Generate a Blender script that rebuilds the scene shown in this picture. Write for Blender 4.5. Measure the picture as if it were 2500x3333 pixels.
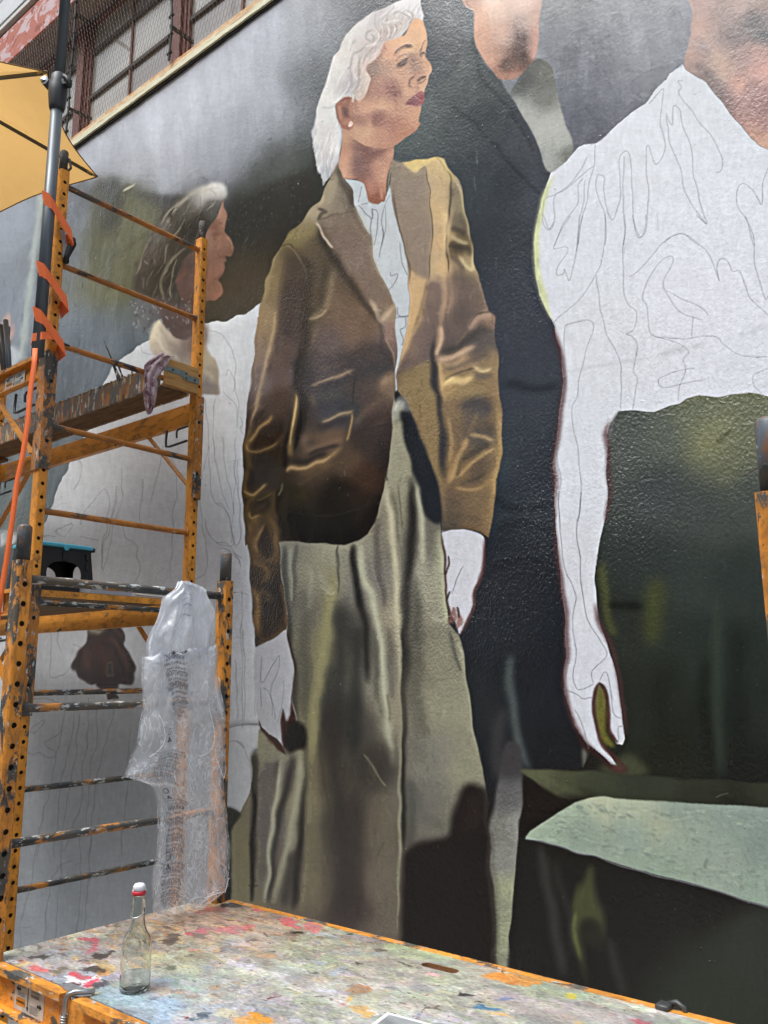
import bpy, bmesh, math, random
import numpy as np
from mathutils import Vector, Matrix
R = math.radians
scene = bpy.context.scene
for o in list(bpy.data.objects): bpy.data.objects.remove(o)
COL = scene.collection

# ------------------------------------------------------------------ camera
# surveyed from the scaffold (2 in. hole pitch); X runs along the wall, Y into it,
# Z up; the lens is at the origin, 1.72 m above the pavement
FPX = 2715.56
CM = np.array([[0.77293260, 0.63446189, -0.00577143], [-0.12538278, 0.14381800, -0.98162903], [-0.62197617, 0.75945671, 0.19071221]])
GZ = -1.72; WY = 2.45
cam = bpy.data.cameras.new('camera'); co = bpy.data.objects.new('camera', cam); COL.objects.link(co)
cam.sensor_fit = 'VERTICAL'; cam.sensor_height = 24.0; cam.lens = 24.0 * FPX / 3333
cam.clip_start = .05; cam.clip_end = 500
co.matrix_world = Matrix([[CM[0][0], -CM[1][0], -CM[2][0], 0], [CM[0][1], -CM[1][1], -CM[2][1], 0], [CM[0][2], -CM[1][2], -CM[2][2], 0], [0, 0, 0, 1]])
scene.camera = co
scene.render.resolution_x, scene.render.resolution_y = 768, 1024

# ------------------------------------------------------------------ light
w = bpy.data.worlds.new('World'); scene.world = w; w.use_nodes = True
nt = w.node_tree; nt.nodes.clear()
sky = nt.nodes.new('ShaderNodeTexSky'); sky.sky_type = 'NISHITA'; sky.sun_disc = False
sky.sun_elevation = R(62); sky.sun_rotation = R(200); sky.air_density = 1.0; sky.dust_density = 4.0; sky.ozone_density = 1.0
hs = nt.nodes.new('ShaderNodeHueSaturation'); hs.inputs['Saturation'].default_value = .50
bg = nt.nodes.new('ShaderNodeBackground'); bg.inputs['Strength'].default_value = .15
ow = nt.nodes.new('ShaderNodeOutputWorld')
nt.links.new(sky.outputs[0], hs.inputs['Color']); tn = nt.nodes.new('ShaderNodeMix'); tn.data_type = 'RGBA'; tn.blend_type = 'MULTIPLY'; tn.inputs[0].default_value = 1; tn.inputs[7].default_value = (.95, 1.0, 1.01, 1); nt.links.new(hs.outputs[0], tn.inputs[6]); nt.links.new(tn.outputs[2], bg.inputs['Color']); nt.links.new(bg.outputs[0], ow.inputs['Surface'])
sl = bpy.data.lights.new('sun', 'SUN'); sl.energy = 1.0; sl.angle = R(25); sl.color = (1, .98, .95)
so = bpy.data.objects.new('sun', sl); COL.objects.link(so)
so.rotation_euler = Vector((math.sin(R(200)) * math.cos(R(62)), math.cos(R(200)) * math.cos(R(62)), math.sin(R(62)))).to_track_quat('Z', 'Y').to_euler()
scene.view_settings.view_transform = 'Standard'; scene.view_settings.look = 'None'
scene.view_settings.gamma = 1; scene.view_settings.use_curve_mapping = False
scene.view_settings.exposure = 1.13
scene.cycles.max_bounces = 8; scene.cycles.transparent_max_bounces = 16

# ------------------------------------------------------------------ helpers
def ray(u, v): return CM.T @ np.array([(u - 1250) / FPX, (v - 1666.5) / FPX, 1.])
def onx(u, v, X): d = ray(u, v); return d * X / d[0]
def ony(u, v, Y): d = ray(u, v); return d * Y / d[1]
def onz(u, v, Z): d = ray(u, v); return d * Z / d[2]
def zz(fr, p): return (fr[0] + p[0] * fr[2], fr[1] + p[1] * fr[2])
def lin(h):
    c = [int(h[i:i + 2], 16) / 255 for i in (0, 2, 4)]
    return tuple(((x + .055) / 1.055) ** 2.4 if x > .04045 else x / 12.92 for x in c) + (1,)

class MB:
    """collects geometry, then links it as one mesh object"""
    def __init__(s): s.v, s.f, s.uv, s.mi = [], [], [], []
    def add(s, vs, fs, mi=0):
        b = len(s.v); s.v += [tuple(map(float, p)) for p in vs]
        s.f += [tuple(i + b for i in f) for f in fs]; s.mi += [mi] * len(fs); return s
    def box(s, a, b, mi=0, bev=0.):
        (x0, y0, z0), (x1, y1, z1) = [min(p, q) for p, q in zip(a, b)], [max(p, q) for p, q in zip(a, b)]
        if bev <= 0:
            vs = [(x, y, z) for x in (x0, x1) for y in (y0, y1) for z in (z0, z1)]
            return s.add(vs, [(0, 1, 3, 2), (4, 6, 7, 5), (0, 4, 5, 1), (2, 3, 7, 6), (0, 2, 6, 4), (1, 5, 7, 3)], mi)
        bm = bmesh.new(); bmesh.ops.create_cube(bm, size=1)
        for v in bm.verts: v.co = Vector(((x0 + x1) / 2 + v.co.x * (x1 - x0), (y0 + y1) / 2 + v.co.y * (y1 - y0), (z0 + z1) / 2 + v.co.z * (z1 - z0)))
        bmesh.ops.bevel(bm, geom=list(bm.edges), offset=bev, segments=1, affect='EDGES')
        return s.bm(bm, mi)
    def bm(s, bm, mi=0):
        bm.verts.index_update(); s.add([v.co for v in bm.verts], [[v.index for v in f.verts] for f in bm.faces], mi); bm.free(); return s
    def quad(s, a, b, c, d, mi=0): return s.add([a, b, c, d], [(0, 1, 2, 3)], mi)
    def obox(s, p, q, w, h, up=(0, 0, 1), mi=0):
        """bar of section w x h from p to q"""
        p, q = Vector(p), Vector(q); d = (q - p).normalized(); u = Vector(up)
        a = d.cross(u)
        if a.length < 1e-4: a = d.cross(Vector((0, 1, 0)))
        a.normalize(); b = a.cross(d).normalized(); a *= w / 2; b *= h / 2
        vs = [c + sa * a + sb * b for c in (p, q) for sa, sb in ((-1, -1), (1, -1), (1, 1), (-1, 1))]
        return s.add(vs, [(0, 1, 2, 3), (7, 6, 5, 4), (0, 4, 5, 1), (1, 5, 6, 2), (2, 6, 7, 3), (3, 7, 4, 0)], mi)
    def tube(s, pts, r, n=10, mi=0, cap=True, jit=0.):
        P = [Vector(p) for p in pts]; m = len(P); rr = r if isinstance(r, (list, tuple)) else [r] * m
        t = (P[1] - P[0]).normalized(); a = t.orthogonal().normalized(); vs = []
        for i, p in enumerate(P):
            t = ((P[min(i + 1, m - 1)] - P[max(i - 1, 0)])).normalized()
            a = (a - t * a.dot(t)).normalized(); b = t.cross(a)
            for k in range(n):
                q = 2 * math.pi * k / n; R_ = rr[i] * (1 + random.uniform(-jit, jit))
                vs.append(p + (a * math.cos(q) + b * math.sin(q)) * R_)
        fs = [(i * n + k, i * n + (k + 1) % n, (i + 1) * n + (k + 1) % n, (i + 1) * n + k) for i in range(m - 1) for k in range(n)]
        if cap: fs += [tuple(range(n))[::-1], tuple((m - 1) * n + k for k in range(n))]
        return s.add(vs, fs, mi)
    def lathe(s, prof, c, n=32, mi=0, cap=False):
        vs = [(c[0] + r * math.cos(2 * math.pi * k / n), c[1] + r * math.sin(2 * math.pi * k / n), c[2] + z) for r, z in prof for k in range(n)]
        fs = [(i * n + k, i * n + (k + 1) % n, (i + 1) * n + (k + 1) % n, (i + 1) * n + k) for i in range(len(prof) - 1) for k in range(n)]
        if cap: fs += [tuple(range(n))[::-1], tuple((len(prof) - 1) * n + k for k in range(n))]
        return s.add(vs, fs, mi)
    def plate(s, outer, holes, origin, ax, ay, az, th, mi=0):
        """flat plate with holes; outlines in 2-D, placed by axes, thickness th"""
        bm = bmesh.new(); o, ax, ay, az = map(Vector, (origin, ax, ay, az)); loops = []
        for lp in [outer] + holes:
            vs = [bm.verts.new(o + ax * p[0] + ay * p[1]) for p in lp]
            loops.append([bm.edges.new((vs[i], vs[(i + 1) % len(vs)])) for i in range(len(vs))])
        bmesh.ops.triangle_fill(bm, use_beauty=True, use_dissolve=False, edges=[e for l in loops for e in l])
        g = bmesh.ops.extrude_face_region(bm, geom=list(bm.faces))
        for e in g['geom']:
            if isinstance(e, bmesh.types.BMVert): e.co += az * th
        bmesh.ops.recalc_face_normals(bm, faces=bm.faces)
        return s.bm(bm, mi)
    def build(s, name, mat, parent=None, smooth=False, loc=None):
        me = bpy.data.meshes.new(name); me.from_pydata(s.v, [], s.f)
        for m_ in (mat if isinstance(mat, (list, tuple)) else [mat]): me.materials.append(m_)
        if any(s.mi): me.polygons.foreach_set('material_index', s.mi)
        if smooth: me.polygons.foreach_set('use_smooth', [True] * len(me.polygons))
        me.update(); o = bpy.data.objects.new(name, me); COL.objects.link(o)
        if loc is not None:
            me.transform(Matrix.Translation(-Vector(loc))); o.location = loc
        if parent is not None: o.parent = parent; o.matrix_parent_inverse = Matrix.Identity(4); 
        return o

def at(parent, o):
    """keep a part built in world coordinates where it is under its thing"""
    p = Vector((0, 0, 0)); q = parent
    while q is not None: p += q.location; q = q.parent
    o.parent = parent; o.data.transform(Matrix.Translation(-p)); return o
def tag(o, label=None, cat=None, group=None, kind=None):
    if label: o['label'] = label
    if cat: o['category'] = cat
    if group: o['group'] = group
    if kind: o['kind'] = kind
    return o
def thing(name, loc, label, cat, group=None):
    o = bpy.data.objects.new(name, None); o.empty_display_size = .1; o.location = loc; COL.objects.link(o)
    return tag(o, label, cat, group)
def part(mb, name, mat, parent, smooth=False): return at(parent, mb.build(name, mat, smooth=smooth))
def solo(mb, name, mat, label, cat, group=None, smooth=False, base=None):
    o = mb.build(name, mat, smooth=smooth)
    c = Vector(base) if base is not None else Vector(np.array([v.co for v in o.data.vertices]).mean(0))
    o.data.transform(Matrix.Translation(-c)); o.location = c
    return tag(o, label, cat, group)
def text_mesh(s, size=1., align='CENTER'):
    cu = bpy.data.curves.new('t', 'FONT'); cu.body = s; cu.size = size; cu.align_x = align; cu.align_y = 'CENTER'; cu.resolution_u = 2; cu.offset = .018 * size
    o = bpy.data.objects.new('t', cu); COL.objects.link(o); dg = bpy.context.evaluated_depsgraph_get(); dg.update()
    me = bpy.data.meshes.new_from_object(o.evaluated_get(dg)); v = [tuple(x.co) for x in me.vertices]; f = [tuple(p.vertices) for p in me.polygons]
    bpy.data.objects.remove(o); bpy.data.curves.remove(cu); bpy.data.meshes.remove(me); return v, f

# ------------------------------------------------------------------ materials
class N:
    def __init__(s, name):
        s.m = bpy.data.materials.new(name); s.m.use_nodes = True; s.t = s.m.node_tree; s.t.nodes.clear()
        s.out = s.t.nodes.new('ShaderNodeOutputMaterial'); s.b = s.t.nodes.new('ShaderNodeBsdfPrincipled')
        s.t.links.new(s.b.outputs[0], s.out.inputs['Surface']); s._c = {}
    def n(s, ty, **k):
        x = s.t.nodes.new(ty)
        for a, b in k.items(): setattr(x, a, b)
        return x
    def l(s, a, b): s.t.links.new(a, b)
    def co(s, sc=(1, 1, 1), off=(0, 0, 0)):
        if 'tc' not in s._c: s._c['tc'] = s.n('ShaderNodeNewGeometry')
        m = s.n('ShaderNodeMapping'); m.inputs['Scale'].default_value = sc; m.inputs['Location'].default_value = off
        s.l(s._c['tc'].outputs['Position'], m.inputs['Vector']); return m.outputs[0]
    def noise(s, scale, sc=(1, 1, 1), det=3, rough=.55, off=(0, 0, 0), dist=0.):
        x = s.n('ShaderNodeTexNoise'); x.inputs['Scale'].default_value = scale; x.inputs['Detail'].default_value = det
        x.inputs['Roughness'].default_value = rough; x.inputs['Distortion'].default_value = dist
        s.l(s.co(sc, off), x.inputs['Vector']); return x.outputs['Fac']
    def ramp(s, fac, *st):
        r = s.n('ShaderNodeValToRGB'); e = r.color_ramp.elements
        while len(e) < len(st): e.new(.5)
        for i, (p, c) in enumerate(st): e[i].position = p; e[i].color = lin(c) if isinstance(c, str) else (c, c, c, 1)
        s.l(fac, r.inputs[0]); return r.outputs[0]
    def mix(s, f, a, b, mode='MIX'):
        x = s.n('ShaderNodeMix', data_type='RGBA', blend_type=mode)
        for i, v in ((0, f), (6, a), (7, b)):
            if isinstance(v, str): x.inputs[i].default_value = lin(v)
            elif isinstance(v, (int, float)): x.inputs[i].default_value = v
            else: s.l(v, x.inputs[i])
        return x.outputs[2]
    def base(s, c):
        if isinstance(c, str): s.b.inputs['Base Color'].default_value = lin(c)
        else: s.l(c, s.b.inputs['Base Color'])
        return s
    def rough(s, r):
        if isinstance(r, (int, float)): s.b.inputs['Roughness'].default_value = r
        else: s.l(r, s.b.inputs['Roughness'])
        return s
    def metal(s, r): s.b.inputs['Metallic'].default_value = r; return s
    def bump(s, h, dist, st=1.):
        b = s.n('ShaderNodeBump'); b.inputs['Distance'].default_value = dist; b.inputs['Strength'].default_value = st
        s.l(h, b.inputs['Height'])
        if 'bn' in s._c: s.l(s._c['bn'], b.inputs['Normal'])
        s._c['bn'] = b.outputs[0]; s.l(b.outputs[0], s.b.inputs['Normal']); return s

def plain(name, c, r=.5, metal=0., var=.0, scale=20):
    k = N(name)
    if var: k.base(k.ramp(k.noise(scale), (.3, c), (.75, shade(c, 1 - var))))
    else: k.base(c)
    return k.rough(r).metal(metal).m
def shade(c, f):
    return ''.join('%02x' % max(0, min(255, int(int(c[i:i + 2], 16) * f))) for i in (0, 2, 4))
def painted_steel(name, col, dirt=.5, sc=(1, 1, 1), dark='2e3032', white=.66, seed=0, rough=.45, stain='9a6224'):
    """enamelled steel smeared with studio paint; dirt 0..1 is how much is covered"""
    k = N(name); o = (seed * 3.1, seed * 1.7, seed * 2.3)
    c = k.ramp(k.noise(9, sc, 4, off=o), (.35, col), (.62, shade(col, .86)), (.8, stain))
    g = k.ramp(k.noise(38, sc, 5, .7, off=o, dist=.6), (.50 - .08 * dirt, 0.), (.70 - .06 * dirt, .85))
    c = k.mix(g, c, '8a5a2e')
    th = .70 - .26 * dirt
    m = k.ramp(k.noise(17, sc, 6, .68, off=(o[0] + 5, o[1], o[2]), dist=.4), (th, 0.), (th + .035, 1.))
    dc = k.ramp(k.noise(26, sc, 3, off=(o[0], o[1] + 7, o[2])), (.32, dark), (.5, '4a4a48'), (.6, '5d5244'), (.72, '2f4248'))
    c = k.mix(m, c, dc)
    m2 = k.ramp(k.noise(60, sc, 4, .7, off=(o[0], o[1], o[2] + 9)), (white, 0.), (white + .03, 1.))
    c = k.mix(m2, c, k.ramp(k.noise(30, (1, 1, 1), 1), (.4, 'c9c6bd'), (.6, 'a9b0b4')))
    m3 = k.ramp(k.noise(170, (1, 1, 1), 2, off=o), (.70, 0.), (.72, 1.))
    c = k.mix(m3, c, '211f1e')
    k.base(c).rough(k.ramp(m, (0., rough), (1., rough + .25)))
    k.bump(m, .0006).bump(k.noise(90, sc, 3), .0006, .6)
    return k.m

ORANGE = 'fba63a'
M = {}
M['post_near'] = painted_steel('scaffold enamel, thickly smeared', 'ea9834', .74, (1, 1, .5), seed=1, white=.62)
M['post'] = painted_steel('scaffold enamel, worn', ORANGE, .30, (1, 1, .6), seed=2, white=.69)
M['sleeve'] = painted_steel('scaffold enamel, sleeve', 'c98238', .74, (1, 1, .5), seed=3, white=.6)
M['rung_near'] = painted_steel('rung enamel, black with paint', 'd08a3a', 1.04, (1, .35, 1), seed=4, white=.565, dark='26292b')
M['rung'] = painted_steel('rung enamel, rusty', 'c47c34', .70, (1, .3, 1), seed=5, white=.66, dark='35302c', stain='5f3518')
M['rail'] = painted_steel('side rail enamel', 'f7a63e', .28, (.4, 1, 1), seed=6, white=.72, stain='9a5e22')
M['rail_near'] = painted_steel('side rail enamel, smeared', 'f2a03a', .58, (.5, 1, 1), seed=9, dark='77736a', white=.60, stain='9a6a34')
M['pin'] = painted_steel('coupling pin', '56606a', .8, (1, 1, .6), seed=7, dark='2c3236', white=.64, stain='464a4a')
M['brace'] = painted_steel('brace enamel', 'e29433', .1, seed=8, white=.74)
k = N('hole shade colour'); k.base('14110d').rough(.9); M['dark'] = k.m  # near-black colour stands in for shade inside the holes
M['steel'] = plain('bare steel', 'c0c3c3', .32, .9, .2, 60)
M['grey_steel'] = plain('dull grey steel', '5c5f60', .5, .6, .3, 60)
# ------------------------------------------------------------------ painter
# Flat colour only: the mural is painted on a numpy canvas in the frame in
# which it was surveyed and then laid out in metres on the flat wall.
S, OFF = 0.5, 300
CW, CH = int((2500 + 2 * OFF) * S), int((3333 + 2 * OFF) * S)
rng = np.random.default_rng(7)

def rgb(h):
    if not isinstance(h, str): return np.array(h, np.float32)
    return np.array([int(h[i:i + 2], 16) / 255 for i in (0, 2, 4)], np.float32)

def lift(L, mul, add): return [(x, y, np.clip(rgb(c) * mul + np.array(add, np.float32), 0, 1)) for x, y, c in L]

def T(fr, pts):
    ox, oy, k = fr
    return [(ox + p[0] * k, oy + p[1] * k) + tuple(p[2:]) for p in pts]

FH = (900, 0, .4822); FJ = (700, 500, .6028); FD = (700, 1500, .6028); FE = (700, 2200, .6028)
FR = (1500, 700, .6028); FA = (1500, 1600, .6028); FK = (1700, 0, .4822); FB = (1700, 2533, .4822)
Z1 = (0, 0, .4822); Z2 = (0, 700, .4822); Z3 = (0, 1400, .4822); Z4 = (0, 2000, .4822); Z5 = (0, 2533, .4822)
F2 = (350, 600, .27125)

def spline(pts, closed, n=6):
    P = np.array([p[:2] for p in pts], float)
    W = np.array([p[2] if len(p) > 2 else 0 for p in pts], float)
    P = np.column_stack([P, W]); m = len(P)
    if m < 3: 
        t = np.linspace(0, 1, n + 1)[:, None]
        return P[0] * (1 - t) + P[-1] * t
    idx = (lambda i: i % m) if closed else (lambda i: min(max(i, 0), m - 1))
    out = []
    for i in range(m if closed else m - 1):
        a, b, c, d = (P[idx(i + k)] for k in (-1, 0, 1, 2))
        for t in np.arange(n) / n:
            out.append(.5 * (2 * b + (c - a) * t + (2 * a - 5 * b + 4 * c - d) * t * t + (3 * b - a - 3 * c + d) * t ** 3))
    if not closed: out.append(P[-1])
    return np.array(out)

def box1(a, r, ax):
    if r < 1: return a
    a = np.moveaxis(a, ax, 0)
    p = np.concatenate([np.repeat(a[:1], r + 1, 0), a, np.repeat(a[-1:], r, 0)], 0)
    c = np.cumsum(p, 0, dtype=np.float32)
    return np.moveaxis((c[2 * r + 1:] - c[:-2 * r - 1]) / (2 * r + 1), 0, ax)

def blur(a, s):
    if s < .35: return a
    if s < 1.2:
        k = np.exp(-.5 * (np.arange(-3, 4) / s) ** 2); k /= k.sum()
        for ax in (0, 1):
            p = np.pad(a, [(3, 3) if i == ax else (0, 0) for i in range(2)], mode='edge')
            a = sum(k[i] * (p[i:i + a.shape[0]] if ax == 0 else p[:, i:i + a.shape[1]]) for i in range(7))
        return a
    r = s * 1.0
    for q in range(3):
        rr = int(round(r)) if q != 1 else int(round(r * .8 + .3))
        a = box1(box1(a, rr, 0), rr, 1)
    return a

class Canvas:
    def __init__(self, w, h, s, off, base='808080'):
        self.w, self.h, self.s, self.off = w, h, s, off
        self.c = np.empty((h, w, 3), np.float32); self.c[:] = rgb(base)
    def px(self, P): return (np.asarray(P, float)[:, :2] + self.off) * self.s
    def mask(self, P, soft=0.):
        """coverage of polygon P (already dense), returns (slice, mask)"""
        P = self.px(P); soft = soft * self.s; g = int(3 * soft + 3)
        x0 = max(int(P[:, 0].min()) - g, 0); x1 = min(int(P[:, 0].max()) + g + 2, self.w)
        y0 = max(int(P[:, 1].min()) - g, 0); y1 = min(int(P[:, 1].max()) + g + 2, self.h)
        if x1 - x0 < 2 or y1 - y0 < 2: return None, None
        W, H = x1 - x0, y1 - y0
        acc = np.zeros((H, W + 2), np.float32)
        X, Y = P[:, 0] - x0, P[:, 1] - y0
        X2, Y2 = np.roll(X, -1), np.roll(Y, -1)
        for sub in (.25, .75):
            for a, b, c, d in zip(X, Y, X2, Y2):
                if b == d: continue
                lo, hi, sg = (b, d, 1) if b < d else (d, b, -1)
                r0 = max(int(math.ceil(lo - sub)), 0); r1 = min(int(math.ceil(hi - sub)), H)
                if r1 <= r0: continue
                rows = np.arange(r0, r1)
                xs = np.clip(a + (rows + sub - b) * (c - a) / (d - b), 0, W)
                fi = xs.astype(int); fr = xs - fi
                acc[rows, fi] += sg * .5 * (1 - fr); acc[rows, fi + 1] += sg * .5 * fr
        m = np.clip(np.abs(np.cumsum(acc, 1)[:, :W]), 0, 1)
        return (slice(y0, y1), slice(x0, x1)), blur(m, max(soft, .45))
    def full(self, pts, soft=0., curve=True):
        m = np.zeros((self.h, self.w), np.float32)
        sl, k = self.mask(spline(pts, True) if curve else np.array(pts, float), soft)
        m[sl] = k; return m
    def put(self, sl, m, col, a, clip):
        if sl is None: return
        m = m * a
        if clip is not None: m = m * clip[sl]
        self.c[sl] += (rgb(col) - self.c[sl]) * m[..., None]
    def fill(self, pts, col, soft=0., a=1., clip=None, curve=True):
        self.put(*self.mask(spline(pts, True) if curve else np.array(pts, float), soft), col, a, clip)
    def stroke(self, pts, w, col, a=1., soft=None, clip=None, taper=True):
        Q = spline(pts, False, 8)
        P = Q[:, :2]; ww = np.where(Q[:, 2] > 0, Q[:, 2], w) / 2
        if taper:
            t = np.linspace(0, 1, len(P)); ww = ww * np.clip(np.minimum(t, 1 - t) * 5 + .25, 0, 1)
        d = np.gradient(P, axis=0); n = np.column_stack([-d[:, 1], d[:, 0]])
        n /= np.linalg.norm(n, axis=1)[:, None] + 1e-6
        poly = np.concatenate([P + n * ww[:, None], (P - n * ww[:, None])[::-1]])
        self.put(*self.mask(poly, w * .25 if soft is None else soft), col, a, clip)
    def field(self, samples, e=60., pw=2.2):
        k = 10; gh, gw = self.h // k + 2, self.w // k + 2
        Y, X = np.mgrid[0:gh, 0:gw].astype(np.float32) * k / self.s - self.off
        num = np.zeros((gh, gw, 3), np.float32); den = np.zeros((gh, gw), np.float32)
        for x, y, c in samples:
            wgt = 1 / ((X - x) ** 2 + (Y - y) ** 2 + e * e) ** pw
            num += wgt[..., None] * rgb(c); den += wgt
        g = num / den[..., None]
        yy = np.arange(self.h) / k; xx = np.arange(self.w) / k
        y0 = yy.astype(int); x0 = xx.astype(int); fy = (yy - y0)[:, None, None]; fx = (xx - x0)[None, :, None]
        r = g[y0] * (1 - fy) + g[y0 + 1] * fy
        return (r[:, x0] * (1 - fx) + r[:, x0 + 1] * fx).astype(np.float32)
    def region(self, m, samples, e=60., a=1.):
        self.c += (self.field(samples, e) - self.c) * (m * a)[..., None]

def noise2(h, w, sy, sx, seed=0):
    r = np.random.default_rng(seed)
    a = r.standard_normal((h, w)).astype(np.float32)
    for _ in range(2): a = box1(box1(a, int(sy), 0), int(sx), 1)
    return a / (a.std() + 1e-9)
HA = (1020, 0, .25316); HB = (1000, 400, .24111); JL = (780, 1000, .35254); JR = (1250, 500, .5698)
def woman(cv):
    F, K = cv.fill, cv.stroke
    # ---------------- long pale dress
    dr_p = T(FD, [(345, 430), (345, 560), (360, 680), (383, 820), (388, 960), (412, 1050), (424, 1150), (420, 1300), (430, 1400), (415, 1440), (400, 1400), (375, 1560)]) + \
        T(FE, [(300, 350), (235, 288), (232, 420), (205, 430), (205, 560), (180, 640), (130, 740), (95, 830), (85, 1000), (80, 1250), (90, 1900), (1640, 1900), (1530, 1659), (1510, 1400), (1485, 1100), (1475, 850), (1455, 600), (1420, 400), (1380, 200), (1352, 0)]) + \
        T(FD, [(1340, 1060), (1312, 930), (1262, 880), (1240, 700), (1225, 480), (1215, 350), (1200, 200), (1100, -100), (1010, -300), (965, -365), (950, -200), (900, 100), (800, 390)])
    dr = cv.full(dr_p, 1.5, curve=False)
    cv.region(dr, lift([(950, 1790, '76786a'), (1050, 1850, '85866f'), (1100, 1800, '8b8c78'), (1000, 2000, '67685b'), (1180, 1900, '6f7068'), (950, 2200, '5e5f52'), (1060, 2100, '75745a'), (1150, 2050, '4b4c46'), (1130, 2350, '3a3b37'), (1010, 2400, '737156'), (1230, 2200, '77776a'), (1200, 2500, '35352f'),
                   (1280, 1550, '888972'), (1290, 1700, '7d7b66'), (1280, 2000, '8d8973'), (1290, 2300, '85826d'), (1390, 1900, '8f917c'), (1400, 2150, '83856e'), (1450, 2300, '83856f'), (1350, 2150, '55544a'), (1340, 1750, '5b5951'), (1500, 2500, '81836c'), (1420, 2480, '75766a'), (1380, 2600, '66675f'), (1500, 2650, '6d6f60'),
                   (1020, 2560, '6f6a52'), (1020, 2900, '686250'), (1110, 2700, '3e3a36'), (1130, 2950, '37322f'), (1220, 2700, '5b5648'), (1260, 2900, '665f52'), (1270, 3050, '655f53'), (1180, 3100, '5b5649'), (870, 2400, '7b7a66'), (900, 2500, '6b675f'), (780, 2750, '85805f'), (790, 2880, '898567'), (880, 2700, '6b6862'), (930, 2850, '5d5a53'), (960, 2600, '7e7c66'), (1000, 2750, '5c584b'), (1560, 2700, '3a3836')], 1.07, (.018, .002, .006)), 45)
    def folds(fr, L):
        for pts, w, c, a in L: K(T(fr, pts), w * fr[2] * (1.12 if int(c[:2], 16) < 80 else 1), c, min(1, a * (1.18 if int(c[:2], 16) < 80 else 1)), w * fr[2] * .3, clip=dr)
    folds(FD, [
        ([(370, 460), (370, 650), (400, 860), (405, 1000)], 26, '3f3f3a', .7), ([(430, 450), (425, 600), (425, 800)], 20, '4c4c47', .6), ([(405, 460), (400, 600), (415, 760)], 14, '7f8278', .7), ([(460, 470), (520, 620), (500, 800)], 36, '8b8c79', .5), ([(560, 470), (550, 560), (560, 660)], 24, '979883', .5),
        ([(640, 560), (610, 760), (590, 960), (560, 1180), (530, 1340), (520, 1640)], 72, '8b875f', .75), ([(660, 450), (655, 560), (665, 660)], 10, '5b5c55', .7), ([(690, 480), (700, 600)], 40, '7f8274', .6), ([(500, 800), (480, 1000), (490, 1200), (480, 1500)], 40, '585748', .6), ([(560, 600), (600, 680), (640, 700)], 26, 'a3a38c', .5),
        ([(740, 450), (755, 600), (790, 780), (810, 1000), (820, 1200)], 34, '2a2927', .85), ([(690, 760), (680, 1000), (660, 1300), (640, 1600)], 90, '393a37', .8), ([(760, 900), (760, 1200), (740, 1600)], 60, '2f302e', .7), ([(620, 1100), (600, 1300), (580, 1600)], 50, '3c3d39', .7),
        ([(775, 440), (795, 600), (840, 720), (870, 840), (890, 1000), (905, 1200), (925, 1400), (960, 1640)], 44, '9f9f88', .8), ([(830, 420), (840, 520)], 30, '8d8e7d', .7), ([(880, 300), (870, 480), (890, 640), (920, 800)], 32, '55504c', .8), ([(905, 250), (905, 420), (930, 620), (960, 760)], 18, '7f7970', .7), ([(850, 900), (860, 1100), (870, 1300)], 30, '5a5b50', .7),
        ([(925, 120), (945, 300), (960, 450), (975, 620), (985, 820), (990, 1000), (1000, 1300), (995, 1640)], 34, 'b0aa8f', .8), ([(935, 110), (920, 60)], 14, '3c3a35', .6), ([(960, 150), (980, 300), (990, 450)], 20, '5d5a4c', .6), ([(940, 900), (945, 1100), (960, 1300)], 24, '6c675a', .7),
        ([(1010, 0), (1020, 200), (1010, 400), (1000, 560)], 50, '96957c', .5), ([(1060, 80), (1070, 250), (1060, 420), (1040, 640), (1030, 820), (1020, 1100), (1015, 1640)], 46, '33312e', .85), ([(1085, 110), (1105, 250), (1115, 380), (1120, 560), (1100, 720)], 36, 'a2a28c', .8), ([(1140, 300), (1160, 480), (1165, 600)], 26, '77796a', .5),
        ([(1200, 380), (1215, 560), (1230, 760), (1245, 900)], 40, 'a9ab8c', .7), ([(1080, 700), (1090, 900), (1080, 1200), (1140, 1500)], 60, '5d5c50', .7), ([(1260, 900), (1280, 1040), (1320, 1140)], 20, '6a6b60', .6), ([(1300, 950), (1330, 1080), (1350, 1200)], 18, 'a3a48a', .5), ([(1060, 1200), (1080, 1400), (1100, 1640)], 70, '605e55', .6)])
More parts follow.
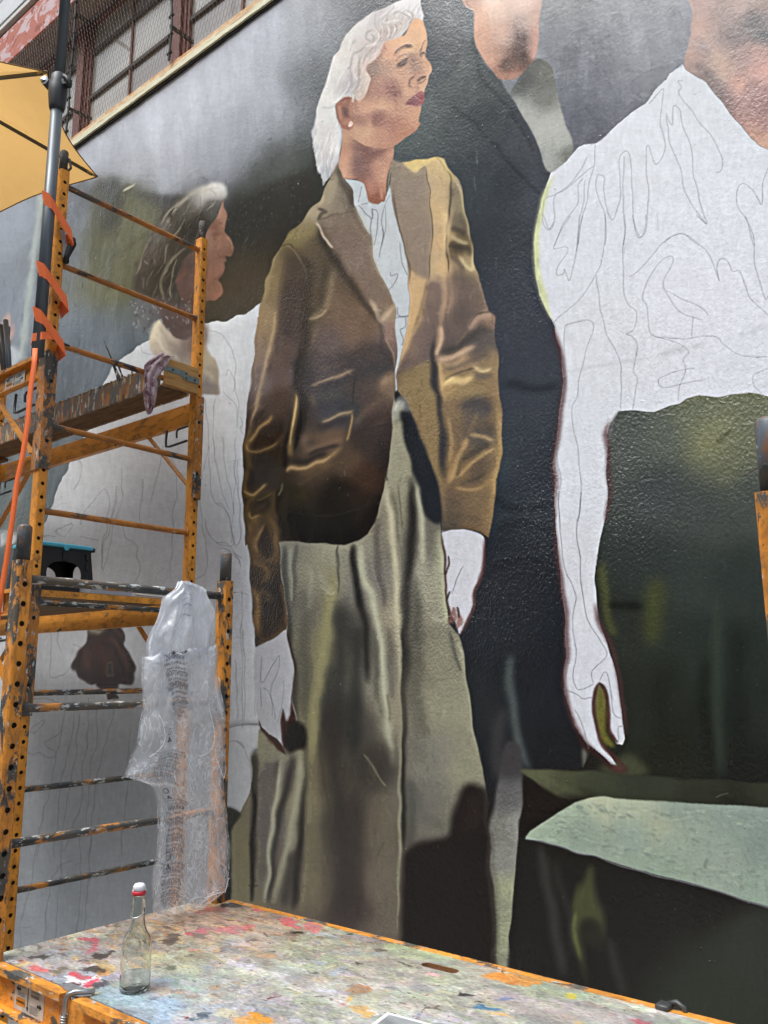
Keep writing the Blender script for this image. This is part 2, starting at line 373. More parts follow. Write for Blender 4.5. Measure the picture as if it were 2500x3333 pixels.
    folds(FE, [
        ([(500, 200), (510, 500), (530, 800), (520, 1250)], 60, '7d7759', .6), ([(560, 300), (580, 560), (610, 800), (600, 1250)], 40, '57523f', .5), ([(640, 100), (640, 500), (690, 800), (700, 1250)], 110, '37332f', .8), ([(760, 600), (760, 900), (750, 1250)], 80, '3c3632', .7), ([(930, 600), (930, 900), (910, 1350)], 90, '6f6857', .6), ([(995, 500), (1000, 800), (995, 1050), (985, 1400)], 12, '8d8a72', .8),
        ([(1010, 0), (1012, 500), (1020, 940)], 22, '221f1d', .9), ([(1050, 560), (1060, 800), (1050, 930)], 40, '4b4b46', .7), ([(800, 430), (850, 480), (890, 560), (930, 600)], 10, '8d8a6f', .7), ([(820, 560), (850, 600), (870, 520)], 12, '5d4c3c', .5), ([(930, 640), (870, 560), (830, 450)], 24, '504c40', .6),
        ([(1100, 300), (1160, 500), (1250, 680)], 100, '74756a', .5), ([(1080, 600), (1120, 760), (1240, 800)], 60, '5b5c53', .6), ([(1300, 400), (1400, 540)], 50, '868872', .5),
        ([(486, 380), (480, 520), (470, 700), (460, 900), (440, 1100), (430, 1260)], 34, '262321', .9), ([(470, 390), (460, 520), (430, 720), (410, 900), (360, 1080), (320, 1230)], 50, '9a987f', .9), ([(420, 440), (390, 600), (350, 760), (310, 950), (290, 1220)], 30, '3c3a38', .85), ([(370, 430), (350, 560), (325, 700), (300, 900), (275, 1100), (265, 1220)], 22, 'a5a48c', .9), ([(340, 400), (330, 480), (310, 560)], 18, '514c48', .6),
        ([(255, 320), (252, 420), (260, 520)], 26, '9a9878', .8), ([(290, 380), (280, 560), (270, 800), (240, 1200)], 44, '6c6a64', .7), ([(210, 440), (215, 600), (205, 760), (210, 900), (200, 1220)], 26, '2b2926', .9), ([(180, 660), (160, 800), (150, 1000), (150, 1220)], 50, '8a8664', .6), ([(110, 830), (100, 1000), (95, 1220)], 20, '9d9a76', .6), ([(430, 960), (410, 1060), (370, 1250)], 50, '45413c', .8)])
    # crisp ridges of the cloth
    for fr, pts, w_, c_, a_ in (
        (FD, [(780, 450), (800, 600), (850, 740), (880, 880), (896, 1080), (915, 1280), (950, 1560)], 16, 'c2c2a6', .85), (FD, [(935, 150), (955, 320), (970, 500), (983, 700), (993, 950), (1004, 1300), (1000, 1640)], 13, 'cdc7a6', .85), (FD, [(1090, 130), (1112, 270), (1122, 420), (1128, 560)], 13, 'bdbda2', .85),
        (FD, [(1212, 380), (1226, 560), (1243, 760), (1256, 870)], 12, 'c4c6a2', .75), (FD, [(640, 640), (612, 800), (586, 1000), (556, 1200), (530, 1380), (512, 1640)], 26, 'a49f6e', .7), (FD, [(400, 470), (405, 620), (420, 760)], 8, 'a3a595', .7), (FD, [(500, 560), (512, 640), (502, 720)], 10, 'a9aa92', .6), (FD, [(560, 680), (620, 720), (640, 700)], 8, 'b9baa2', .6),
        (FD, [(845, 560), (880, 680), (905, 820)], 8, '8f8880', .6), (FD, [(1170, 820), (1200, 860), (1240, 850)], 14, 'c2c2ac', .5), (FD, [(1265, 920), (1285, 1040), (1330, 1150)], 7, '50514a', .7), (FD, [(1300, 960), (1335, 1080), (1362, 1240), (1385, 1400), (1415, 1600)], 9, 'a9ab90', .6),
        (FD, [(742, 450), (752, 560), (772, 680), (790, 800)], 12, '1e1d1c', .85), (FD, [(1065, 120), (1066, 300), (1058, 460), (1044, 640)], 14, '262422', .8), (FD, [(1012, 900), (1010, 1200), (1008, 1640)], 8, '1d1b1a', .85), (FD, [(660, 450), (662, 600), (656, 720)], 5, '4e4f49', .7), (FD, [(990, 120), (1000, 260), (1012, 380)], 6, '5c594c', .6),
        (FD, [(385, 830), (400, 1000), (425, 1180), (428, 1400)], 16, '35342f', .7), (FD, [(470, 700), (480, 900), (470, 1100)], 16, '65655a', .5), (FD, [(860, 1000), (872, 1200), (900, 1400)], 14, '55554b', .6), (FD, [(1090, 620), (1085, 800), (1075, 1000)], 26, '45443d', .6),
        (FE, [(1002, 0), (1000, 400), (998, 800), (990, 1300)], 8, 'a19e84', .8), (FE, [(360, 440), (335, 600), (308, 800), (285, 1000), (272, 1220)], 9, 'c4c3a8', .85), (FE, [(462, 400), (452, 540), (430, 700), (400, 880), (350, 1060), (310, 1220)], 14, 'b3b194', .75), (FE, [(240, 310), (236, 420), (238, 560)], 9, 'a9a789', .7), (FE, [(500, 420), (500, 700), (490, 1000), (470, 1260)], 14, '8f8767', .5),
        (FE, [(560, 330), (575, 500), (605, 660), (628, 820)], 8, '4a4337', .6), (FE, [(880, 0), (900, 160), (930, 330)], 12, '9a9a84', .7), (FE, [(930, 100), (940, 260)], 9, '5c5448', .6), (FE, [(205, 440), (212, 640), (206, 900), (200, 1220)], 9, '1b1917', .8), (FE, [(150, 860), (140, 1040), (140, 1220)], 16, '9a966f', .5)):
        K(T(fr, pts), w_ * fr[2] * 1.7, c_, a_ * .92, w_ * fr[2] * .5, clip=dr)
    # dark shadow over the lower right of the dress
    F(T(FE, [(1462, 640), (1430, 600), (1390, 578), (1350, 592), (1320, 650), (1300, 720), (1270, 800), (1250, 858), (1180, 880), (1100, 905), (1040, 940), (1016, 965), (1012, 1100), (1004, 1420), (1000, 1800), (1640, 1800), (1525, 1580), (1508, 1380), (1485, 1100), (1475, 850)]), '191514', 9, .97)
    F(T(FE, [(1370, 640), (1430, 660), (1450, 800), (1350, 850), (1310, 800)]), '2a1f1e', 14, .6)
    K(T(FE, [(1462, 640), (1478, 860), (1490, 1100), (1512, 1400)]), 5, '3c302c', .7, 2)
    F(T(FE, [(60, 712), (135, 738), (112, 790), (95, 830), (85, 1000), (80, 1200), (60, 1900), (-200, 1900), (30, 1190), (52, 900)]), '1b1d17', 2.5, curve=False)
    F(T(FE, [(60, 712), (135, 738), (100, 800), (66, 790)]), '3b3d30', 4, .8)
    F(T(FE, [(205, 430), (232, 400), (235, 600), (215, 640), (200, 560)]), '4a483f', 3, .9)
    # ---------------- hands left unpainted
    hb = T(FD, [(213, 1008), (290, 965), (380, 922), (392, 970), (408, 1020), (420, 1080), (414, 1180), (408, 1290), (402, 1360), (385, 1400), (368, 1350), (362, 1440), (372, 1530), (350, 1550), (310, 1500), (270, 1450), (238, 1410), (225, 1350), (215, 1200)])
    F(hb, 'bbbdc4', 1.2, curve=False)
    K(T(FD, [(388, 925), (408, 1010), (424, 1080), (420, 1200), (415, 1330)]), 6, '3a2724', .8, 1.5)
    F(T(FD, [(415, 1300), (430, 1420), (400, 1520), (375, 1560), (362, 1500), (360, 1400), (372, 1340), (385, 1410), (400, 1370)]), '422722', 2, curve=False)
    F(T(FD, [(425, 1400), (480, 1440), (490, 1540), (440, 1560), (400, 1580), (375, 1520), (390, 1440)]), '201e1b', 5)
    F(T(FD, [(232, 1388), (250, 1440), (290, 1480), (330, 1500), (368, 1540), (385, 1590), (330, 1560), (280, 1500), (245, 1460)]), '44291f', 1.5, curve=False)
    F(T(FD, [(238, 1462), (270, 1490), (330, 1560), (384, 1592), (384, 1620), (240, 1610)]), '96937a', 4, .8)
    for pts in ([(250, 1060), (245, 1180), (265, 1190), (300, 1100), (340, 1050), (340, 1100), (310, 1200), (310, 1380)], [(260, 1230), (300, 1260), (330, 1400)], [(365, 1180), (370, 1300), (340, 1420)], [(240, 1230), (250, 1330)]):
        K(T(FD, pts), 2.2, '6e727c', .5, .6, taper=False)
    hr = T(FD, [(1222, 398), (1232, 378), (1320, 368), (1400, 388), (1460, 422), (1456, 520), (1432, 620), (1402, 700), (1392, 780), (1352, 850), (1318, 925), (1300, 880), (1272, 830), (1256, 760), (1242, 650), (1235, 520)])
    F(hr, 'cbccd6', 1.4)
    for p in ([(1460, 425), (1456, 530), (1432, 630), (1404, 720), (1394, 790), (1352, 860), (1320, 930)],): K(T(FD, p), 10, '6b4643', .85, 2.5)
    K(T(FD, [(1224, 410), (1236, 530), (1244, 660), (1258, 770), (1275, 870)]), 6, '5f4038', .8, 1.5)
    for p in ([(1260, 880), (1270, 820), (1290, 790), (1300, 860)], [(1300, 900), (1310, 830), (1330, 870)]): F(T(FD, p), '8c6158', 2, .8)
    for p in ([(1250, 510), (1255, 560), (1240, 620)], [(1305, 790), (1310, 850)], [(1270, 700), (1250, 760)]): K(T(FD, p), 6, '3e2b28', .8, 1.2)
    K(T(FD, [(1340, 560), (1300, 640), (1280, 720)]), 3, '777984', .6, .8)
    K(T(FD, [(1218, 392), (1280, 365), (1360, 362), (1440, 395), (1478, 425)]), 6, '2a231c', .8, 1.8)
    # ---------------- jacket
    cuff = T(JR, [(325, 2128), (400, 2110), (480, 2130), (560, 2165), (605, 2195)])
    left_p = T(FJ, [(668, 40), (640, 80), (610, 150), (570, 250), (540, 285), (480, 350), (400, 430), (350, 508), (310, 580), (280, 680), (258, 790), (238, 880)]) + \
        T(JL, [(165, 100), (150, 280), (130, 500), (110, 700), (85, 860), (60, 1060), (38, 1280), (28, 1480), (30, 1700), (42, 1950), (60, 2212)]) + \
        T(FD, [(180, 450), (190, 650), (200, 780), (205, 900), (211, 1006), (290, 965), (382, 915), (386, 870), (375, 780), (352, 650), (345, 560), (343, 440), (400, 440), (500, 443), (620, 455), (700, 450), (760, 432), (820, 395), (862, 330), (890, 250), (915, 150), (935, 60)]) + \
        T(FJ, [(948, 1600), (955, 1480), (965, 1290), (975, 1250), (971, 1100), (976, 950), (978, 860), (975, 820), (960, 770), (900, 670), (860, 560), (840, 450), (800, 360), (750, 280), (745, 200), (700, 130), (680, 90)])
    L = cv.full(left_p, 1.3, curve=False)
    cv.region(L, [(1060, 620, '9a8a5e'), (1100, 640, '87795a'), (1130, 640, '5c5445'), (1080, 680, '8d7f60'), (1030, 700, 'a5966b'), (1000, 740, '857747'), (940, 780, '7f7036'), (1040, 790, '5a4d31'), (920, 850, '6e5f38'), (880, 920, '7f6d3b'), (1060, 860, '4e4430'), (1120, 780, '806a56'), (1170, 850, '84705c'),
                  (1220, 960, '84705c'), (1260, 1020, 'a58b62'), (1270, 1080, '947664'), (1140, 950, '5a4935'), (1010, 1000, '55492f'), (1100, 1000, '735c42'), (1190, 1050, '6f573f'), (1150, 1080, '7a6049'), (1080, 1120, '63544b'), (1200, 1150, '48403a'), (1250, 1150, '4a4442'), (1240, 1200, '42403e'),
                  (950, 850, '45382a'), (960, 950, '3c3129'), (940, 1060, '453831'), (920, 1150, '574539'), (900, 1200, '625048'), (860, 1050, 'a0854f'), (860, 1150, '8c7a68'), (850, 1250, '7a6c62'), (900, 1300, '4c3b2c'), (980, 1200, '353432'), (1060, 1200, '4f4845'), (1150, 1200, '403d3b'), (1060, 1290, '434140'),
                  (1150, 1330, '3e4040'), (1200, 1300, '55473d'), (1270, 1260, '7f684c'), (1230, 1340, '57463c'), (1080, 1350, '444548'), (1070, 1440, '69543e'), (1000, 1420, '4f4438'), (1180, 1450, '3c332b'), (1250, 1450, '37302a'), (960, 1400, '25231f'), (1050, 1500, '54442f'), (1150, 1500, '5a4630'), (880, 1450, '2f2413'),
                  (860, 1550, '37332b'), (900, 1400, '3f3021'), (1230, 1550, '3a281c'), (1180, 1560, '402c1d'), (1000, 1550, '463a2a'), (1080, 1620, '1e1c15'), (1200, 1640, '2a1f18'), (960, 1600, '2d2a1c'), (950, 1700, '1a1a17'), (1100, 1720, '1b1a16'), (1200, 1680, '221d19'), (840, 1640, '4a3c22'), (850, 1750, '3a2f20'),
                  (840, 1850, '4d3c20'), (870, 1950, '2c2116'), (860, 2050, '33240f'), (900, 2030, '4d391d'), (880, 1700, '5d4824'), (1240, 1480, '332b27'), (1260, 1400, '3a322d')], 26)
    def jl(pts, w, c, a=.8, sf=None):
        if int(c[:2], 16) > 125: w, a = w * 1.4, a * .74
        K(T(JL, pts), w * .3525, c, a, (w * .3525 * .34 if sf is None else sf), clip=L)
    # body shading
    for pts, w, c, a in [
        ([(620, 0), (630, 60), (600, 300), (560, 500), (540, 700)], 60, '26231f', .75), ([(400, 0), (360, 200), (330, 420), (240, 620)], 40, '4d3f33', .6), ([(200, 120), (180, 340), (150, 560), (120, 780)], 34, 'b59460', .55), ([(330, 20), (300, 260), (250, 520), (200, 740), (160, 920), (110, 1100), (60, 1240)], 22, 'b0935a', .85),
        ([(240, 60), (220, 300), (170, 520)], 50, '8f7650', .5), ([(220, 480), (180, 640), (140, 820)], 40, '8a7a72', .6), ([(300, 420), (380, 520), (440, 640), (380, 760)], 90, '66503f', .6), ([(440, 560), (470, 640), (430, 720)], 60, '6a5a57', .5),
        ([(560, 380), (540, 560), (510, 720)], 26, '1d1e1d', .8), ([(500, 720), (560, 780), (600, 900), (560, 1100), (540, 1250)], 60, '1f1e1c', .75), ([(640, 120), (740, 90), (800, 30), (830, -40)], 20, 'a68c60', .75), ([(660, 330), (700, 260), (760, 180)], 26, '80704f', .6),
        ([(650, 60), (720, 20), (760, -40)], 30, '3a3830', .6), ([(720, 560), (860, 540), (1020, 500)], 30, '6e5a47', .5), ([(660, 720), (800, 670), (940, 630), (1050, 590)], 26, 'a0845c', .85), ([(720, 700), (860, 720), (1000, 660)], 34, '33333a', .5), ([(800, 520), (960, 470), (1180, 500)], 90, '3c3b3c', .5),
        ([(700, 820), (820, 830), (960, 800)], 60, '55564f', .45), ([(640, 820), (680, 860), (690, 920)], 30, '8c7340', .5), ([(720, 930), (860, 910), (1000, 880)], 70, '353b44', .5), ([(760, 1060), (880, 1020), (980, 980), (1040, 945)], 18, 'ab8f56', .9), ([(700, 1100), (840, 1080), (990, 1040)], 44, '33302c', .7),
        ([(1030, 960), (1020, 1080), (1010, 1180), (990, 1250)], 16, 'a0803f', .85), ([(600, 1180), (760, 1200), (900, 1170), (990, 1180)], 70, '6f5539', .65), ([(580, 1340), (700, 1300), (860, 1250), (960, 1230)], 34, 'a07c50', .65), ([(600, 1170), (590, 1300)], 34, 'a98256', .6), ([(640, 1370), (740, 1310), (840, 1280), (910, 1290)], 28, '1f1d22', .85),
        ([(500, 1420), (640, 1420), (800, 1330)], 40, '262422', .7), ([(440, 1530), (480, 1475), (600, 1480), (720, 1440), (840, 1380), (940, 1310)], 28, 'bb944e', .85), ([(560, 1540), (700, 1500), (840, 1430)], 44, '8c6a3c', .6), ([(540, 1640), (640, 1590), (740, 1520)], 40, '5d4830', .6),
        ([(1040, 1080), (1120, 1000), (1240, 900), (1330, 840)], 46, '715b42', .7), ([(1300, 740), (1370, 680), (1430, 620)], 60, 'a68559', .75), ([(1330, 800), (1400, 760), (1430, 780)], 40, '7e6448', .6), ([(1060, 640), (1050, 760), (1040, 880)], 10, '27292b', .6), ([(1080, 600), (1240, 560), (1380, 560)], 70, '3a3c3d', .6),
        ([(1060, 1200), (1200, 1060), (1380, 960)], 80, '382d27', .6), ([(1080, 1540), (1180, 1480), (1230, 1560), (1180, 1680)], 80, '452e1e', .6), ([(1300, 1240), (1340, 1400), (1330, 1560)], 70, '272320', .6), ([(820, 1580), (960, 1640), (1100, 1700)], 90, '191813', .6), ([(500, 1720), (600, 1760), (560, 1660)], 40, '3e3419', .6),
        ([(420, 2120), (640, 2130), (900, 2110), (1100, 2050), (1240, 1900), (1330, 1700)], 70, '14130f', .8), ([(480, 1900), (800, 1920), (1100, 1880), (1260, 1780)], 14, '2c2a25', .5), ([(360, 1700), (350, 1850), (380, 2050), (390, 2160)], 60, '171513', .85), ([(450, 1150), (440, 1320), (430, 1500)], 44, '131311', .85),
        ([(395, 1640), (385, 1700), (350, 1760)], 12, '8d8560', .8),
        # bright seam beside the sleeve
        ([(520, 800), (515, 960), (500, 1130), (482, 1280), (480, 1370)], 26, 'b08a3a', .95), ([(520, 830), (512, 980), (500, 1120)], 10, 'd3ad58', .9), ([(560, 840), (560, 1100), (520, 1330)], 22, '15130f', .7),
        # sleeve creases
        ([(300, 980), (230, 1080), (150, 1160), (90, 1240), (70, 1310)], 26, '9c7a34', .95), ([(70, 1220), (80, 1320), (160, 1335), (260, 1310), (340, 1260), (410, 1180)], 18, '8d6e34', .9), ([(60, 1180), (70, 1320), (90, 1400), (70, 1560)], 40, '8b6c2e', .75), ([(160, 1260), (260, 1180), (330, 1090), (380, 1130), (330, 1220), (240, 1270)], 60, '23180c', .75),
        ([(100, 1130), (160, 1020), (230, 940)], 26, '33261a', .7), ([(400, 950), (430, 1080), (420, 1200)], 30, '4a3a28', .5), ([(120, 1400), (220, 1400), (330, 1380)], 60, '2c2a25', .7), ([(90, 1480), (120, 1600), (80, 1660)], 40, '282620', .7), ([(200, 1560), (280, 1480), (330, 1400)], 40, '2e2b25', .6), ([(45, 1500), (50, 1640), (60, 1720)], 26, '8b6d31', .9), ([(50, 1700), (110, 1740), (180, 1690), (240, 1630)], 20, 'a88640', .95), ([(40, 1740), (120, 1770), (60, 1800)], 24, '6d5424', .7),
        ([(120, 1860), (180, 1800), (250, 1800), (270, 1850), (180, 1900)], 44, '2b2720', .85), ([(150, 1780), (230, 1770), (290, 1740)], 14, '6f5a2c', .7), ([(80, 1880), (110, 1950), (200, 1920)], 18, '93722f', .9), ([(60, 1800), (70, 1960), (110, 2080)], 30, '7d5f2a', .8), ([(110, 2000), (160, 1960), (160, 2100)], 26, 'a07c38', .7), ([(280, 1960), (340, 2060), (330, 2200)], 44, '7d5c2b', .75), ([(200, 2000), (240, 2100), (220, 2212)], 90, '35281b', .75), ([(300, 1700), (320, 1860), (350, 1980)], 30, '6a5022', .7)]:
        jl(pts, w, c, a)
    def fd(pts, w, c, a=.8):
        if int(c[:2], 16) > 125: w, a = w * 1.6, a * .7
        K(T(FD, pts), w * .6028, c, a, w * .2, clip=L)
    for pts, w, c, a in [([(200, 330), (190, 450), (210, 560)], 24, '9c7430', .8), ([(260, 340), (215, 420), (220, 500), (270, 540), (310, 500), (330, 400)], 12, 'a47b38', .85), ([(260, 380), (240, 460), (270, 520), (310, 440)], 46, '3b2c1b', .7), ([(200, 560), (240, 560), (280, 600), (260, 660)], 12, 'a27b36', .8), ([(215, 600), (230, 640)], 30, '3a2b1a', .7),
                         ([(230, 800), (225, 900), (250, 940)], 36, '6c4f22', .7), ([(200, 680), (225, 760), (215, 950)], 22, 'a5782f', .85), ([(215, 760), (250, 710), (300, 730), (260, 760)], 14, 'a7803c', .7), ([(280, 640), (330, 720), (340, 820), (330, 900)], 60, '2b2117', .75), ([(300, 780), (280, 860), (300, 930)], 60, '2a1f15', .7), ([(345, 660), (372, 780), (380, 900)], 14, '7c5a28', .85), ([(215, 990), (300, 950), (378, 912)], 14, '8c6a30', .7), ([(345, 460), (350, 600), (372, 740)], 12, '15130f', .6), ([(300, 360), (330, 470), (320, 560)], 16, '8a6530', .7)]:
        fd(pts, w, c, a)
    # shoulder, collar and lapel, left front
    def fj(pts, w, c, a=.8, clip=L, s=None): K(T(FJ, pts), w * .6028, c, a, w * .2 if s is None else s, clip=clip)
    F(T(FJ, [(550, 380), (620, 500), (700, 620), (800, 760), (890, 880), (905, 905), (970, 825), (978, 800), (950, 720), (905, 660), (880, 600), (850, 500), (820, 400), (790, 330), (700, 310), (620, 320), (560, 360)]), '79654f', 4, .55, clip=L)
    for pts, w, c, a in [
        ([(360, 500), (420, 520), (460, 580), (490, 660)], 9, '8a7a52', .6), ([(350, 505), (400, 500), (430, 520)], 7, '3c3420', .8), ([(470, 370), (540, 300), (600, 270)], 40, 'a2925c', .5), ([(400, 460), (480, 440), (540, 420)], 50, '8d7c3d', .6), ([(330, 540), (290, 660), (265, 790)], 30, '8f7d45', .7), ([(400, 560), (430, 700), (430, 850), (400, 1000)], 90, '3b2f28', .75),
        ([(350, 560), (320, 760), (290, 950), (270, 1100)], 44, '8c7442', .5), ([(560, 400), (580, 480), (640, 560), (700, 660), (760, 740), (820, 830), (890, 900)], 34, '2f2a23', .85), ([(480, 560), (500, 660), (495, 800), (470, 960)], 40, '2c2822', .7), ([(560, 520), (560, 640), (540, 760)], 60, '4b4230', .6), ([(640, 620), (620, 760), (560, 860), (510, 890)], 26, '8e7a50', .7), ([(600, 600), (580, 740), (540, 820)], 30, '39352b', .6),
        ([(700, 740), (760, 820), (820, 880)], 60, '755d43', .5), ([(540, 380), (565, 410), (600, 470), (640, 510)], 10, 'b7a37e', .9), ([(555, 370), (575, 330), (600, 315)], 12, '3f372c', .8), ([(560, 300), (590, 310)], 14, '302c28', .7), ([(555, 372), (640, 330), (720, 320), (760, 315)], 7, '5e5142', .6),
        ([(665, 60), (665, 130), (700, 180), (735, 240), (740, 290)], 26, '4c4436', .8), ([(640, 110), (630, 200), (600, 280)], 34, 'a5966a', .7), ([(590, 220), (570, 280)], 14, 'bba976', .7), ([(680, 180), (690, 260), (640, 330)], 40, '887a5c', .6), ([(870, 620), (910, 700), (960, 790)], 12, 'a59068', .6), ([(720, 340), (800, 440), (840, 560), (880, 660), (930, 760)], 20, '917d5e', .5),
        ([(640, 430), (700, 540), (780, 660), (850, 780)], 40, '7d6852', .6), ([(830, 780), (880, 860), (900, 900), (930, 870), (970, 820)], 16, 'c3a474', .85), ([(900, 900), (920, 980), (950, 1080), (968, 1160)], 10, 'a98c62', .7), ([(880, 840), (900, 950), (900, 1060), (950, 1150)], 26, '3d3a38', .7), ([(940, 900), (955, 1000), (965, 1100)], 26, '8d7160', .8)]:
        fj(pts, w, c, a)
    # right front and sleeve
    right_p = T(FJ, [(955, 28), (990, 40), (1040, 48), (1110, 30), (1180, 18), (1240, 33), (1272, 80), (1310, 150), (1340, 280), (1370, 400), (1390, 490), (1402, 600), (1420, 680), (1450, 760), (1478, 850), (1514, 872), (1515, 950), (1520, 1050), (1534, 1150), (1535, 1300), (1550, 1400), (1556, 1500), (1552, 1620)]) + \
        T(FD, [(1540, 0), (1522, 150), (1505, 300), (1485, 418), (1440, 395), (1350, 368), (1270, 372), (1222, 385), (1218, 300), (1215, 180), (1190, 70), (1165, 0)]) + T(FJ, [(1140, 1630), (1120, 1560), (1070, 1440), (1030, 1350), (1000, 1310), (985, 1270), (978, 1200), (985, 1150), (992, 1090), (1012, 1010), (1032, 950), (1047, 860), (1050, 760), (1040, 660), (1030, 560), (1000, 450), (970, 330), (960, 250), (950, 170)])
    R = cv.full(right_p, 1.3, curve=False)
    cv.region(R, [(1290, 540, '7f7054'), (1340, 540, 'c9ae52'), (1420, 530, 'cbb05c'), (1460, 560, 'b59c50'), (1330, 620, '8a7a5e'), (1380, 600, '8d7c5d'), (1430, 620, 'b6985c'), (1430, 700, 'c39f5a'), (1440, 780, 'cfa458'), (1320, 750, '85745c'), (1380, 750, '84735c'), (1340, 850, '87735a'), (1390, 830, '84715a'), (1350, 920, 'ad8b58'), (1380, 960, 'bd9658'),
                  (1400, 900, '8a745c'), (1440, 880, 'c79f5c'), (1430, 930, 'a5825c'), (1350, 1050, 'c29a58'), (1330, 1130, 'b28c54'), (1420, 1000, '74604f'), (1400, 1080, '6b5950'), (1380, 1150, '63534a'), (1370, 1200, '85704c'), (1350, 1250, '8e7848'), (1390, 1280, '8d7646'), (1420, 1350, '84693f'), (1420, 1450, '7a5f38'), (1440, 1000, 'a88660'), (1320, 1200, '594b41'),
                  (1480, 620, '75684b'), (1510, 660, '85784f'), (1500, 720, '5b5240'), (1480, 800, '57492f'), (1530, 860, 'a08a50'), (1500, 900, '635547'), (1520, 950, '66564a'), (1560, 980, '6e5c4a'), (1500, 1020, '584b43'), (1540, 1030, '5d5048'), (1590, 1040, '876a50'), (1460, 1080, '5f5149'), (1470, 1150, '47423d'), (1540, 1120, '4d4945'), (1600, 1100, '55504a'),
                  (1500, 1180, '9e7c50'), (1600, 1200, '8d7448'), (1450, 1250, 'a58446'), (1520, 1260, '8a7342'), (1600, 1290, '84693f'), (1480, 1330, '7d6540'), (1550, 1330, '4f4b46'), (1600, 1380, '77613f'), (1480, 1420, '6f5a3d'), (1570, 1420, '4f4a40'), (1620, 1450, '8b6f42'), (1500, 1520, '7c6138'), (1560, 1530, '594a37'), (1610, 1560, '846a3c'), (1480, 1600, '6d563a'), (1550, 1650, '77603c'), (1600, 1680, '83683c'), (1470, 1700, '4e4638'), (1530, 1720, '6b5638')], 24)
    def jr(pts, w, c, a=.8, s=None):
        if int(c[:2], 16) > 135: w, a = w * 1.4, a * .78
        K(T(JR, pts), w * .5698, c, a, w * .19 if s is None else s, clip=R)
    F(T(JR, [(50, 30), (100, 40), (160, 110), (225, 68), (250, 150), (268, 300), (272, 450), (262, 600), (250, 720), (200, 705), (150, 690), (130, 620), (100, 520), (75, 400), (60, 300), (48, 180)]), '87755c', 2.5, .75, clip=R)
    F(T(JR, [(228, 70), (300, 40), (350, 90), (372, 150), (368, 250), (352, 380), (348, 480), (362, 600), (372, 680), (330, 740), (262, 720), (264, 600), (274, 450), (270, 280), (250, 150)]), 'c4a05c', 3, .6, clip=R)
    F(T(JR, [(100, 42), (160, 108), (222, 66), (300, 30), (240, 22), (160, 45)]), 'd6ba5c', 2.5, .85, clip=R)
    F(T(JR, [(130, 660), (180, 690), (248, 722), (240, 800), (210, 920), (160, 1040), (110, 1140), (82, 1230), (70, 1210), (100, 1090), (130, 960), (148, 860), (145, 740)]), 'c39c5a', 4, .85, clip=R)
    F(T(JR, [(252, 740), (330, 760), (330, 860), (310, 980), (280, 1080), (262, 1190), (180, 1210), (84, 1250), (110, 1150), (170, 1040), (220, 930), (242, 820)]), '66564d', 5, .7, clip=R)
    F(T(JR, [(262, 1190), (200, 1205), (90, 1255), (76, 1290), (110, 1360), (160, 1440), (200, 1560), (240, 1700), (290, 1820), (330, 1930), (340, 1880), (320, 1700), (314, 1550), (310, 1400), (265, 1330), (258, 1260)]), '86703f', 3, .75, clip=R)
    F(T(JR, [(302, 1030), (285, 1080), (262, 1180), (260, 1320), (308, 1390), (318, 1500), (318, 1650), (330, 1800), (344, 1885), (360, 1800), (372, 1640), (362, 1560), (346, 1480), (344, 1390), (320, 1340), (310, 1250), (288, 1170), (300, 1100)]), '2b2d30', 3, .95, clip=R)
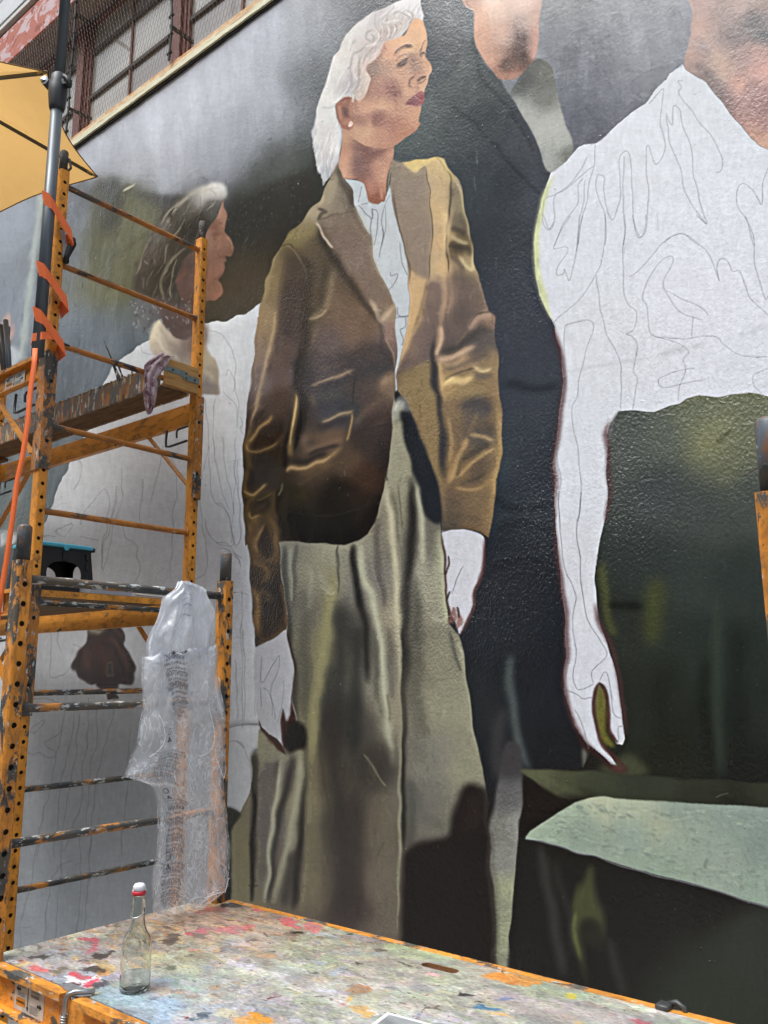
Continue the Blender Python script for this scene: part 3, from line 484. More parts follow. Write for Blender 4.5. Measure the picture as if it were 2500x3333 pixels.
    for pts, w, c, a in [
        ([(300, 30), (350, 70), (378, 120), (380, 180)], 8, '6d5c2a', .8), ([(378, 160), (372, 300), (352, 420), (352, 560), (372, 680)], 10, '3c3527', .8), ([(300, 40), (345, 60), (375, 100)], 14, 'd2bd66', .8), ([(225, 70), (250, 160), (268, 300), (274, 450), (264, 620), (250, 730)], 6, '4f4431', .7), ([(60, 200), (70, 340), (100, 500), (135, 620), (148, 740)], 10, '5a5041', .7),
        ([(340, 330), (350, 400), (345, 480)], 16, 'ddb668', .7), ([(300, 480), (290, 600)], 40, 'd1a55f', .5), ([(280, 150), (290, 260)], 50, 'bb9d66', .5), ([(330, 700), (280, 760), (260, 800)], 40, '7c6354', .6), ([(362, 700), (345, 840), (325, 960), (312, 1040), (300, 1100)], 14, 'b78f62', .85), ([(372, 700), (352, 900), (335, 1080), (300, 1170)], 14, '6f5a4c', .6), ([(318, 1000), (322, 1080), (300, 1160)], 12, 'cd9f68', .9),
        ([(395, 140), (430, 240), (465, 360), (490, 480)], 12, 'ab9c62', .7), ([(400, 240), (400, 360), (430, 440)], 46, '7d7150', .5), ([(375, 420), (420, 440), (465, 470)], 26, '3d382e', .75), ([(370, 465), (420, 500), (480, 515)], 18, 'a8965a', .85), ([(365, 520), (420, 540), (480, 540), (500, 590)], 30, '33302b', .8), ([(420, 585), (460, 630), (510, 650), (512, 560), (500, 510)], 12, 'c0ab68', .9), ([(370, 580), (420, 620), (460, 660)], 24, '554a3f', .6),
        ([(530, 700), (570, 800), (592, 880), (560, 910)], 12, 'a58b62', .6), ([(400, 700), (450, 800), (500, 880)], 80, '67574a', .6), ([(480, 980), (540, 920), (630, 905)], 8, '38332c', .8), ([(480, 1000), (530, 950), (590, 930), (632, 930)], 26, 'a2805e', .8), ([(470, 1010), (440, 1060), (400, 1100)], 14, '857049', .7), ([(330, 1150), (420, 1110), (520, 1020), (600, 1000)], 40, '393734', .8), ([(350, 1000), (400, 900), (480, 860)], 60, '5d4f46', .5), ([(520, 1060), (570, 1020), (625, 1010)], 30, '474641', .6),
        ([(300, 1178), (380, 1160), (460, 1130), (530, 1090)], 22, 'c79a68', .95), ([(300, 1185), (360, 1210), (430, 1200), (480, 1160)], 26, 'c29b62', .75), ([(340, 1240), (420, 1220), (520, 1180), (600, 1140)], 22, '554c44', .6), ([(505, 1220), (560, 1245), (620, 1225)], 14, 'c3a860', .9), ([(600, 1110), (632, 1200), (636, 1320), (640, 1450)], 22, '93784c', .6), ([(305, 1190), (315, 1280), (335, 1350), (360, 1400)], 16, 'bd9450', .8),
        ([(335, 1315), (390, 1290), (450, 1300), (510, 1275)], 22, 'd8b45c', .95), ([(340, 1300), (400, 1265), (520, 1230)], 12, '4c4439', .7), ([(520, 1270), (560, 1280), (620, 1270)], 26, '55514c', .7), ([(400, 1350), (480, 1370), (600, 1340)], 40, '9b8149', .6), ([(440, 1460), (520, 1420), (590, 1430), (560, 1490)], 50, '403f40', .85), ([(520, 1510), (510, 1600), (600, 1640), (630, 1560)], 60, '4c4740', .6),
        ([(500, 1600), (560, 1620), (620, 1640)], 16, 'a8874c', .85), ([(480, 1620), (440, 1700), (400, 1800), (360, 1880)], 18, 'b48c48', .85), ([(530, 1480), (510, 1560), (490, 1610)], 16, '8d7142', .7), ([(560, 1530), (600, 1560), (590, 1600)], 40, '3f3b36', .6), ([(450, 1760), (520, 1700), (600, 1660)], 26, '3d382f', .8), ([(400, 1850), (480, 1790), (560, 1720), (630, 1680)], 12, 'a8843f', .85), ([(440, 1880), (520, 1860), (590, 1830)], 16, '3b352b', .8), ([(400, 1900), (480, 1920), (580, 1900), (640, 1860)], 12, '9f7c3d', .8), ([(460, 1680), (430, 1780), (410, 1850)], 26, '4c4230', .7),
        ([(640, 1440), (665, 1560), (670, 1680), (650, 1800), (640, 1900), (620, 2080)], 22, 'a5833f', .75), ([(345, 1500), (380, 1640), (370, 1780), (350, 1900)], 22, 'a58040', .7), ([(360, 1930), (380, 2000), (440, 1980)], 50, '4e4436', .6), ([(420, 2020), (540, 2040)], 60, '6b563a', .5), ([(330, 2080), (440, 2060), (560, 2110)], 30, '574730', .6), ([(345, 1900), (335, 2000), (330, 2100)], 18, '8a6e40', .7)]:
        jr(pts, w, c, a)
    # satin glints
    for fr, pts, w_, c_, a_, cl in (
        (JR, [(305, 1180), (380, 1162), (450, 1138), (510, 1105)], 9, 'e3ba84', .9, R), (JR, [(338, 1318), (390, 1294), (450, 1302), (505, 1280)], 10, 'f0cf78', .9, R), (JR, [(510, 1222), (560, 1246), (612, 1228)], 7, 'dcc47e', .85, R), (JR, [(478, 1000), (530, 948), (590, 926), (632, 922)], 8, 'c39d78', .85, R), (JR, [(500, 1600), (560, 1618), (625, 1638)], 7, 'cba660', .8, R), (JR, [(484, 1620), (446, 1700), (408, 1800), (366, 1878)], 8, 'd3a95a', .85, R),
        (JR, [(405, 1852), (484, 1792), (562, 1722), (632, 1682)], 5, 'c59f56', .75, R), (JR, [(400, 1902), (480, 1922), (582, 1902)], 6, 'bd9550', .7, R), (JR, [(642, 1450), (664, 1560), (668, 1680), (650, 1800), (636, 1960)], 8, 'c39e55', .75, R), (JR, [(424, 588), (462, 632), (508, 650), (512, 570)], 6, 'ddc67e', .85, R), (JR, [(374, 466), (424, 502), (484, 516)], 7, 'c3b06a', .8, R), (JR, [(398, 148), (434, 250), (468, 370), (494, 500)], 5, 'c3b06c', .7, R),
        (JR, [(322, 1000), (324, 1070), (302, 1155)], 7, 'e3b982', .85, R), (JR, [(308, 1195), (318, 1280), (338, 1350)], 7, 'd6ae66', .8, R), (JR, [(344, 330), (352, 400), (346, 500), (356, 580)], 8, 'f0cd80', .7, R), (JR, [(150, 720), (150, 860), (130, 960), (100, 1090)], 9, 'deb874', .7, R), (JR, [(375, 1500), (384, 1640), (374, 1760)], 7, 'bd9650', .6, R), (JR, [(240, 720), (232, 820), (205, 920), (160, 1030)], 7, '3f352c', .5, R),
        (JL, [(320, 60), (294, 280), (246, 520), (198, 740), (156, 920), (108, 1100)], 8, 'cdae72', .8, L), (JL, [(290, 990), (225, 1082), (148, 1162), (92, 1240)], 9, 'c0984a', .85, L), (JL, [(52, 1702), (110, 1736), (176, 1690), (232, 1636)], 8, 'd0a854', .9, L), (JL, [(442, 1522), (482, 1478), (600, 1478), (720, 1440), (838, 1382)], 9, 'dcb368', .85, L), (JL, [(762, 1056), (880, 1018), (980, 976), (1036, 948)], 7, 'cfb078', .85, L), (JL, [(1030, 965), (1020, 1080), (1010, 1175), (994, 1240)], 6, 'c39f56', .8, L),
        (JL, [(662, 716), (800, 668), (940, 630), (1046, 592)], 8, 'bd9e70', .7, L), (JL, [(515, 815), (510, 960), (496, 1130), (480, 1280)], 7, 'e3bf6c', .85, L), (JL, [(74, 1250), (86, 1322), (162, 1334), (262, 1308), (342, 1258)], 6, 'b3904a', .8, L), (JL, [(84, 1884), (112, 1948), (198, 1918)], 7, 'bd9546', .8, L), (JL, [(640, 118), (740, 86), (800, 26)], 8, 'c3a878', .7, L), (JL, [(1300, 720), (1370, 670), (1430, 612)], 14, 'bd9a68', .5, L),
        (FD, [(262, 340), (218, 420), (222, 500)], 6, 'c99c50', .8, L), (FD, [(200, 680), (226, 770), (218, 900)], 8, 'cf9c48', .75, L), (FJ, [(838, 790), (882, 862), (902, 898), (932, 868), (972, 818)], 7, 'dcbf90', .85, L), (FJ, [(545, 385), (568, 420), (604, 478), (640, 512)], 5, 'd6c29c', .85, L), (FJ, [(300, 640), (275, 760), (258, 860)], 8, 'a08d54', .6, L), (FJ, [(360, 503), (300, 600), (275, 700)], 6, 'a3935c', .6, L)):
        K(T(fr, pts), w_ * fr[2] * 2.4, c_, a_ * .58, w_ * fr[2] * .75, clip=cl)
    jm = np.clip(L + R, 0, 1)[..., None]; jg = cv.c.mean(2, keepdims=True); jc = jg + (cv.c - jg) * .80
    jc = jc * np.array([1.03, 1.01, 1.06], np.float32) + (R[..., None] * .03) * np.array([1.1, 1., .8], np.float32); cv.c = cv.c + (jc - cv.c) * jm
    # navy lining and belt
    F(T(FJ, [(1000, 1420), (1040, 1395), (1072, 1440), (1120, 1560), (1150, 1659), (1160, 1740), (1120, 1760), (1080, 1720), (1060, 1640), (1020, 1540)]) , '22262b', 3)
    F(T(FD, [(1055, -60), (1100, -60), (1160, 0), (1190, 70), (1215, 180), (1226, 300), (1205, 345), (1160, 330), (1130, 290), (1112, 200), (1100, 140), (1075, 80), (1062, 20)]), '23272d', 3)
    F(T(FJ, [(968, 1300), (990, 1285), (1010, 1320), (1000, 1340), (975, 1350)]), '25262a', 2)
    K(T(FJ, [(1000, 1310), (1015, 1350), (1040, 1400)]), 22, '6d7071', .8, 5); K(T(FJ, [(992, 1330), (978, 1390), (985, 1440)]), 13, 'c3c5bd', .9, 3); K(T(FJ, [(1000, 1400), (1010, 1345), (1020, 1390)]), 8, 'b3b5ad', .8, 3); K(T(FJ, [(965, 1390), (985, 1420), (975, 1470)]), 10, '6f6f63', .7, 3)
    K(T(FJ, [(1003, 1425), (1025, 1500), (1060, 1640)]), 8, '14161a', .5, 3)
    # ---------------- unpainted blouse
    sh = T(FJ, [(690, 125), (750, 140), (800, 150), (860, 200), (920, 230), (938, 180), (950, 165), (960, 250), (970, 330), (1000, 450), (1030, 560), (1040, 660), (1050, 760), (1047, 860), (1032, 950), (1012, 1010), (992, 1090), (985, 1150), (978, 1200), (985, 1270), (975, 1285), (972, 1200), (971, 1100), (976, 950), (978, 860), (974, 820), (955, 765), (895, 665), (858, 560), (838, 450), (800, 360), (750, 280), (745, 200), (720, 155)])
    F(sh, 'bcc2c6', 1.2, curve=False)
    K(T(FJ, [(755, 290), (800, 360), (838, 450), (858, 560), (900, 665)]), 8, 'b3ad96', .7, 3)
    for fr, pts in ((HB, [(690, 1120), (780, 1190), (850, 1290), (850, 1400), (830, 1659)]), (HB, [(866, 1145), (866, 1300), (870, 1170), (930, 1230), (920, 1400), (890, 1659)]), (HB, [(1115, 980), (1050, 1100), (975, 1320), (1000, 1450), (1010, 1659)]), (HB, [(1050, 1150), (1040, 1350), (1010, 1550)]), (HB, [(725, 850), (700, 1000), (690, 1080)]), (HB, [(740, 1110), (830, 1070)]),
                    (FJ, [(890, 400), (905, 460), (890, 560)]), (FJ, [(945, 640), (950, 660), (985, 655), (970, 700), (935, 745), (960, 770)]), (FJ, [(990, 480), (1010, 600), (1035, 660)]), (FJ, [(985, 830), (990, 870), (1010, 888), (1045, 885)]), (FJ, [(1030, 890), (1025, 930), (1000, 945), (1010, 990), (1000, 1030)]), (FJ, [(975, 885), (1040, 890)])):
        K(T(fr, pts), 2.4, '6b6f78', .75, .6, taper=False)
    # ---------------- neck, face
    nkp = T(HB, [(410, 20), (470, 120), (480, 180), (455, 330), (430, 480), (425, 560), (440, 640), (480, 740), (560, 755), (640, 750), (700, 785), (760, 820), (775, 900), (800, 1000), (830, 1050), (870, 1070), (930, 1110), (980, 1080), (1020, 1085), (1055, 990), (1070, 860), (1090, 700), (1130, 560), (1150, 400), (1160, 290), (1200, 240), (1320, 160), (1400, 100), (1500, -20), (900, -200), (420, -200)])
    nk = cv.full(nkp, 1.3)
    cv.region(nk, [(1110, 450, 'c4926f'), (1118, 530, 'cf9876'), (1115, 570, 'cf9a7a'), (1140, 500, 'c48b6b'), (1160, 480, '8d6355'), (1170, 520, '7d5c54'), (1180, 560, '8a6459'), (1200, 500, '80574e'), (1220, 495, '8a5a4c'), (1230, 540, 'b57e63'), (1250, 560, 'c58f70'), (1260, 500, 'c48d6f'), (1210, 600, 'b17660'), (1240, 640, 'a86e54'), (1220, 660, '9e6650'), (1250, 600, 'c18768'), (1190, 560, '946558'),
                   (1200, 445, 'b98566'), (1240, 470, 'ab7459'), (1180, 430, 'c08a66'), (1260, 440, 'a4694f'), (1300, 430, 'aa6f50'), (1350, 400, 'b97e5c'), (1150, 420, 'b58363'), (1225, 650, '8c5540'), (1240, 455, 'a56c56')], 16)
    K(T(HB, [(640, 260), (640, 450), (660, 600), (680, 740)]), 26, '84605a', .7, 9, clip=nk); K(T(HB, [(700, 280), (800, 360), (880, 400), (960, 380), (1020, 310), (1130, 250)]), 17, '744c47', .75, 6, clip=nk); K(T(HB, [(900, 430), (820, 470), (740, 540)]), 22, '8a5f52', .5, 9, clip=nk); K(T(HB, [(940, 920), (930, 1060)]), 7, '8f5844', .7, 2, clip=nk); K(T(HB, [(985, 900), (980, 1060)]), 7, 'c88d72', .7, 2, clip=nk)
    K(T(HB, [(1060, 980), (1090, 720), (1150, 400)]), 5, 'a5664f', .7, 2, clip=nk); K(T(HB, [(450, 690), (480, 745), (620, 750), (760, 810), (790, 980)]), 4, 'a06950', .7, 1.5, clip=nk); K(T(HB, [(1000, 480), (980, 640), (990, 800)]), 26, 'd29c7c', .5, 9, clip=nk); K(T(HB, [(860, 260), (920, 310), (990, 250)]), 20, 'c99274', .6, 7, clip=nk)
    F(T(HB, [(1150, 480), (1155, 600), (1130, 700), (1110, 830), (1090, 920), (1095, 800), (1110, 650)]), '8f8369', 1.5)
    face = cv.full(T(HA, [(880, 460), (1000, 420), (1150, 470), (1230, 330), (1300, 235), (1390, 235), (1420, 300), (1450, 380), (1465, 470), (1462, 560), (1440, 640), (1440, 740), (1490, 800), (1515, 860), (1515, 920), (1480, 985), (1475, 1030), (1465, 1080), (1420, 1180), (1405, 1230), (1400, 1300), (1368, 1360), (1370, 1420), (1345, 1520), (1340, 1620), (1320, 1680), (1200, 1760), (900, 1900), (500, 1800), (420, 1640), (480, 1560), (500, 1300), (600, 1100), (660, 800)]), 1.2)
    cv.region(face, lift([(1340, 90, 'd39c72'), (1360, 120, 'd29e74'), (1290, 130, 'cf9b75'), (1330, 160, 'd0a077'), (1270, 170, 'c38a69'), (1380, 180, 'c2916a'), (1260, 220, 'a3755c'), (1215, 230, '87695a'), (1230, 260, 'a2705a'), (1290, 200, 'b98363'), (1300, 240, 'bc8868'), (1340, 190, '9a6e55'), (1350, 210, '8b6450'), (1310, 225, 'b98868'), (1390, 215, 'b07a5b'), (1395, 235, 'd2a07b'), (1370, 240, 'a9745a'),
                     (1250, 290, '9c6656'), (1275, 285, '8a5648'), (1290, 300, '875447'), (1320, 285, 'b98464'), (1340, 280, 'b27d5f'), (1380, 270, 'c0916f'), (1210, 300, '9f6c57'), (1210, 340, 'c18b68'), (1180, 360, 'b88263'), (1250, 340, 'c38e6c'), (1240, 375, '8a5649'), (1220, 390, '885447'), (1270, 360, 'b07759'), (1300, 340, 'b27c5d'), (1320, 360, 'ad7657'), (1340, 380, 'b57d5a'), (1300, 400, 'a3674d'), (1270, 410, '9c6250'),
                     (1200, 420, 'bd8a66'), (1165, 390, '8c5b4c'), (1240, 430, 'ad7457'), (1320, 420, 'a86d4f'), (1160, 420, 'b38161')], 1.07, (.02, .035, .035)), 11)
    def ha(pts, w, c, a=.85, s=None, clip=face): K(T(HA, pts), w * .25316, c, a, max(w * .08, .8) if s is None else s, clip=clip)
    for pts, w, c, a in [
        ([(1040, 700), (1090, 640), (1150, 595), (1220, 582), (1278, 590)], 30, '5c4238', .85), ([(1180, 590), (1270, 590)], 34, '5a4036', .75), ([(1060, 850), (1120, 800), (1170, 765), (1230, 745)], 20, '4f3c38', .8), ([(1085, 850), (1150, 820), (1205, 775)], 34, '4c3b38', .85), ([(1060, 870), (1130, 850), (1190, 810)], 10, '8e6150', .8), ([(1060, 790), (1120, 720), (1190, 690), (1220, 730)], 12, '8f6350', .7),
        ([(1080, 900), (1150, 900), (1210, 850)], 24, 'b78466', .7), ([(1100, 940), (1170, 950), (1200, 900)], 12, '9c6b55', .6), ([(1230, 700), (1280, 740), (1290, 800)], 60, '8e6552', .6), ([(1440, 700), (1400, 690), (1375, 720)], 26, '57454a', .85), ([(1450, 520), (1400, 580), (1370, 660)], 12, '8a5f48', .8), ([(1440, 600), (1420, 660), (1450, 560)], 22, 'c69a78', .7), ([(1380, 620), (1370, 690), (1400, 740)], 26, '84604f', .7),
        ([(1290, 620), (1330, 640), (1350, 560)], 30, 'cb9a72', .5), ([(1330, 690), (1370, 760), (1380, 840)], 50, 'b27d5e', .6), ([(1440, 860), (1490, 880), (1500, 940)], 50, 'd6a581', .8), ([(1310, 960), (1250, 1010), (1240, 1070), (1265, 1110)], 22, '7a4f40', .85), ([(1330, 1040), (1370, 1000), (1440, 990)], 34, '4f322b', .9), ([(1320, 1070), (1390, 1060), (1440, 1020)], 16, '6c4436', .8), ([(1270, 960), (1320, 930), (1400, 920)], 16, 'a87357', .5),
        ([(1300, 1100), (1340, 1140), (1300, 1190)], 26, '9c6a52', .6), ([(1450, 1050), (1420, 1150)], 30, 'c69274', .6), ([(930, 1120), (1000, 1160), (1060, 1200)], 50, '8f6052', .45), ([(1040, 1200), (1060, 1240)], 26, '6b3f38', .7), ([(1050, 1260), (1070, 1360), (1050, 1440)], 30, '9a6550', .5), ([(780, 1560), (840, 1480), (860, 1430)], 70, '8c5e52', .42), ([(520, 1200), (530, 1340), (560, 1450)], 40, '8c5b4c', .6),
        ([(700, 900), (740, 990), (700, 1120), (640, 1280)], 40, '8b6353', .6), ([(880, 620), (800, 760), (760, 880)], 44, '8f6c5a', .7), ([(900, 530), (920, 600), (870, 660)], 24, '9c6555', .6), ([(1340, 1640), (1240, 1700), (1140, 1740)], 30, 'a3674e', .5), ([(960, 1600), (1080, 1560), (1180, 1500)], 12, '9c6350', .5)]:
        ha(pts, w, c, a)
    F(T(HA, [(1182, 1335), (1220, 1280), (1280, 1235), (1330, 1205), (1385, 1185), (1402, 1230), (1400, 1290), (1380, 1345), (1330, 1375), (1270, 1372), (1210, 1350)]), '8a4c50', 1.8, .9)
    F(T(HA, [(1340, 1220), (1398, 1200), (1400, 1290), (1370, 1350), (1330, 1300)]), '9c4248', 2, .8); K(T(HA, [(1190, 1335), (1270, 1320), (1350, 1290), (1398, 1270)]), 2.6, '6a3a3e', .6, 1.2); K(T(HA, [(1240, 1300), (1300, 1250), (1360, 1225)]), 5, '8c525a', .5, 2)
    # ear
    F(T(HA, [(400, 1230), (340, 1290), (290, 1360), (285, 1440), (300, 1550), (340, 1640), (420, 1690), (480, 1660), (495, 1560), (500, 1400), (490, 1260)]), 'a26a53', 1.5)
    ha([(330, 1360), (320, 1450), (350, 1560)], 34, 'bb7f62', .8, clip=None); ha([(400, 1380), (400, 1460), (440, 1500)], 60, '5b3a33', .85, clip=None); ha([(350, 1300), (420, 1270), (470, 1290)], 24, '84513f', .7, clip=None); ha([(480, 1280), (475, 1400), (480, 1500)], 28, 'b37d5f', .8, clip=None); ha([(360, 1600), (420, 1580), (450, 1560)], 40, 'c0876e', .7, clip=None)
    ha([(300, 1380), (290, 1480), (320, 1600)], 10, '7f4a3b', .6, clip=None)
    F(T(HA, [(460, 1560), (435, 1600), (430, 1635), (455, 1648), (480, 1630), (490, 1590)]), 'e6bfae', .8); ha([(458, 1610), (462, 1640)], 8, 'fbeee6', .9, clip=None)
    # ---------------- silver hair
    hp = T(HA, [(1380, -30), (1385, 60), (1412, 180), (1400, 250), (1340, 235), (1290, 240), (1240, 320), (1190, 400), (1120, 470), (1000, 500), (920, 530), (880, 600), (840, 680), (760, 780), (690, 860), (690, 920), (735, 1010), (700, 1100), (650, 1220), (580, 1305), (540, 1280), (530, 1240), (500, 1330), (490, 1260), (440, 1240), (380, 1250), (300, 1330), (280, 1370), (275, 1480)]) + \
        T(HB, [(380, -40), (440, 60), (472, 120), (480, 190), (450, 320), (430, 420), (425, 520), (395, 560), (350, 640), (290, 740), (240, 790), (215, 850), (200, 760), (150, 660), (125, 560), (95, 440), (75, 300), (80, 180), (100, 60), (130, -60)]) + \
        T(HA, [(50, 1500), (45, 1400), (75, 1300), (110, 1150), (150, 1050), (180, 930), (210, 830), (260, 720), (330, 640), (370, 540), (430, 460), (500, 380), (560, 310), (640, 230), (740, 165), (860, 110), (960, 60), (1060, 20), (1160, -5), (1290, -40)])
    hm = cv.full(hp, 1.6, curve=False)
    cv.region(hm, [(1350, 30, 'e0dcdc'), (1300, 20, 'e5e1e0'), (1240, 60, 'c9c1c1'), (1200, 120, 'cfc8c4'), (1270, 90, 'c5b9b0'), (1180, 60, 'd8d3d0'), (1140, 100, 'd9d4cf'), (1130, 180, 'd5cec8'), (1080, 220, 'dcd8d2'), (1060, 300, 'e0ddd8'), (1050, 370, 'd7d6d3'), (1040, 450, 'd3cfcb'), (1060, 500, 'd2cdca'), (1090, 470, 'dcd7d4'), (1080, 540, 'c2bcc0'), (1060, 560, 'a5abaf'), (1050, 590, '8e979b'),
                   (1120, 260, 'c9c5c2'), (1160, 200, 'd5c9c2'), (1180, 170, 'c8bcb8'), (1190, 220, 'd4b8a8'), (1170, 260, 'd0bdb0'), (1170, 300, 'cfb09c'), (1150, 280, 'b5aaa8'), (1100, 330, 'e0dcd6'), (1130, 300, 'bdb8b9'), (1210, 150, 'cbb5ae'), (1250, 110, 'c5b0a8'), (1300, 80, 'cbbdb5')], 14)
    def hs(pts, w, c, a=.8, s=None):
        if int(c[:2], 16) < 190: w, s = w * 1.7, w * .14
        K(T(HA, pts), w * .25316, c, a, max(w * .07, .7) if s is None else s, clip=hm)
    for pts, w, c, a in [
        ([(700, 560), (600, 640), (500, 700), (460, 850), (380, 900)], 16, '8f8b8c', .55), ([(560, 520), (480, 600), (460, 680)], 12, '9d9894', .5), ([(600, 700), (590, 900), (560, 1060), (530, 1240)], 18, '8d8684', .75), ([(480, 740), (460, 880), (480, 1000), (440, 1120), (400, 1220)], 16, 'a29b9f', .7), ([(450, 950), (470, 1040), (440, 1180)], 30, 'a9a2ad', .5), ([(520, 820), (510, 940), (530, 1060)], 22, 'e3dcd2', .6), ([(640, 800), (650, 900), (720, 990), (690, 1100), (630, 1220)], 26, 'e0c8b8', .8), ([(590, 960), (590, 1100), (580, 1240)], 20, 'cdb9ac', .6),
        ([(900, 560), (800, 720), (700, 820), (660, 900)], 20, 'd8b3a3', .8), ([(830, 560), (740, 640), (680, 720), (660, 820)], 16, 'b39c92', .7), ([(860, 620), (760, 720), (690, 780)], 14, 'e6cbbd', .8), ([(940, 500), (860, 540), (700, 600)], 24, 'cfc0b7', .7), ([(1000, 180), (930, 230), (905, 290), (960, 310), (1060, 270), (1150, 250)], 14, 'e9e3df', .85), ([(960, 190), (940, 240), (960, 280)], 12, '9f958f', .7), ([(1040, 200), (1110, 150), (1200, 180), (1240, 260), (1200, 380)], 14, 'a08f86', .7),
        ([(1200, 110), (1260, 150), (1275, 210), (1240, 300)], 12, '9d8c84', .7), ([(1060, 300), (1070, 380), (1030, 440)], 12, '9e8378', .75), ([(1010, 320), (1020, 400), (980, 470)], 12, 'a1877d', .7), ([(1110, 290), (1120, 350), (1070, 430)], 10, 'a38c80', .7), ([(950, 330), (990, 400), (960, 470)], 14, 'ece4e2', .8), ([(1040, 320), (1050, 400), (1000, 460)], 8, 'efe8e6', .7), ([(1160, 280), (1150, 360), (1080, 440)], 14, 'e2d6cf', .7), ([(1180, 240), (1210, 320), (1150, 410)], 10, 'eae0d8', .6), ([(920, 390), (890, 480), (850, 520)], 30, 'b08a80', .6),
        ([(780, 380), (700, 430), (690, 500), (750, 540), (780, 470), (740, 440)], 14, '9c9692', .7), ([(800, 330), (840, 430), (820, 520), (740, 590), (640, 590)], 18, 'e4dfda', .7), ([(800, 200), (800, 320), (870, 440), (830, 560)], 12, 'a8a09c', .5), ([(870, 300), (900, 400), (860, 470)], 14, 'e2ded9', .6), ([(1040, 60), (1020, 110), (960, 160), (880, 260)], 12, 'b6b0ac', .6), ([(1000, 110), (920, 160), (850, 230)], 18, 'e8e4e1', .6), ([(1320, 100), (1390, 90), (1400, 170)], 30, 'dcd9da', .7), ([(1280, 210), (1360, 200)], 20, 'd5ccc8', .6),
        ([(300, 640), (220, 860), (170, 1060)], 30, 'eae9e7', .6), ([(200, 1380), (320, 1290), (400, 1180), (450, 1060)], 10, 'e9e6e3', .8), ([(120, 1400), (230, 1380), (310, 1310)], 14, 'b3b0ae', .6), ([(400, 600), (300, 800), (260, 1000)], 40, 'dbd7cf', .5), ([(620, 400), (500, 520), (420, 680)], 40, 'dedad3', .5), ([(100, 1440), (90, 1560)], 30, 'dcdad6', .6), ([(420, 860), (350, 960), (300, 1140)], 30, 'e2e0dc', .6)]:
        hs(pts, w, c, a)
    for i in range(320):
        a = rng.uniform(0, 1); cx = 1350 - 1050 * a ** .8; cy = 60 + 1350 * a ** 1.4
        x, y = cx + rng.uniform(-60, 330) * (1 - abs(a - .5)), cy + rng.uniform(-60, 250); L = rng.uniform(60, 190)
        hs([(x, y), (x - L * .45, y + L * .5), (x - L * .55, y + L)], rng.uniform(4, 9), rng.choice(['f1efec', 'b9b2ae', 'a9a3a2', 'e9e2dc', 'c5b5ac']), rng.uniform(.25, .55), .6)
    for i in range(90):
        y = rng.uniform(0, 640); x = rng.uniform(100, 440); K(T(HB, [(x, y), (x - 25, y + 55), (x - 20, y + 120)]), 2.4, rng.choice(['f0eeec', 'b9b4b6', 'd9d5d4']), .5, .7, clip=hm)
    K(T(HB, [(395, 10), (460, 120), (470, 190), (430, 330)]), 5, 'aab0c4', .7, 1.5, clip=hm)
    for i in range(46):   # frayed fringe at the back of the hair
        y = rng.uniform(60, 800); x = 80 + max(0, (y - 300)) * .28; K(T(HB, [(x + 50, y - 40), (x + 5, y + 20), (x - 12 + rng.uniform(-8, 8), y + 70)]), 5, rng.choice(['c6c4c6', 'b0b2b6', 'd8d6d6']), .55, 1.2)
    for pts in ([(1000, 100), (970, 60), (900, 60), (840, 100)], [(1010, 70), (990, 30), (940, 25)], [(740, 165), (660, 210), (610, 260)]): K(T(HA, pts), 2.4, 'b9b6b4', .6, .7)
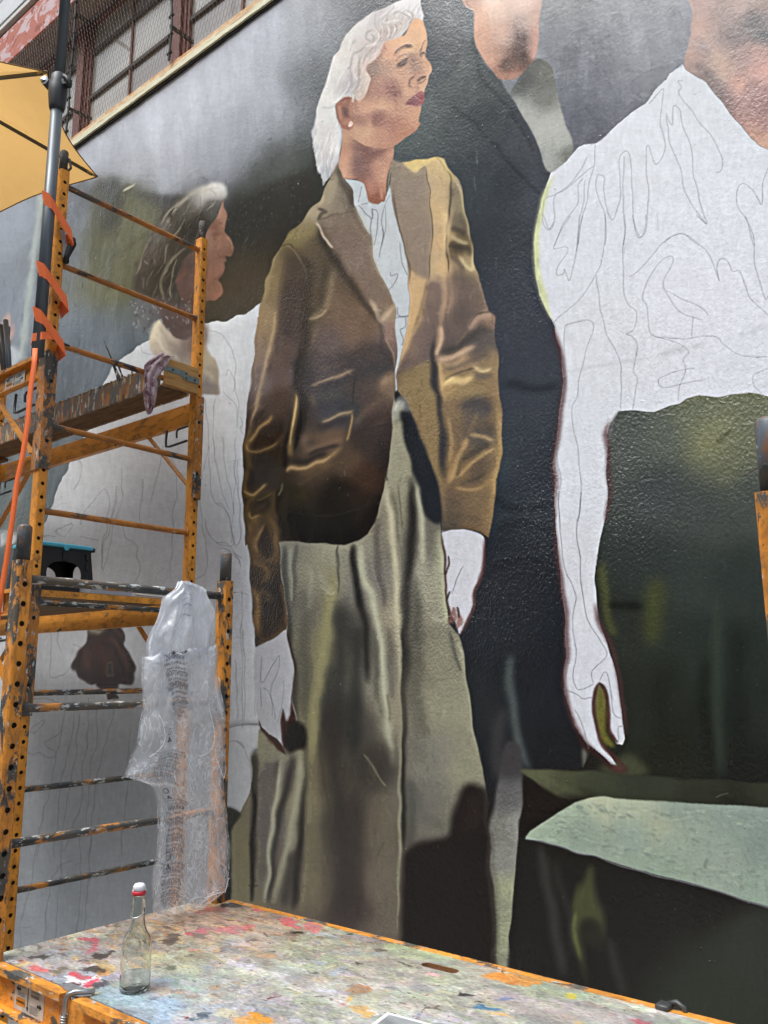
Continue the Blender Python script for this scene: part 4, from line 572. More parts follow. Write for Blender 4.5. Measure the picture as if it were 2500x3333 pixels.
def paint_mural():
    cv = Canvas(CW, CH, S, OFF, '6c7076')
    F, K = cv.fill, cv.stroke
    one = np.ones((CH, CW), np.float32)
    LINE = '5c6068'
    # ---------- background wash, sky sheen painted in at upper left
    cv.region(one, [
        (-250, 400, 'a9afbb'), (60, 700, '99a0ab'), (60, 1000, '868e97'), (300, 520, 'b6bbc8'), (500, 420, 'bac0cd'), (700, 260, 'bdc2cf'), (600, 330, 'bcc1ce'), (400, 560, 'b0b5c1'),
        (860, 90, 'b6bbc8'), (560, 590, '9fa4b0'), (700, 520, '8b8f99'), (850, 300, 'a1a5af'), (980, 60, '85888d'), (1000, 250, '65686b'), (800, 420, '888c95'),
        (900, 560, '50534f'), (820, 700, '33332c'), (1000, 620, '33352f'), (900, 800, '2e2c22'), (760, 900, '37352a'), (800, 1000, '47443a'),
        (330, 620, '38352b'), (420, 640, '4c4936'), (620, 640, '4b4a45'), (350, 800, '5a583c'), (300, 900, '666548'), (230, 700, '757a82'), (250, 850, '6d7276'), (250, 1100, '68717a'),
        (180, 1250, '5f686e'), (330, 1230, '66717a'), (420, 1180, '68737b'), (120, 1500, '545c5d'), (200, 1620, '4d5557'), (40, 1700, '50564f'), (60, 1900, '353a36'), (20, 1300, '6c747a'),
        (1300, 60, '55575a'), (1380, 150, '4a4d50'), (1450, 30, '6a6d70'), (1250, 520, '3b3f40'), (1300, 420, '3e4342'), (1800, 100, '7d8089'), (1900, 200, '767983'),
        (2100, 60, '888b92'), (1900, 400, '696b76'), (1780, 40, '8a8b8c'), (2200, 200, '7c7f88')], 70)
    ul_sheen = cv.full([(-400, 500), (250, 560), (330, 590), (420, 598), (600, 615), (740, 560), (860, 420), (960, 200), (1060, -60), (1060, -400), (-400, -400)], 45)
    cv.c += (np.array([.72, .735, .785], np.float32) - cv.c) * (ul_sheen * .42)[..., None]  # sky sheen put into the paint colour, upper left
    # blotchy brushing of the background
    n = noise2(CH, CW, 26, 7, 1) * .5 + noise2(CH, CW, 60, 30, 2) * .6
    cv.c *= (1 + .045 * n)[..., None]
    # pale upright strip at left
    F([(150, 600), (128, 760), (100, 1000), (78, 1170), (55, 1180), (80, 1000), (112, 740), (128, 600)], 'a9b2ae', 4, curve=False)
    F(T(Z2, [(0, 760), (60, 660), (70, 720), (50, 900), (60, 1100), (0, 1100)]), 'c5a79c', 4)
    F(T(Z2, [(80, 740), (100, 730), (95, 790), (70, 830), (50, 900), (45, 830)]), 'c29a93', 4)
    F(T(Z2, [(60, 880), (120, 900), (140, 960), (100, 1020), (60, 1040)]), 'b4bac0', 3)
    # brown block and olive curtain behind the second woman
    F([(325, 598), (400, 604), (520, 634), (640, 640), (740, 690), (830, 630), (1010, 560), (1010, 760), (860, 900), (830, 1000), (660, 1056), (600, 1060), (500, 1040), (440, 960), (330, 930), (300, 850), (308, 700)], '35312a', 9, .72)
    F([(395, 600), (470, 640), (520, 700), (500, 800), (450, 880), (420, 960), (300, 980), (290, 820), (318, 620)], '6f6d49', 20, .8)
    F([(330, 600), (395, 592), (392, 700), (360, 760), (325, 740)], '3d3b2e', 14, .8)
    for i in range(22):
        x = 300 + i * 9 + rng.uniform(-3, 3); y0 = 640 + rng.uniform(0, 60)
        K([(x + 45, y0), (x + 25, y0 + 150), (x, y0 + 280 + rng.uniform(-40, 40))], 5, rng.choice(['7f7d55', '5b5a40', '76744f', '4c4b38']), .35, 3)
    K([(360, 850), (420, 800), (500, 760)], 14, '55533a', .5, 5)
    K([(402, 622), (420, 610), (440, 602)], 7, 'b4b49a', .9, 1)
    # ---------- primer (unpainted wall), left, scaffold shade painted in as greyer tones
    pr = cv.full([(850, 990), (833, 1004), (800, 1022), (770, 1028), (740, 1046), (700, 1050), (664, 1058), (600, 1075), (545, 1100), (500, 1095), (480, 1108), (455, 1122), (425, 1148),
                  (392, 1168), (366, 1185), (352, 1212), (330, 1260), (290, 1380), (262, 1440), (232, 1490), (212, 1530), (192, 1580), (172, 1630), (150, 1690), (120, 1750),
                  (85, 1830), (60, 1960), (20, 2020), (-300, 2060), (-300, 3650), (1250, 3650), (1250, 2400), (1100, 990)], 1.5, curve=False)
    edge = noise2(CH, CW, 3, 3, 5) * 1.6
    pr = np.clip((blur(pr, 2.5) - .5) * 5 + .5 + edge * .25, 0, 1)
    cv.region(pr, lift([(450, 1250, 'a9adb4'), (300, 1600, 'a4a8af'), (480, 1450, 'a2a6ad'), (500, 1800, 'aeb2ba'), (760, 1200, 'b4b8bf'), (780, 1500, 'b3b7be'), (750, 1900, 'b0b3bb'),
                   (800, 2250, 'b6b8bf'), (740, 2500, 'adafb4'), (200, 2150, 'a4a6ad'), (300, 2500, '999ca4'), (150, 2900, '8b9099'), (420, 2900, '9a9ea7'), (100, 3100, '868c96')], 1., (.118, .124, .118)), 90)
    F([(560, 1080), (700, 1075), (760, 1100), (640, 1130)], 'bfc2c8', 10, .5)
    F(T(Z3, [(0, 690), (60, 670), (110, 700), (100, 760), (40, 770), (0, 790)]), 'b9bcc0', 5)
    # teal grey folds of the half-painted figure at far left
    for p, w, c in (([(120, 1400), (60, 1560), (20, 1760)], 26, '6f7a74'), ([(200, 1480), (160, 1600), (140, 1700)], 16, '69747a'), ([(40, 1400), (60, 1600), (10, 1800)], 14, '8a8f80'), ([(150, 1560), (110, 1680), (60, 1820)], 20, '3d4546'), ([(0, 1850), (60, 1900), (20, 2000)], 40, '1f2324')):
        K(p, w, c, .6, w * .4)
    # pencil lines on the primer
    def pen(fr, pts, a=.55, w=2.2): K(T(fr, pts), w, LINE, a * .8, .6, taper=False)
    for dx, top, b in ((0, 1640, 60), (12, 1640, 55), (60, 1500, 40), (95, 1560, 60), (150, 1450, 70)):
        pass
    for pts in ([(700, 390), (640, 450), (560, 560), (540, 640)], [(700, 390), (740, 470), (720, 640), (700, 760), (690, 930)], [(820, 250), (820, 460), (760, 640), (740, 800), (700, 950)],
                [(790, 380), (740, 640), (700, 800), (695, 940)], [(480, 630), (390, 660), (390, 700), (440, 700), (490, 650), (475, 628)], [(520, 120), (540, 300), (500, 400)],
                [(960, 330), (950, 560), (960, 640)], [(1100, 100), (1060, 300), (1020, 480)], [(1130, 170), (1190, 240), (1190, 420), (1160, 560), (1165, 640), (1150, 1010)],
                [(830, 640), (840, 720), (900, 760), (930, 800), (925, 860), (940, 900), (900, 1030)], [(540, 730), (640, 730), (665, 750)], [(300, 720), (330, 700), (380, 710)],
                [(1400, 110), (1380, 250), (1350, 400), (1360, 560), (1370, 650), (1395, 850), (1380, 950), (1310, 1005)], [(1400, 110), (1420, 300), (1440, 480), (1520, 540), (1570, 700), (1570, 770), (1500, 780), (1420, 720), (1380, 600)],
                [(1440, 60), (1450, 200), (1490, 400), (1540, 530)], [(1500, 40), (1520, 260), (1560, 420), (1570, 560)], [(1590, 60), (1590, 300), (1620, 480), (1625, 700), (1600, 780)],
                [(1500, 800), (1580, 850), (1610, 900)], [(1620, 870), (1560, 820), (1470, 800)], [(1590, 1090), (1540, 1080), (1520, 1000)]):
        pen(Z3, pts, .42)
    for pts in ([(1400, 790), (1480, 800), (1550, 880), (1590, 1000), (1590, 1160), (1610, 1300), (1600, 1440)], [(1500, 1180), (1590, 1300), (1600, 1380)], [(1370, 1180), (1390, 1290), (1400, 1480), (1390, 1600)],
                [(1450, 1240), (1440, 1450), (1450, 1620)], [(1530, 1100), (1540, 1050), (1590, 1120), (1580, 1200)], [(1620, 1360), (1640, 1400), (1620, 1440), (1650, 1480)], [(950, 870), (970, 920), (1060, 940)]):
        pen(Z2, pts, .4)
    for pts in ([(230, 70), (220, 240), (190, 500)], [(340, 130), (350, 260), (355, 430), (470, 360), (490, 340)], [(395, 120), (395, 200), (410, 260)], [(220, 575), (300, 570), (400, 600), (440, 640), (430, 720), (400, 860), (370, 1020), (300, 1300), (240, 1640)],
                [(195, 800), (240, 740), (300, 710), (290, 750), (240, 790), (200, 800)], [(420, 780), (370, 830), (300, 880), (385, 935)], [(160, 930), (250, 940), (370, 975)], [(370, 975), (380, 930)],
                [(500, 640), (490, 800), (440, 1000), (400, 1250), (360, 1640)], [(540, 660), (520, 820), (500, 1000), (470, 1180), (420, 1450), (400, 1640)], [(590, 880), (560, 1050), (540, 1300), (470, 1500), (410, 1650)], [(600, 560), (590, 800), (590, 900)],
                [(660, 640), (650, 840), (620, 1000), (590, 1300), (570, 1420)], [(770, 640), (720, 840), (680, 1000), (640, 1240), (610, 1640)], [(860, 1200), (830, 1450), (820, 1640)], [(880, 790), (870, 1000), (850, 1250)],
                [(540, 300), (555, 240), (500, 200)], [(1500, 890), (1560, 860), (1630, 880), (1650, 920)], [(1540, 920), (1520, 1100), (1510, 1170)], [(1600, 700), (1600, 560), (1580, 300)], [(1640, 760), (1650, 500), (1640, 100)]):
        pen(Z4, pts, .45)
    for pts in ([(480, 560), (400, 600), (340, 700), (330, 800)], [(330, 780), (310, 900), (300, 1100)], [(250, 400), (200, 700), (150, 950), (130, 1160)], [(420, 450), (390, 800), (370, 1110)], [(550, 400), (540, 800), (510, 1080)], [(620, 400), (590, 800), (560, 1050)], [(150, 1000), (200, 1010)]):
        pen(Z5, pts, .45)
    for pts in ([(0, 230), (40, 240), (70, 300), (90, 400), (80, 440)], [(0, 440), (60, 450), (110, 510), (130, 570)], [(100, 0), (110, 120), (90, 300), (100, 440), (130, 440), (135, 300), (120, 0)], [(60, 700), (180, 720)], [(140, 700), (145, 1400)], [(75, 600), (70, 1400)],
                [(215, 1040), (300, 990)], [(212, 1010), (212, 1200), (220, 1380)], [(250, 1060), (245, 1180), (265, 1190), (300, 1100), (340, 1050), (340, 1100), (310, 1200), (310, 1380)], [(260, 1230), (300, 1260), (330, 1400)], [(365, 1180), (370, 1300), (340, 1420)], [(240, 1230), (250, 1330)],
                [(20, 1520), (90, 1510), (160, 1560), (190, 1620)]):
        pen(FD, pts, .4)
    K(T(FD, [(40, 1440), (120, 1415), (220, 1420), (300, 1440)]), 10, '8b8e94', .7, 3)
    K(T(FD, [(40, 1445), (170, 1420), (340, 1440)]), 4, '70737a', .5, 1.5)
    K(T(FR, [(0, 0), (0, 1)]), 2, LINE, 0)
    # painted dark-gloved hand on the primer
    hand = T(Z4, [(600, 100), (650, 95), (720, 100), (770, 88), (820, 92), (855, 130), (862, 170), (845, 200), (870, 240), (890, 300), (905, 350), (895, 400), (900, 450), (880, 485), (830, 470), (800, 470), (785, 500),
                  (670, 490), (650, 460), (600, 465), (540, 440), (515, 400), (490, 340), (520, 290), (545, 230), (590, 170)])
    F(hand, '33211c', 2.5)
    F(T(Z4, [(640, 180), (760, 150), (830, 250), (800, 330), (680, 360), (560, 380), (560, 290)]), '472c24', 14, .7)
    for p_, w_, c_ in (([(720, 150), (790, 210), (850, 300)], 16, '6b4636'), ([(600, 210), (570, 290), (600, 370)], 22, '5c3a2e'), ([(680, 230), (720, 320), (700, 420)], 14, '573629'), ([(800, 110), (840, 160)], 14, '70493a'), ([(830, 300), (870, 380)], 12, '64402f'), ([(640, 300), (660, 400)], 12, '2a1a16'), ([(840, 420), (870, 460)], 10, '5e3c2f')):
        K(T(Z4, p_), w_, c_, .55, 5)
    K(T(Z4, [(700, 180), (760, 240), (820, 330), (850, 420)]), 9, '1c1311', .7, 4); K(T(Z4, [(760, 130), (800, 180), (850, 250)]), 8, '211513', .7, 3)
    F(T(Z4, [(600, 98), (700, 95), (690, 120), (640, 140), (605, 130)]), '8c8672', 4)
    F(T(Z4, [(722, 335), (768, 330), (775, 420), (720, 425)]), '5b4b3a', 2, curve=False); F(T(Z4, [(730, 345), (762, 342), (766, 410), (728, 412)]), '2f2823', 2, curve=False)
    F(T(Z4, [(668, 490), (785, 495), (770, 520), (802, 575), (740, 578), (720, 530)]), '3b2620', 2, curve=False); K(T(Z4, [(740, 520), (770, 575)]), 5, '6b4538', .8, 1)
    for i in range(26):
        t = rng.uniform(0, 6.28); x, y = 700 + 205 * math.cos(t), 320 + 190 * math.sin(t)
    # ---------- second woman's head
    hair = cv.full(T(F2, [(1390, 10), (1435, 60), (1430, 170), (1380, 230), (1330, 330), (1290, 430), (1200, 560), (1140, 680), (1040, 780), (950, 900), (900, 960), (860, 1100), (860, 1250), (900, 1350), (1000, 1480), (980, 1640),
                      (700, 1640), (600, 1560), (540, 1500), (440, 1430), (330, 1280), (330, 1130), (350, 1050), (340, 960), (400, 880), (430, 760), (480, 680), (520, 600), (570, 500), (620, 420), (680, 320), (780, 230), (900, 150), (1020, 60), (1180, 10), (1300, -25)]), 3)
    cv.region(hair, [(700, 610, 'd6d3cd'), (660, 630, 'c2bdb4'), (640, 640, '8f8a80'), (600, 670, '5d564a'), (690, 680, '57534c'), (560, 700, '4c4436'), (520, 760, '5a5345'), (600, 780, '3f382c'), (480, 830, '54493a'),
                     (540, 900, '3d362b'), (470, 920, '4a4033'), (500, 960, '3f392f'), (560, 1000, '4a443b'), (620, 760, '332c22'), (660, 720, '3a342b'), (450, 1020, '6d6a66'), (520, 1020, '5b5852')], 22)
    for p, c, w in (([(1320, 60), (1100, 80), (900, 200), (740, 330), (620, 480)], 'b3aa98', 16), ([(1000, 120), (850, 260), (800, 370)], '9c917c', 10), ([(1050, 170), (960, 280), (900, 380)], '8d8370', 7), ([(930, 430), (880, 520), (780, 640)], 'a09680', 8),
                    ([(820, 220), (810, 300), (780, 380)], 'a2967f', 8), ([(760, 720), (700, 840), (680, 960)], '8f8468', 12), ([(950, 770), (800, 880), (700, 1040), (660, 1200), (690, 1400)], '96896c', 18), ([(860, 880), (800, 1020), (770, 1200), (770, 1350)], '9b9070', 11),
                    ([(600, 560), (680, 500), (720, 420)], '7f7463', 26), ([(740, 400), (720, 470)], '9d927f', 18), ([(480, 700), (420, 830), (390, 960), (340, 1120)], '96876a', 14), ([(520, 620), (480, 700)], '8f8262', 10),
                    ([(560, 900), (570, 960)], '8a7f70', 14), ([(450, 920), (480, 970)], '8f846f', 12), ([(560, 1040), (500, 1130), (470, 1220)], '6f664f', 12), ([(640, 1000), (600, 1100)], '6a614c', 8), ([(1240, 60), (1300, 200), (1200, 330)], 'a39b8d', 8), ([(1130, 120), (1120, 300)], '7d756a', 8), ([(420, 1130), (430, 1250)], '6f6b60', 14)):
        K(T(F2, p), w * .27 * 1.6, c, .66, w * .15, clip=hair)
    for i in range(170):
        t = rng.uniform(0, 1); x = rng.uniform(420, 1150); y = rng.uniform(250, 1350)
        L = rng.uniform(60, 170); K(T(F2, [(x + L * .5, y), (x + L * .15, y + L * .5), (x, y + L)]), 2.2, rng.choice(['6f6553', '2c261c', '8a7f69', '4a4335']), .4, .8, clip=hair)
    fc2 = cv.full(T(F2, [(1392, 205), (1370, 280), (1310, 400), (1230, 520), (1170, 640), (1040, 790), (960, 860), (880, 1000), (840, 1120), (850, 1260), (900, 1400), (1000, 1480), (1050, 1620), (1130, 1640), (1160, 1440), (1240, 1420), (1310, 1400), (1370, 1330), (1385, 1260), (1375, 1180), (1340, 1130),
                      (1400, 1080), (1420, 1010), (1405, 960), (1430, 930), (1415, 880), (1490, 858), (1512, 770), (1480, 680), (1430, 610), (1408, 560), (1420, 480), (1428, 380), (1415, 270)]), 1.6)
    cv.region(fc2, lift([(725, 690, 'a8745a'), (722, 730, '9a6a52'), (690, 780, '946750'), (740, 800, '94654e'), (750, 820, '7d5342'), (700, 850, '8a5c48'), (720, 890, '8c5e4c'), (690, 930, '835643'), (710, 960, '8f5c4b'), (600, 870, '5c4238'), (590, 920, '66473e'), (640, 900, '6e4b3d'),
                    (640, 990, '5e4136'), (690, 760, '8f624c'), (700, 740, '7d4c38'), (660, 1020, '6b4c42')], 1.0, (-.03, .002, .01)), 18)
    for p, c, w in (([(1340, 460), (1375, 462)], '54301f', 9), ([(1270, 640), (1300, 600), (1350, 590)], '4a2c20', 16), ([(1270, 660), (1310, 670)], '5b382a', 10), ([(1340, 850), (1370, 900), (1430, 870)], '5d382a', 12), ([(1470, 850), (1500, 800)], '7b4b38', 10), ([(1280, 1140), (1340, 1110), (1420, 1060)], '5c3429', 10), ([(1420, 1010), (1380, 1050)], '9b5a4a', 18),
                    ([(1270, 1210), (1280, 1160)], '6a3e30', 6), ([(1360, 600), (1345, 700), (1340, 800)], 'b0754f', 14), ([(1430, 650), (1480, 720)], 'ba7d58', 14), ([(1300, 1350), (1370, 1290)], 'b0684d', 16), ([(1250, 960), (1230, 1100), (1200, 1200)], 'a3674b', 22), ([(950, 1000), (890, 1100), (850, 1180)], '84543f', 24)):
        K(T(F2, p), w * .5, c, .42, w * .2, clip=fc2)
    # neck in shade, lower curls dissolving into the wash
    F([(440, 960), (520, 985), (600, 1010), (640, 1040), (600, 1090), (540, 1075), (500, 1060), (470, 1075), (440, 1040)], '6a6a6b', 10, .85)
    F(T(Z2, [(1060, 560), (1200, 600), (1330, 640), (1380, 740), (1400, 860), (1320, 900), (1200, 880), (1130, 800), (1090, 700)]), '5c4a44', 7, .92)
    for i in range(140):
        x, y = rng.uniform(425, 640), rng.uniform(960, 1075); K([(x, y), (x + rng.uniform(-9, 9), y + rng.uniform(4, 14))], 4, rng.choice(['8d8d8f', '55504e', '9d9c9b', '726b66', '463f3b']), .45, 1)
    # collar and scarf of the second woman
    col = cv.full([(500, 1055), (520, 1040), (550, 1080), (600, 1110), (660, 1075), (668, 1090), (680, 1150), (706, 1180), (712, 1270), (690, 1285), (640, 1280), (560, 1200), (500, 1150), (484, 1090)], 2.5)
    cv.region(col, [(510, 1080, 'd2c7ac'), (540, 1120, 'b3a794'), (580, 1170, '8d8178'), (630, 1130, '7d6a60'), (680, 1160, 'b5a98f'), (700, 1220, 'a39982'), (670, 1260, '8e8680'), (600, 1200, 'a49a86')], 25)
    K([(495, 1080), (530, 1130), (590, 1180)], 7, 'e0d6bc', .8, 3, clip=col); K([(525, 1060), (560, 1120), (620, 1170)], 8, '8b7d6e', .7, 3, clip=col); K([(650, 1200), (700, 1240)], 9, 'c9bea4', .7, 4, clip=col); K([(655, 1250), (706, 1262)], 8, '75707a', .7, 4, clip=col)
    # ---------- man in the dark suit: suit
    suit = cv.full([(1540, 110), (1515, 170), (1486, 219), (1440, 263), (1375, 328), (1320, 400), (1286, 463), (1250, 520), (1300, 800), (1500, 1300), (1300, 1700), (1280, 2100), (1450, 2300), (1540, 2600), (1560, 2860), (1610, 3150), (1610, 3400), (2000, 3400),
                    (1980, 2480), (1934, 2444), (1874, 2360), (1838, 2257), (1838, 2173), (1847, 2022), (1828, 1913), (1819, 1799), (1810, 1689), (1804, 1514), (1819, 1363), (1834, 1242), (1825, 1134), (1801, 1062), (1759, 959), (1741, 863), (1738, 790), (1753, 685), (1772, 622), (1792, 564), (1767, 506),
                    (1700, 376), (1665, 320), (1623, 262), (1570, 200)], 1.5, curve=False)
    cv.region(suit, lift([(1500, 240, '4b504e'), (1560, 250, '3d4141'), (1400, 400, '434947'), (1480, 420, '33383a'), (1600, 400, '2f3336'), (1700, 460, '3a3c42'), (1560, 600, '303538'), (1650, 600, '2d3135'), (1760, 620, '3a3d44'), (1650, 800, '2b2e33'), (1700, 950, '2f323a'), (1760, 1150, '2f323a'), (1700, 1300, '2d3139'),
                     (1680, 1500, '262a31'), (1660, 1620, '20262c'), (1760, 1550, '21252d'), (1640, 1500, '30393c'), (1640, 1850, '191c22'), (1750, 1900, '15181e'), (1600, 2050, '15191e'), (1700, 2200, '111419'), (1800, 2250, '13161b'), (1560, 2300, '1a1d20'), (1650, 2450, '15171b'), (1800, 2450, '101215'), (1700, 2700, '13110f'), (1900, 2500, '121214')], 1.16, (.022, .024, .026)), 60)
    K([(1560, 200), (1580, 300), (1680, 420), (1760, 560)], 20, '4a4d4f', .5, 8, clip=suit); K([(1545, 160), (1570, 260), (1650, 350), (1740, 500)], 7, '2a2c2e', .7, 3, clip=suit); K([(1460, 330), (1560, 420), (1680, 560), (1770, 640)], 9, '23272a', .55, 4, clip=suit)
    K([(1400, 520), (1560, 470), (1640, 420)], 8, '4d5150', .5, 4, clip=suit); K([(1620, 700), (1560, 900), (1700, 980)], 40, '363a40', .35, 16, clip=suit)
    for p in ([(1610, 1620), (1680, 1660), (1800, 1640)], [(1620, 1720), (1720, 1700), (1800, 1730)], [(1600, 1850), (1700, 1820), (1810, 1850)], [(1640, 1250), (1740, 1270), (1820, 1250)]):
        K(p, 16, '0e1116', .5, 8, clip=suit); K([(x, y - 26) for x, y in p], 14, '39424a', .35, 8, clip=suit)
    # trouser creases and the pale leg
    K(T(FA, [(265, 880), (255, 1000), (280, 1150), (310, 1350), (370, 1500)]), 26, '5e6b68', .75, 9, clip=suit)
    K(T(FA, [(230, 1160), (200, 1300), (200, 1500), (260, 1520)]), 40, '3c3b3d', .8, 12, clip=suit)
    leg = cv.full([(1655, 2420), (1634, 2460), (1616, 2560), (1604, 2640), (1592, 2700), (1594, 2760), (1600, 2860), (1610, 3000), (1612, 3150), (1612, 3400), (1652, 3400), (1652, 3150), (1664, 3060), (1690, 2790), (1702, 2650), (1702, 2480), (1690, 2430)], 3)
    cv.region(leg, [(1660, 2480, '3c3b3d'), (1650, 2600, '5f5f60'), (1620, 2700, '77776f'), (1680, 2680, '8c8c86'), (1640, 2800, '868780'), (1630, 2950, '8f9179'), (1650, 3050, '9a9c7e'), (1630, 3150, '8d8e78'), (1660, 2900, 'a0a283')], 25)
    K([(1604, 2700), (1612, 2850), (1624, 3100)], 9, '5a594f', .6, 4, clip=leg)
    F(T(FA, [(665, 1390), (690, 1400), (680, 1510), (668, 1510)]), '6a6c60', 4); 
    # ---------- dark green skirt, settee, pillow at right
    green = cv.full([(2012, 1342), (2080, 1342), (2133, 1339), (2175, 1324), (2211, 1315), (2235, 1297), (2277, 1288), (2332, 1294), (2374, 1282), (2434, 1276), (2500, 1288), (2850, 1300), (2850, 3700), (1690, 3700), (1660, 3050), (1702, 2600), (1702, 2504), (1900, 2500), (1960, 2400), (1980, 2200), (1900, 1700)], 1.2, curve=False)
    cv.region(green, lift([(2050, 1380, '3d4240'), (2150, 1400, '4a4f48'), (2250, 1350, '565a48'), (2330, 1420, '6b6c4e'), (2460, 1380, '5a5d47'), (2380, 1500, '585a46'), (2150, 1600, '34393a'), (2300, 1650, '373c3b'), (2450, 1600, '3a3f3c'), (2100, 1850, '262c2b'), (2250, 1900, '2a302e'), (2400, 1900, '252b29'),
                      (2050, 2000, '20231f'), (2250, 2100, '202622'), (2400, 2150, '1e2421'), (2100, 2300, '1a1d18'), (2350, 2400, '161a16'), (2480, 2300, '1b1f1b'), (2200, 2480, '15170f'), (2400, 2520, '111210'), (1900, 2600, '14120f'), (1760, 2900, '151312'), (2000, 3000, '141212'), (2300, 2900, '141211'), (2450, 3100, '262923'), (2350, 3250, '23261f'), (1750, 3200, '171514')], 1.12, (.018, .022, .018)), 60)
    K(T(FR, [(1320, 1130), (1330, 1220), (1400, 1310)]), 60, '7a7a55', .6, 24, clip=green); K(T(FR, [(1180, 1050), (1240, 1000), (1330, 990)]), 14, '6b6b50', .6, 5, clip=green); K(T(FR, [(1380, 1240), (1470, 1170)]), 12, '3f4028', .6, 5, clip=green)
    K(T(FA, [(1060, 470), (1050, 620), (1030, 820)]), 52, '4d5226', .75, 18, clip=green); K(T(FA, [(770, 380), (780, 520), (800, 700), (830, 780)]), 26, '5a5c2e', .7, 8, clip=green); K(T(FA, [(800, 610), (900, 620), (1000, 615)]), 18, '0e100d', .8, 7, clip=green)
    K(T(FA, [(1390, 520), (1385, 900), (1385, 1200), (1400, 1540)]), 30, '39443a', .7, 12, clip=green); K(T(FA, [(1330, 900), (1320, 1200), (1350, 1500)]), 30, '11150f', .6, 14, clip=green); K(T(FA, [(1150, 900), (1080, 1100), (1100, 1400)]), 60, '14170f', .5, 26, clip=green); K(T(FA, [(1500, 700), (1500, 1500)]), 40, '121612', .5, 20, clip=green)
    F(T(FA, [(800, 1460), (900, 1420), (960, 1450), (1000, 1530), (760, 1520)]), '4c5037', 10, .8, clip=green)
    set_ = cv.full([(1702, 2503), (1790, 2505), (1900, 2510), (2050, 2522), (2200, 2533), (2350, 2541), (2500, 2548), (2850, 2560), (2850, 2660), (2500, 2632), (2380, 2628), (2250, 2620), (2100, 2604), (2000, 2600), (1950, 2604), (1890, 2625), (1800, 2600), (1740, 2545), (1702, 2520)], 2.5)
    cv.region(set_, [(1760, 2520, '55593f'), (1850, 2540, '474c35'), (1900, 2560, '3f4430'), (2100, 2545, '30352a'), (2300, 2560, '2b2e23'), (2480, 2570, '2f3226'), (2100, 2590, '353a2b'), (2400, 2610, '24271d'), (1960, 2590, '3a4030'), (1890, 2600, '1f1f17')], 30)
    K([(1715, 2512), (1820, 2560), (1910, 2600)], 18, '5b5f45', .6, 7, clip=set_)
    F([(1702, 2530), (1760, 2560), (1830, 2600), (1895, 2625), (1820, 2650), (1760, 2690), (1712, 2720), (1700, 2700)], '17120f', 5, curve=False)
    pil_p = T(FB, [(25, 392), (60, 350), (150, 300), (250, 230), (350, 180), (450, 150), (550, 135), (700, 133), (900, 150), (1150, 172), (1400, 185), (1659, 200), (2200, 230), (2200, 1050), (1659, 870), (1500, 820), (1280, 750), (1100, 705), (900, 650), (780, 620), (650, 570), (500, 525), (350, 490), (230, 455), (120, 425), (25, 402)])
    pil = cv.full(pil_p, 1.2, curve=False)
    cv.region(pil, [(1760, 2690, '98aa95'), (1850, 2640, '9fb09a'), (1950, 2620, 'b4bb9e'), (2050, 2620, 'a8b39a'), (2200, 2640, '8c9c90'), (2400, 2660, '8a9a90'), (1900, 2700, '8b9c8e'), (2050, 2720, '8fa093'), (2200, 2740, '95a494'), (2350, 2800, '93a294'), (2480, 2900, '8fa192'), (2150, 2830, '8ea08f'), (2000, 2780, '92a292'), (2480, 2750, '83938a'), (2150, 2680, 'a3ab92')], 35)
    for i in range(230):
        x = rng.uniform(1800, 2520); top = 2600 + max(0, x - 2000) * .07; bot = 2740 + (x - 1800) * .28
        y = rng.uniform(top + 15, bot - 15) if rng.random() < .5 else rng.choice([top + rng.uniform(18, 50), bot - rng.uniform(20, 60)])
        K([(x, y), (x + rng.uniform(8, 34), y + rng.uniform(-4, 16))], rng.uniform(3, 9), rng.choice(['6a7b74', '74857c', 'a9b8a2', 'b3bda6', '7a8b80']), rng.uniform(.2, .5), 2, clip=pil)
    K(pil_p[:8], 5, 'c3cbb0', .5, 2, clip=pil, taper=False); K(T(FB, [(25, 402), (120, 428), (350, 493), (500, 528), (780, 624), (1100, 712), (1280, 755), (1500, 826), (1659, 876)]), 4, '8e8e9b', .75, 1.2, taper=False)
    K(T(FB, [(120, 440), (150, 650), (200, 900), (240, 1100), (290, 1350)]), 30, '3a3936', .8, 9, clip=green); K(T(FB, [(210, 560), (260, 750), (320, 950), (350, 1200)]), 22, '302f2d', .7, 8, clip=green); K(T(FB, [(600, 1080), (640, 1300), (690, 1460)]), 22, '383734', .7, 8, clip=green)
    F(T(FB, [(466, 575), (410, 700), (355, 800), (338, 920), (350, 1050), (380, 1180), (410, 1280), (430, 1390), (425, 1250), (395, 1080), (400, 980), (450, 960), (520, 1000), (560, 1100), (555, 960), (520, 820), (490, 700)]), '60653a', 9, .62, clip=green)
    F(T(FB, [(400, 1000), (460, 960), (530, 1010), (560, 1130), (480, 1150), (410, 1100)]), '2c2a1c', 11, .7, clip=green); K(T(FB, [(360, 900), (350, 1030), (400, 1230)]), 9, '7f8648', .7, 3, clip=green)
    K(T(FB, [(380, 700), (345, 900)]), 14, '55592f', .5, 6, clip=green)
    K(T(FB, [(1305, 135), (1350, 115), (1395, 108)]), 2.5, '8a8f7c', .6, .8)
    # brushy top edge of the green where it meets primer
    # ---------- grey shirt & skin of the man, top centre
    gs = cv.full([(1690, 250), (1740, 195), (1782, 205), (1811, 270), (1825, 360), (1854, 434), (1869, 492), (1840, 530), (1792, 564), (1767, 506), (1700, 376), (1660, 310)], 2)
    cv.region(gs, [(1700, 260, '5d5f5c'), (1760, 250, '6c6c66'), (1760, 330, '72736c'), (1720, 370, '9c9e97'), (1790, 410, 'a9aba3'), (1820, 460, 'a5a7a0'), (1790, 520, '9a9c96'), (1840, 500, '777972')], 25)
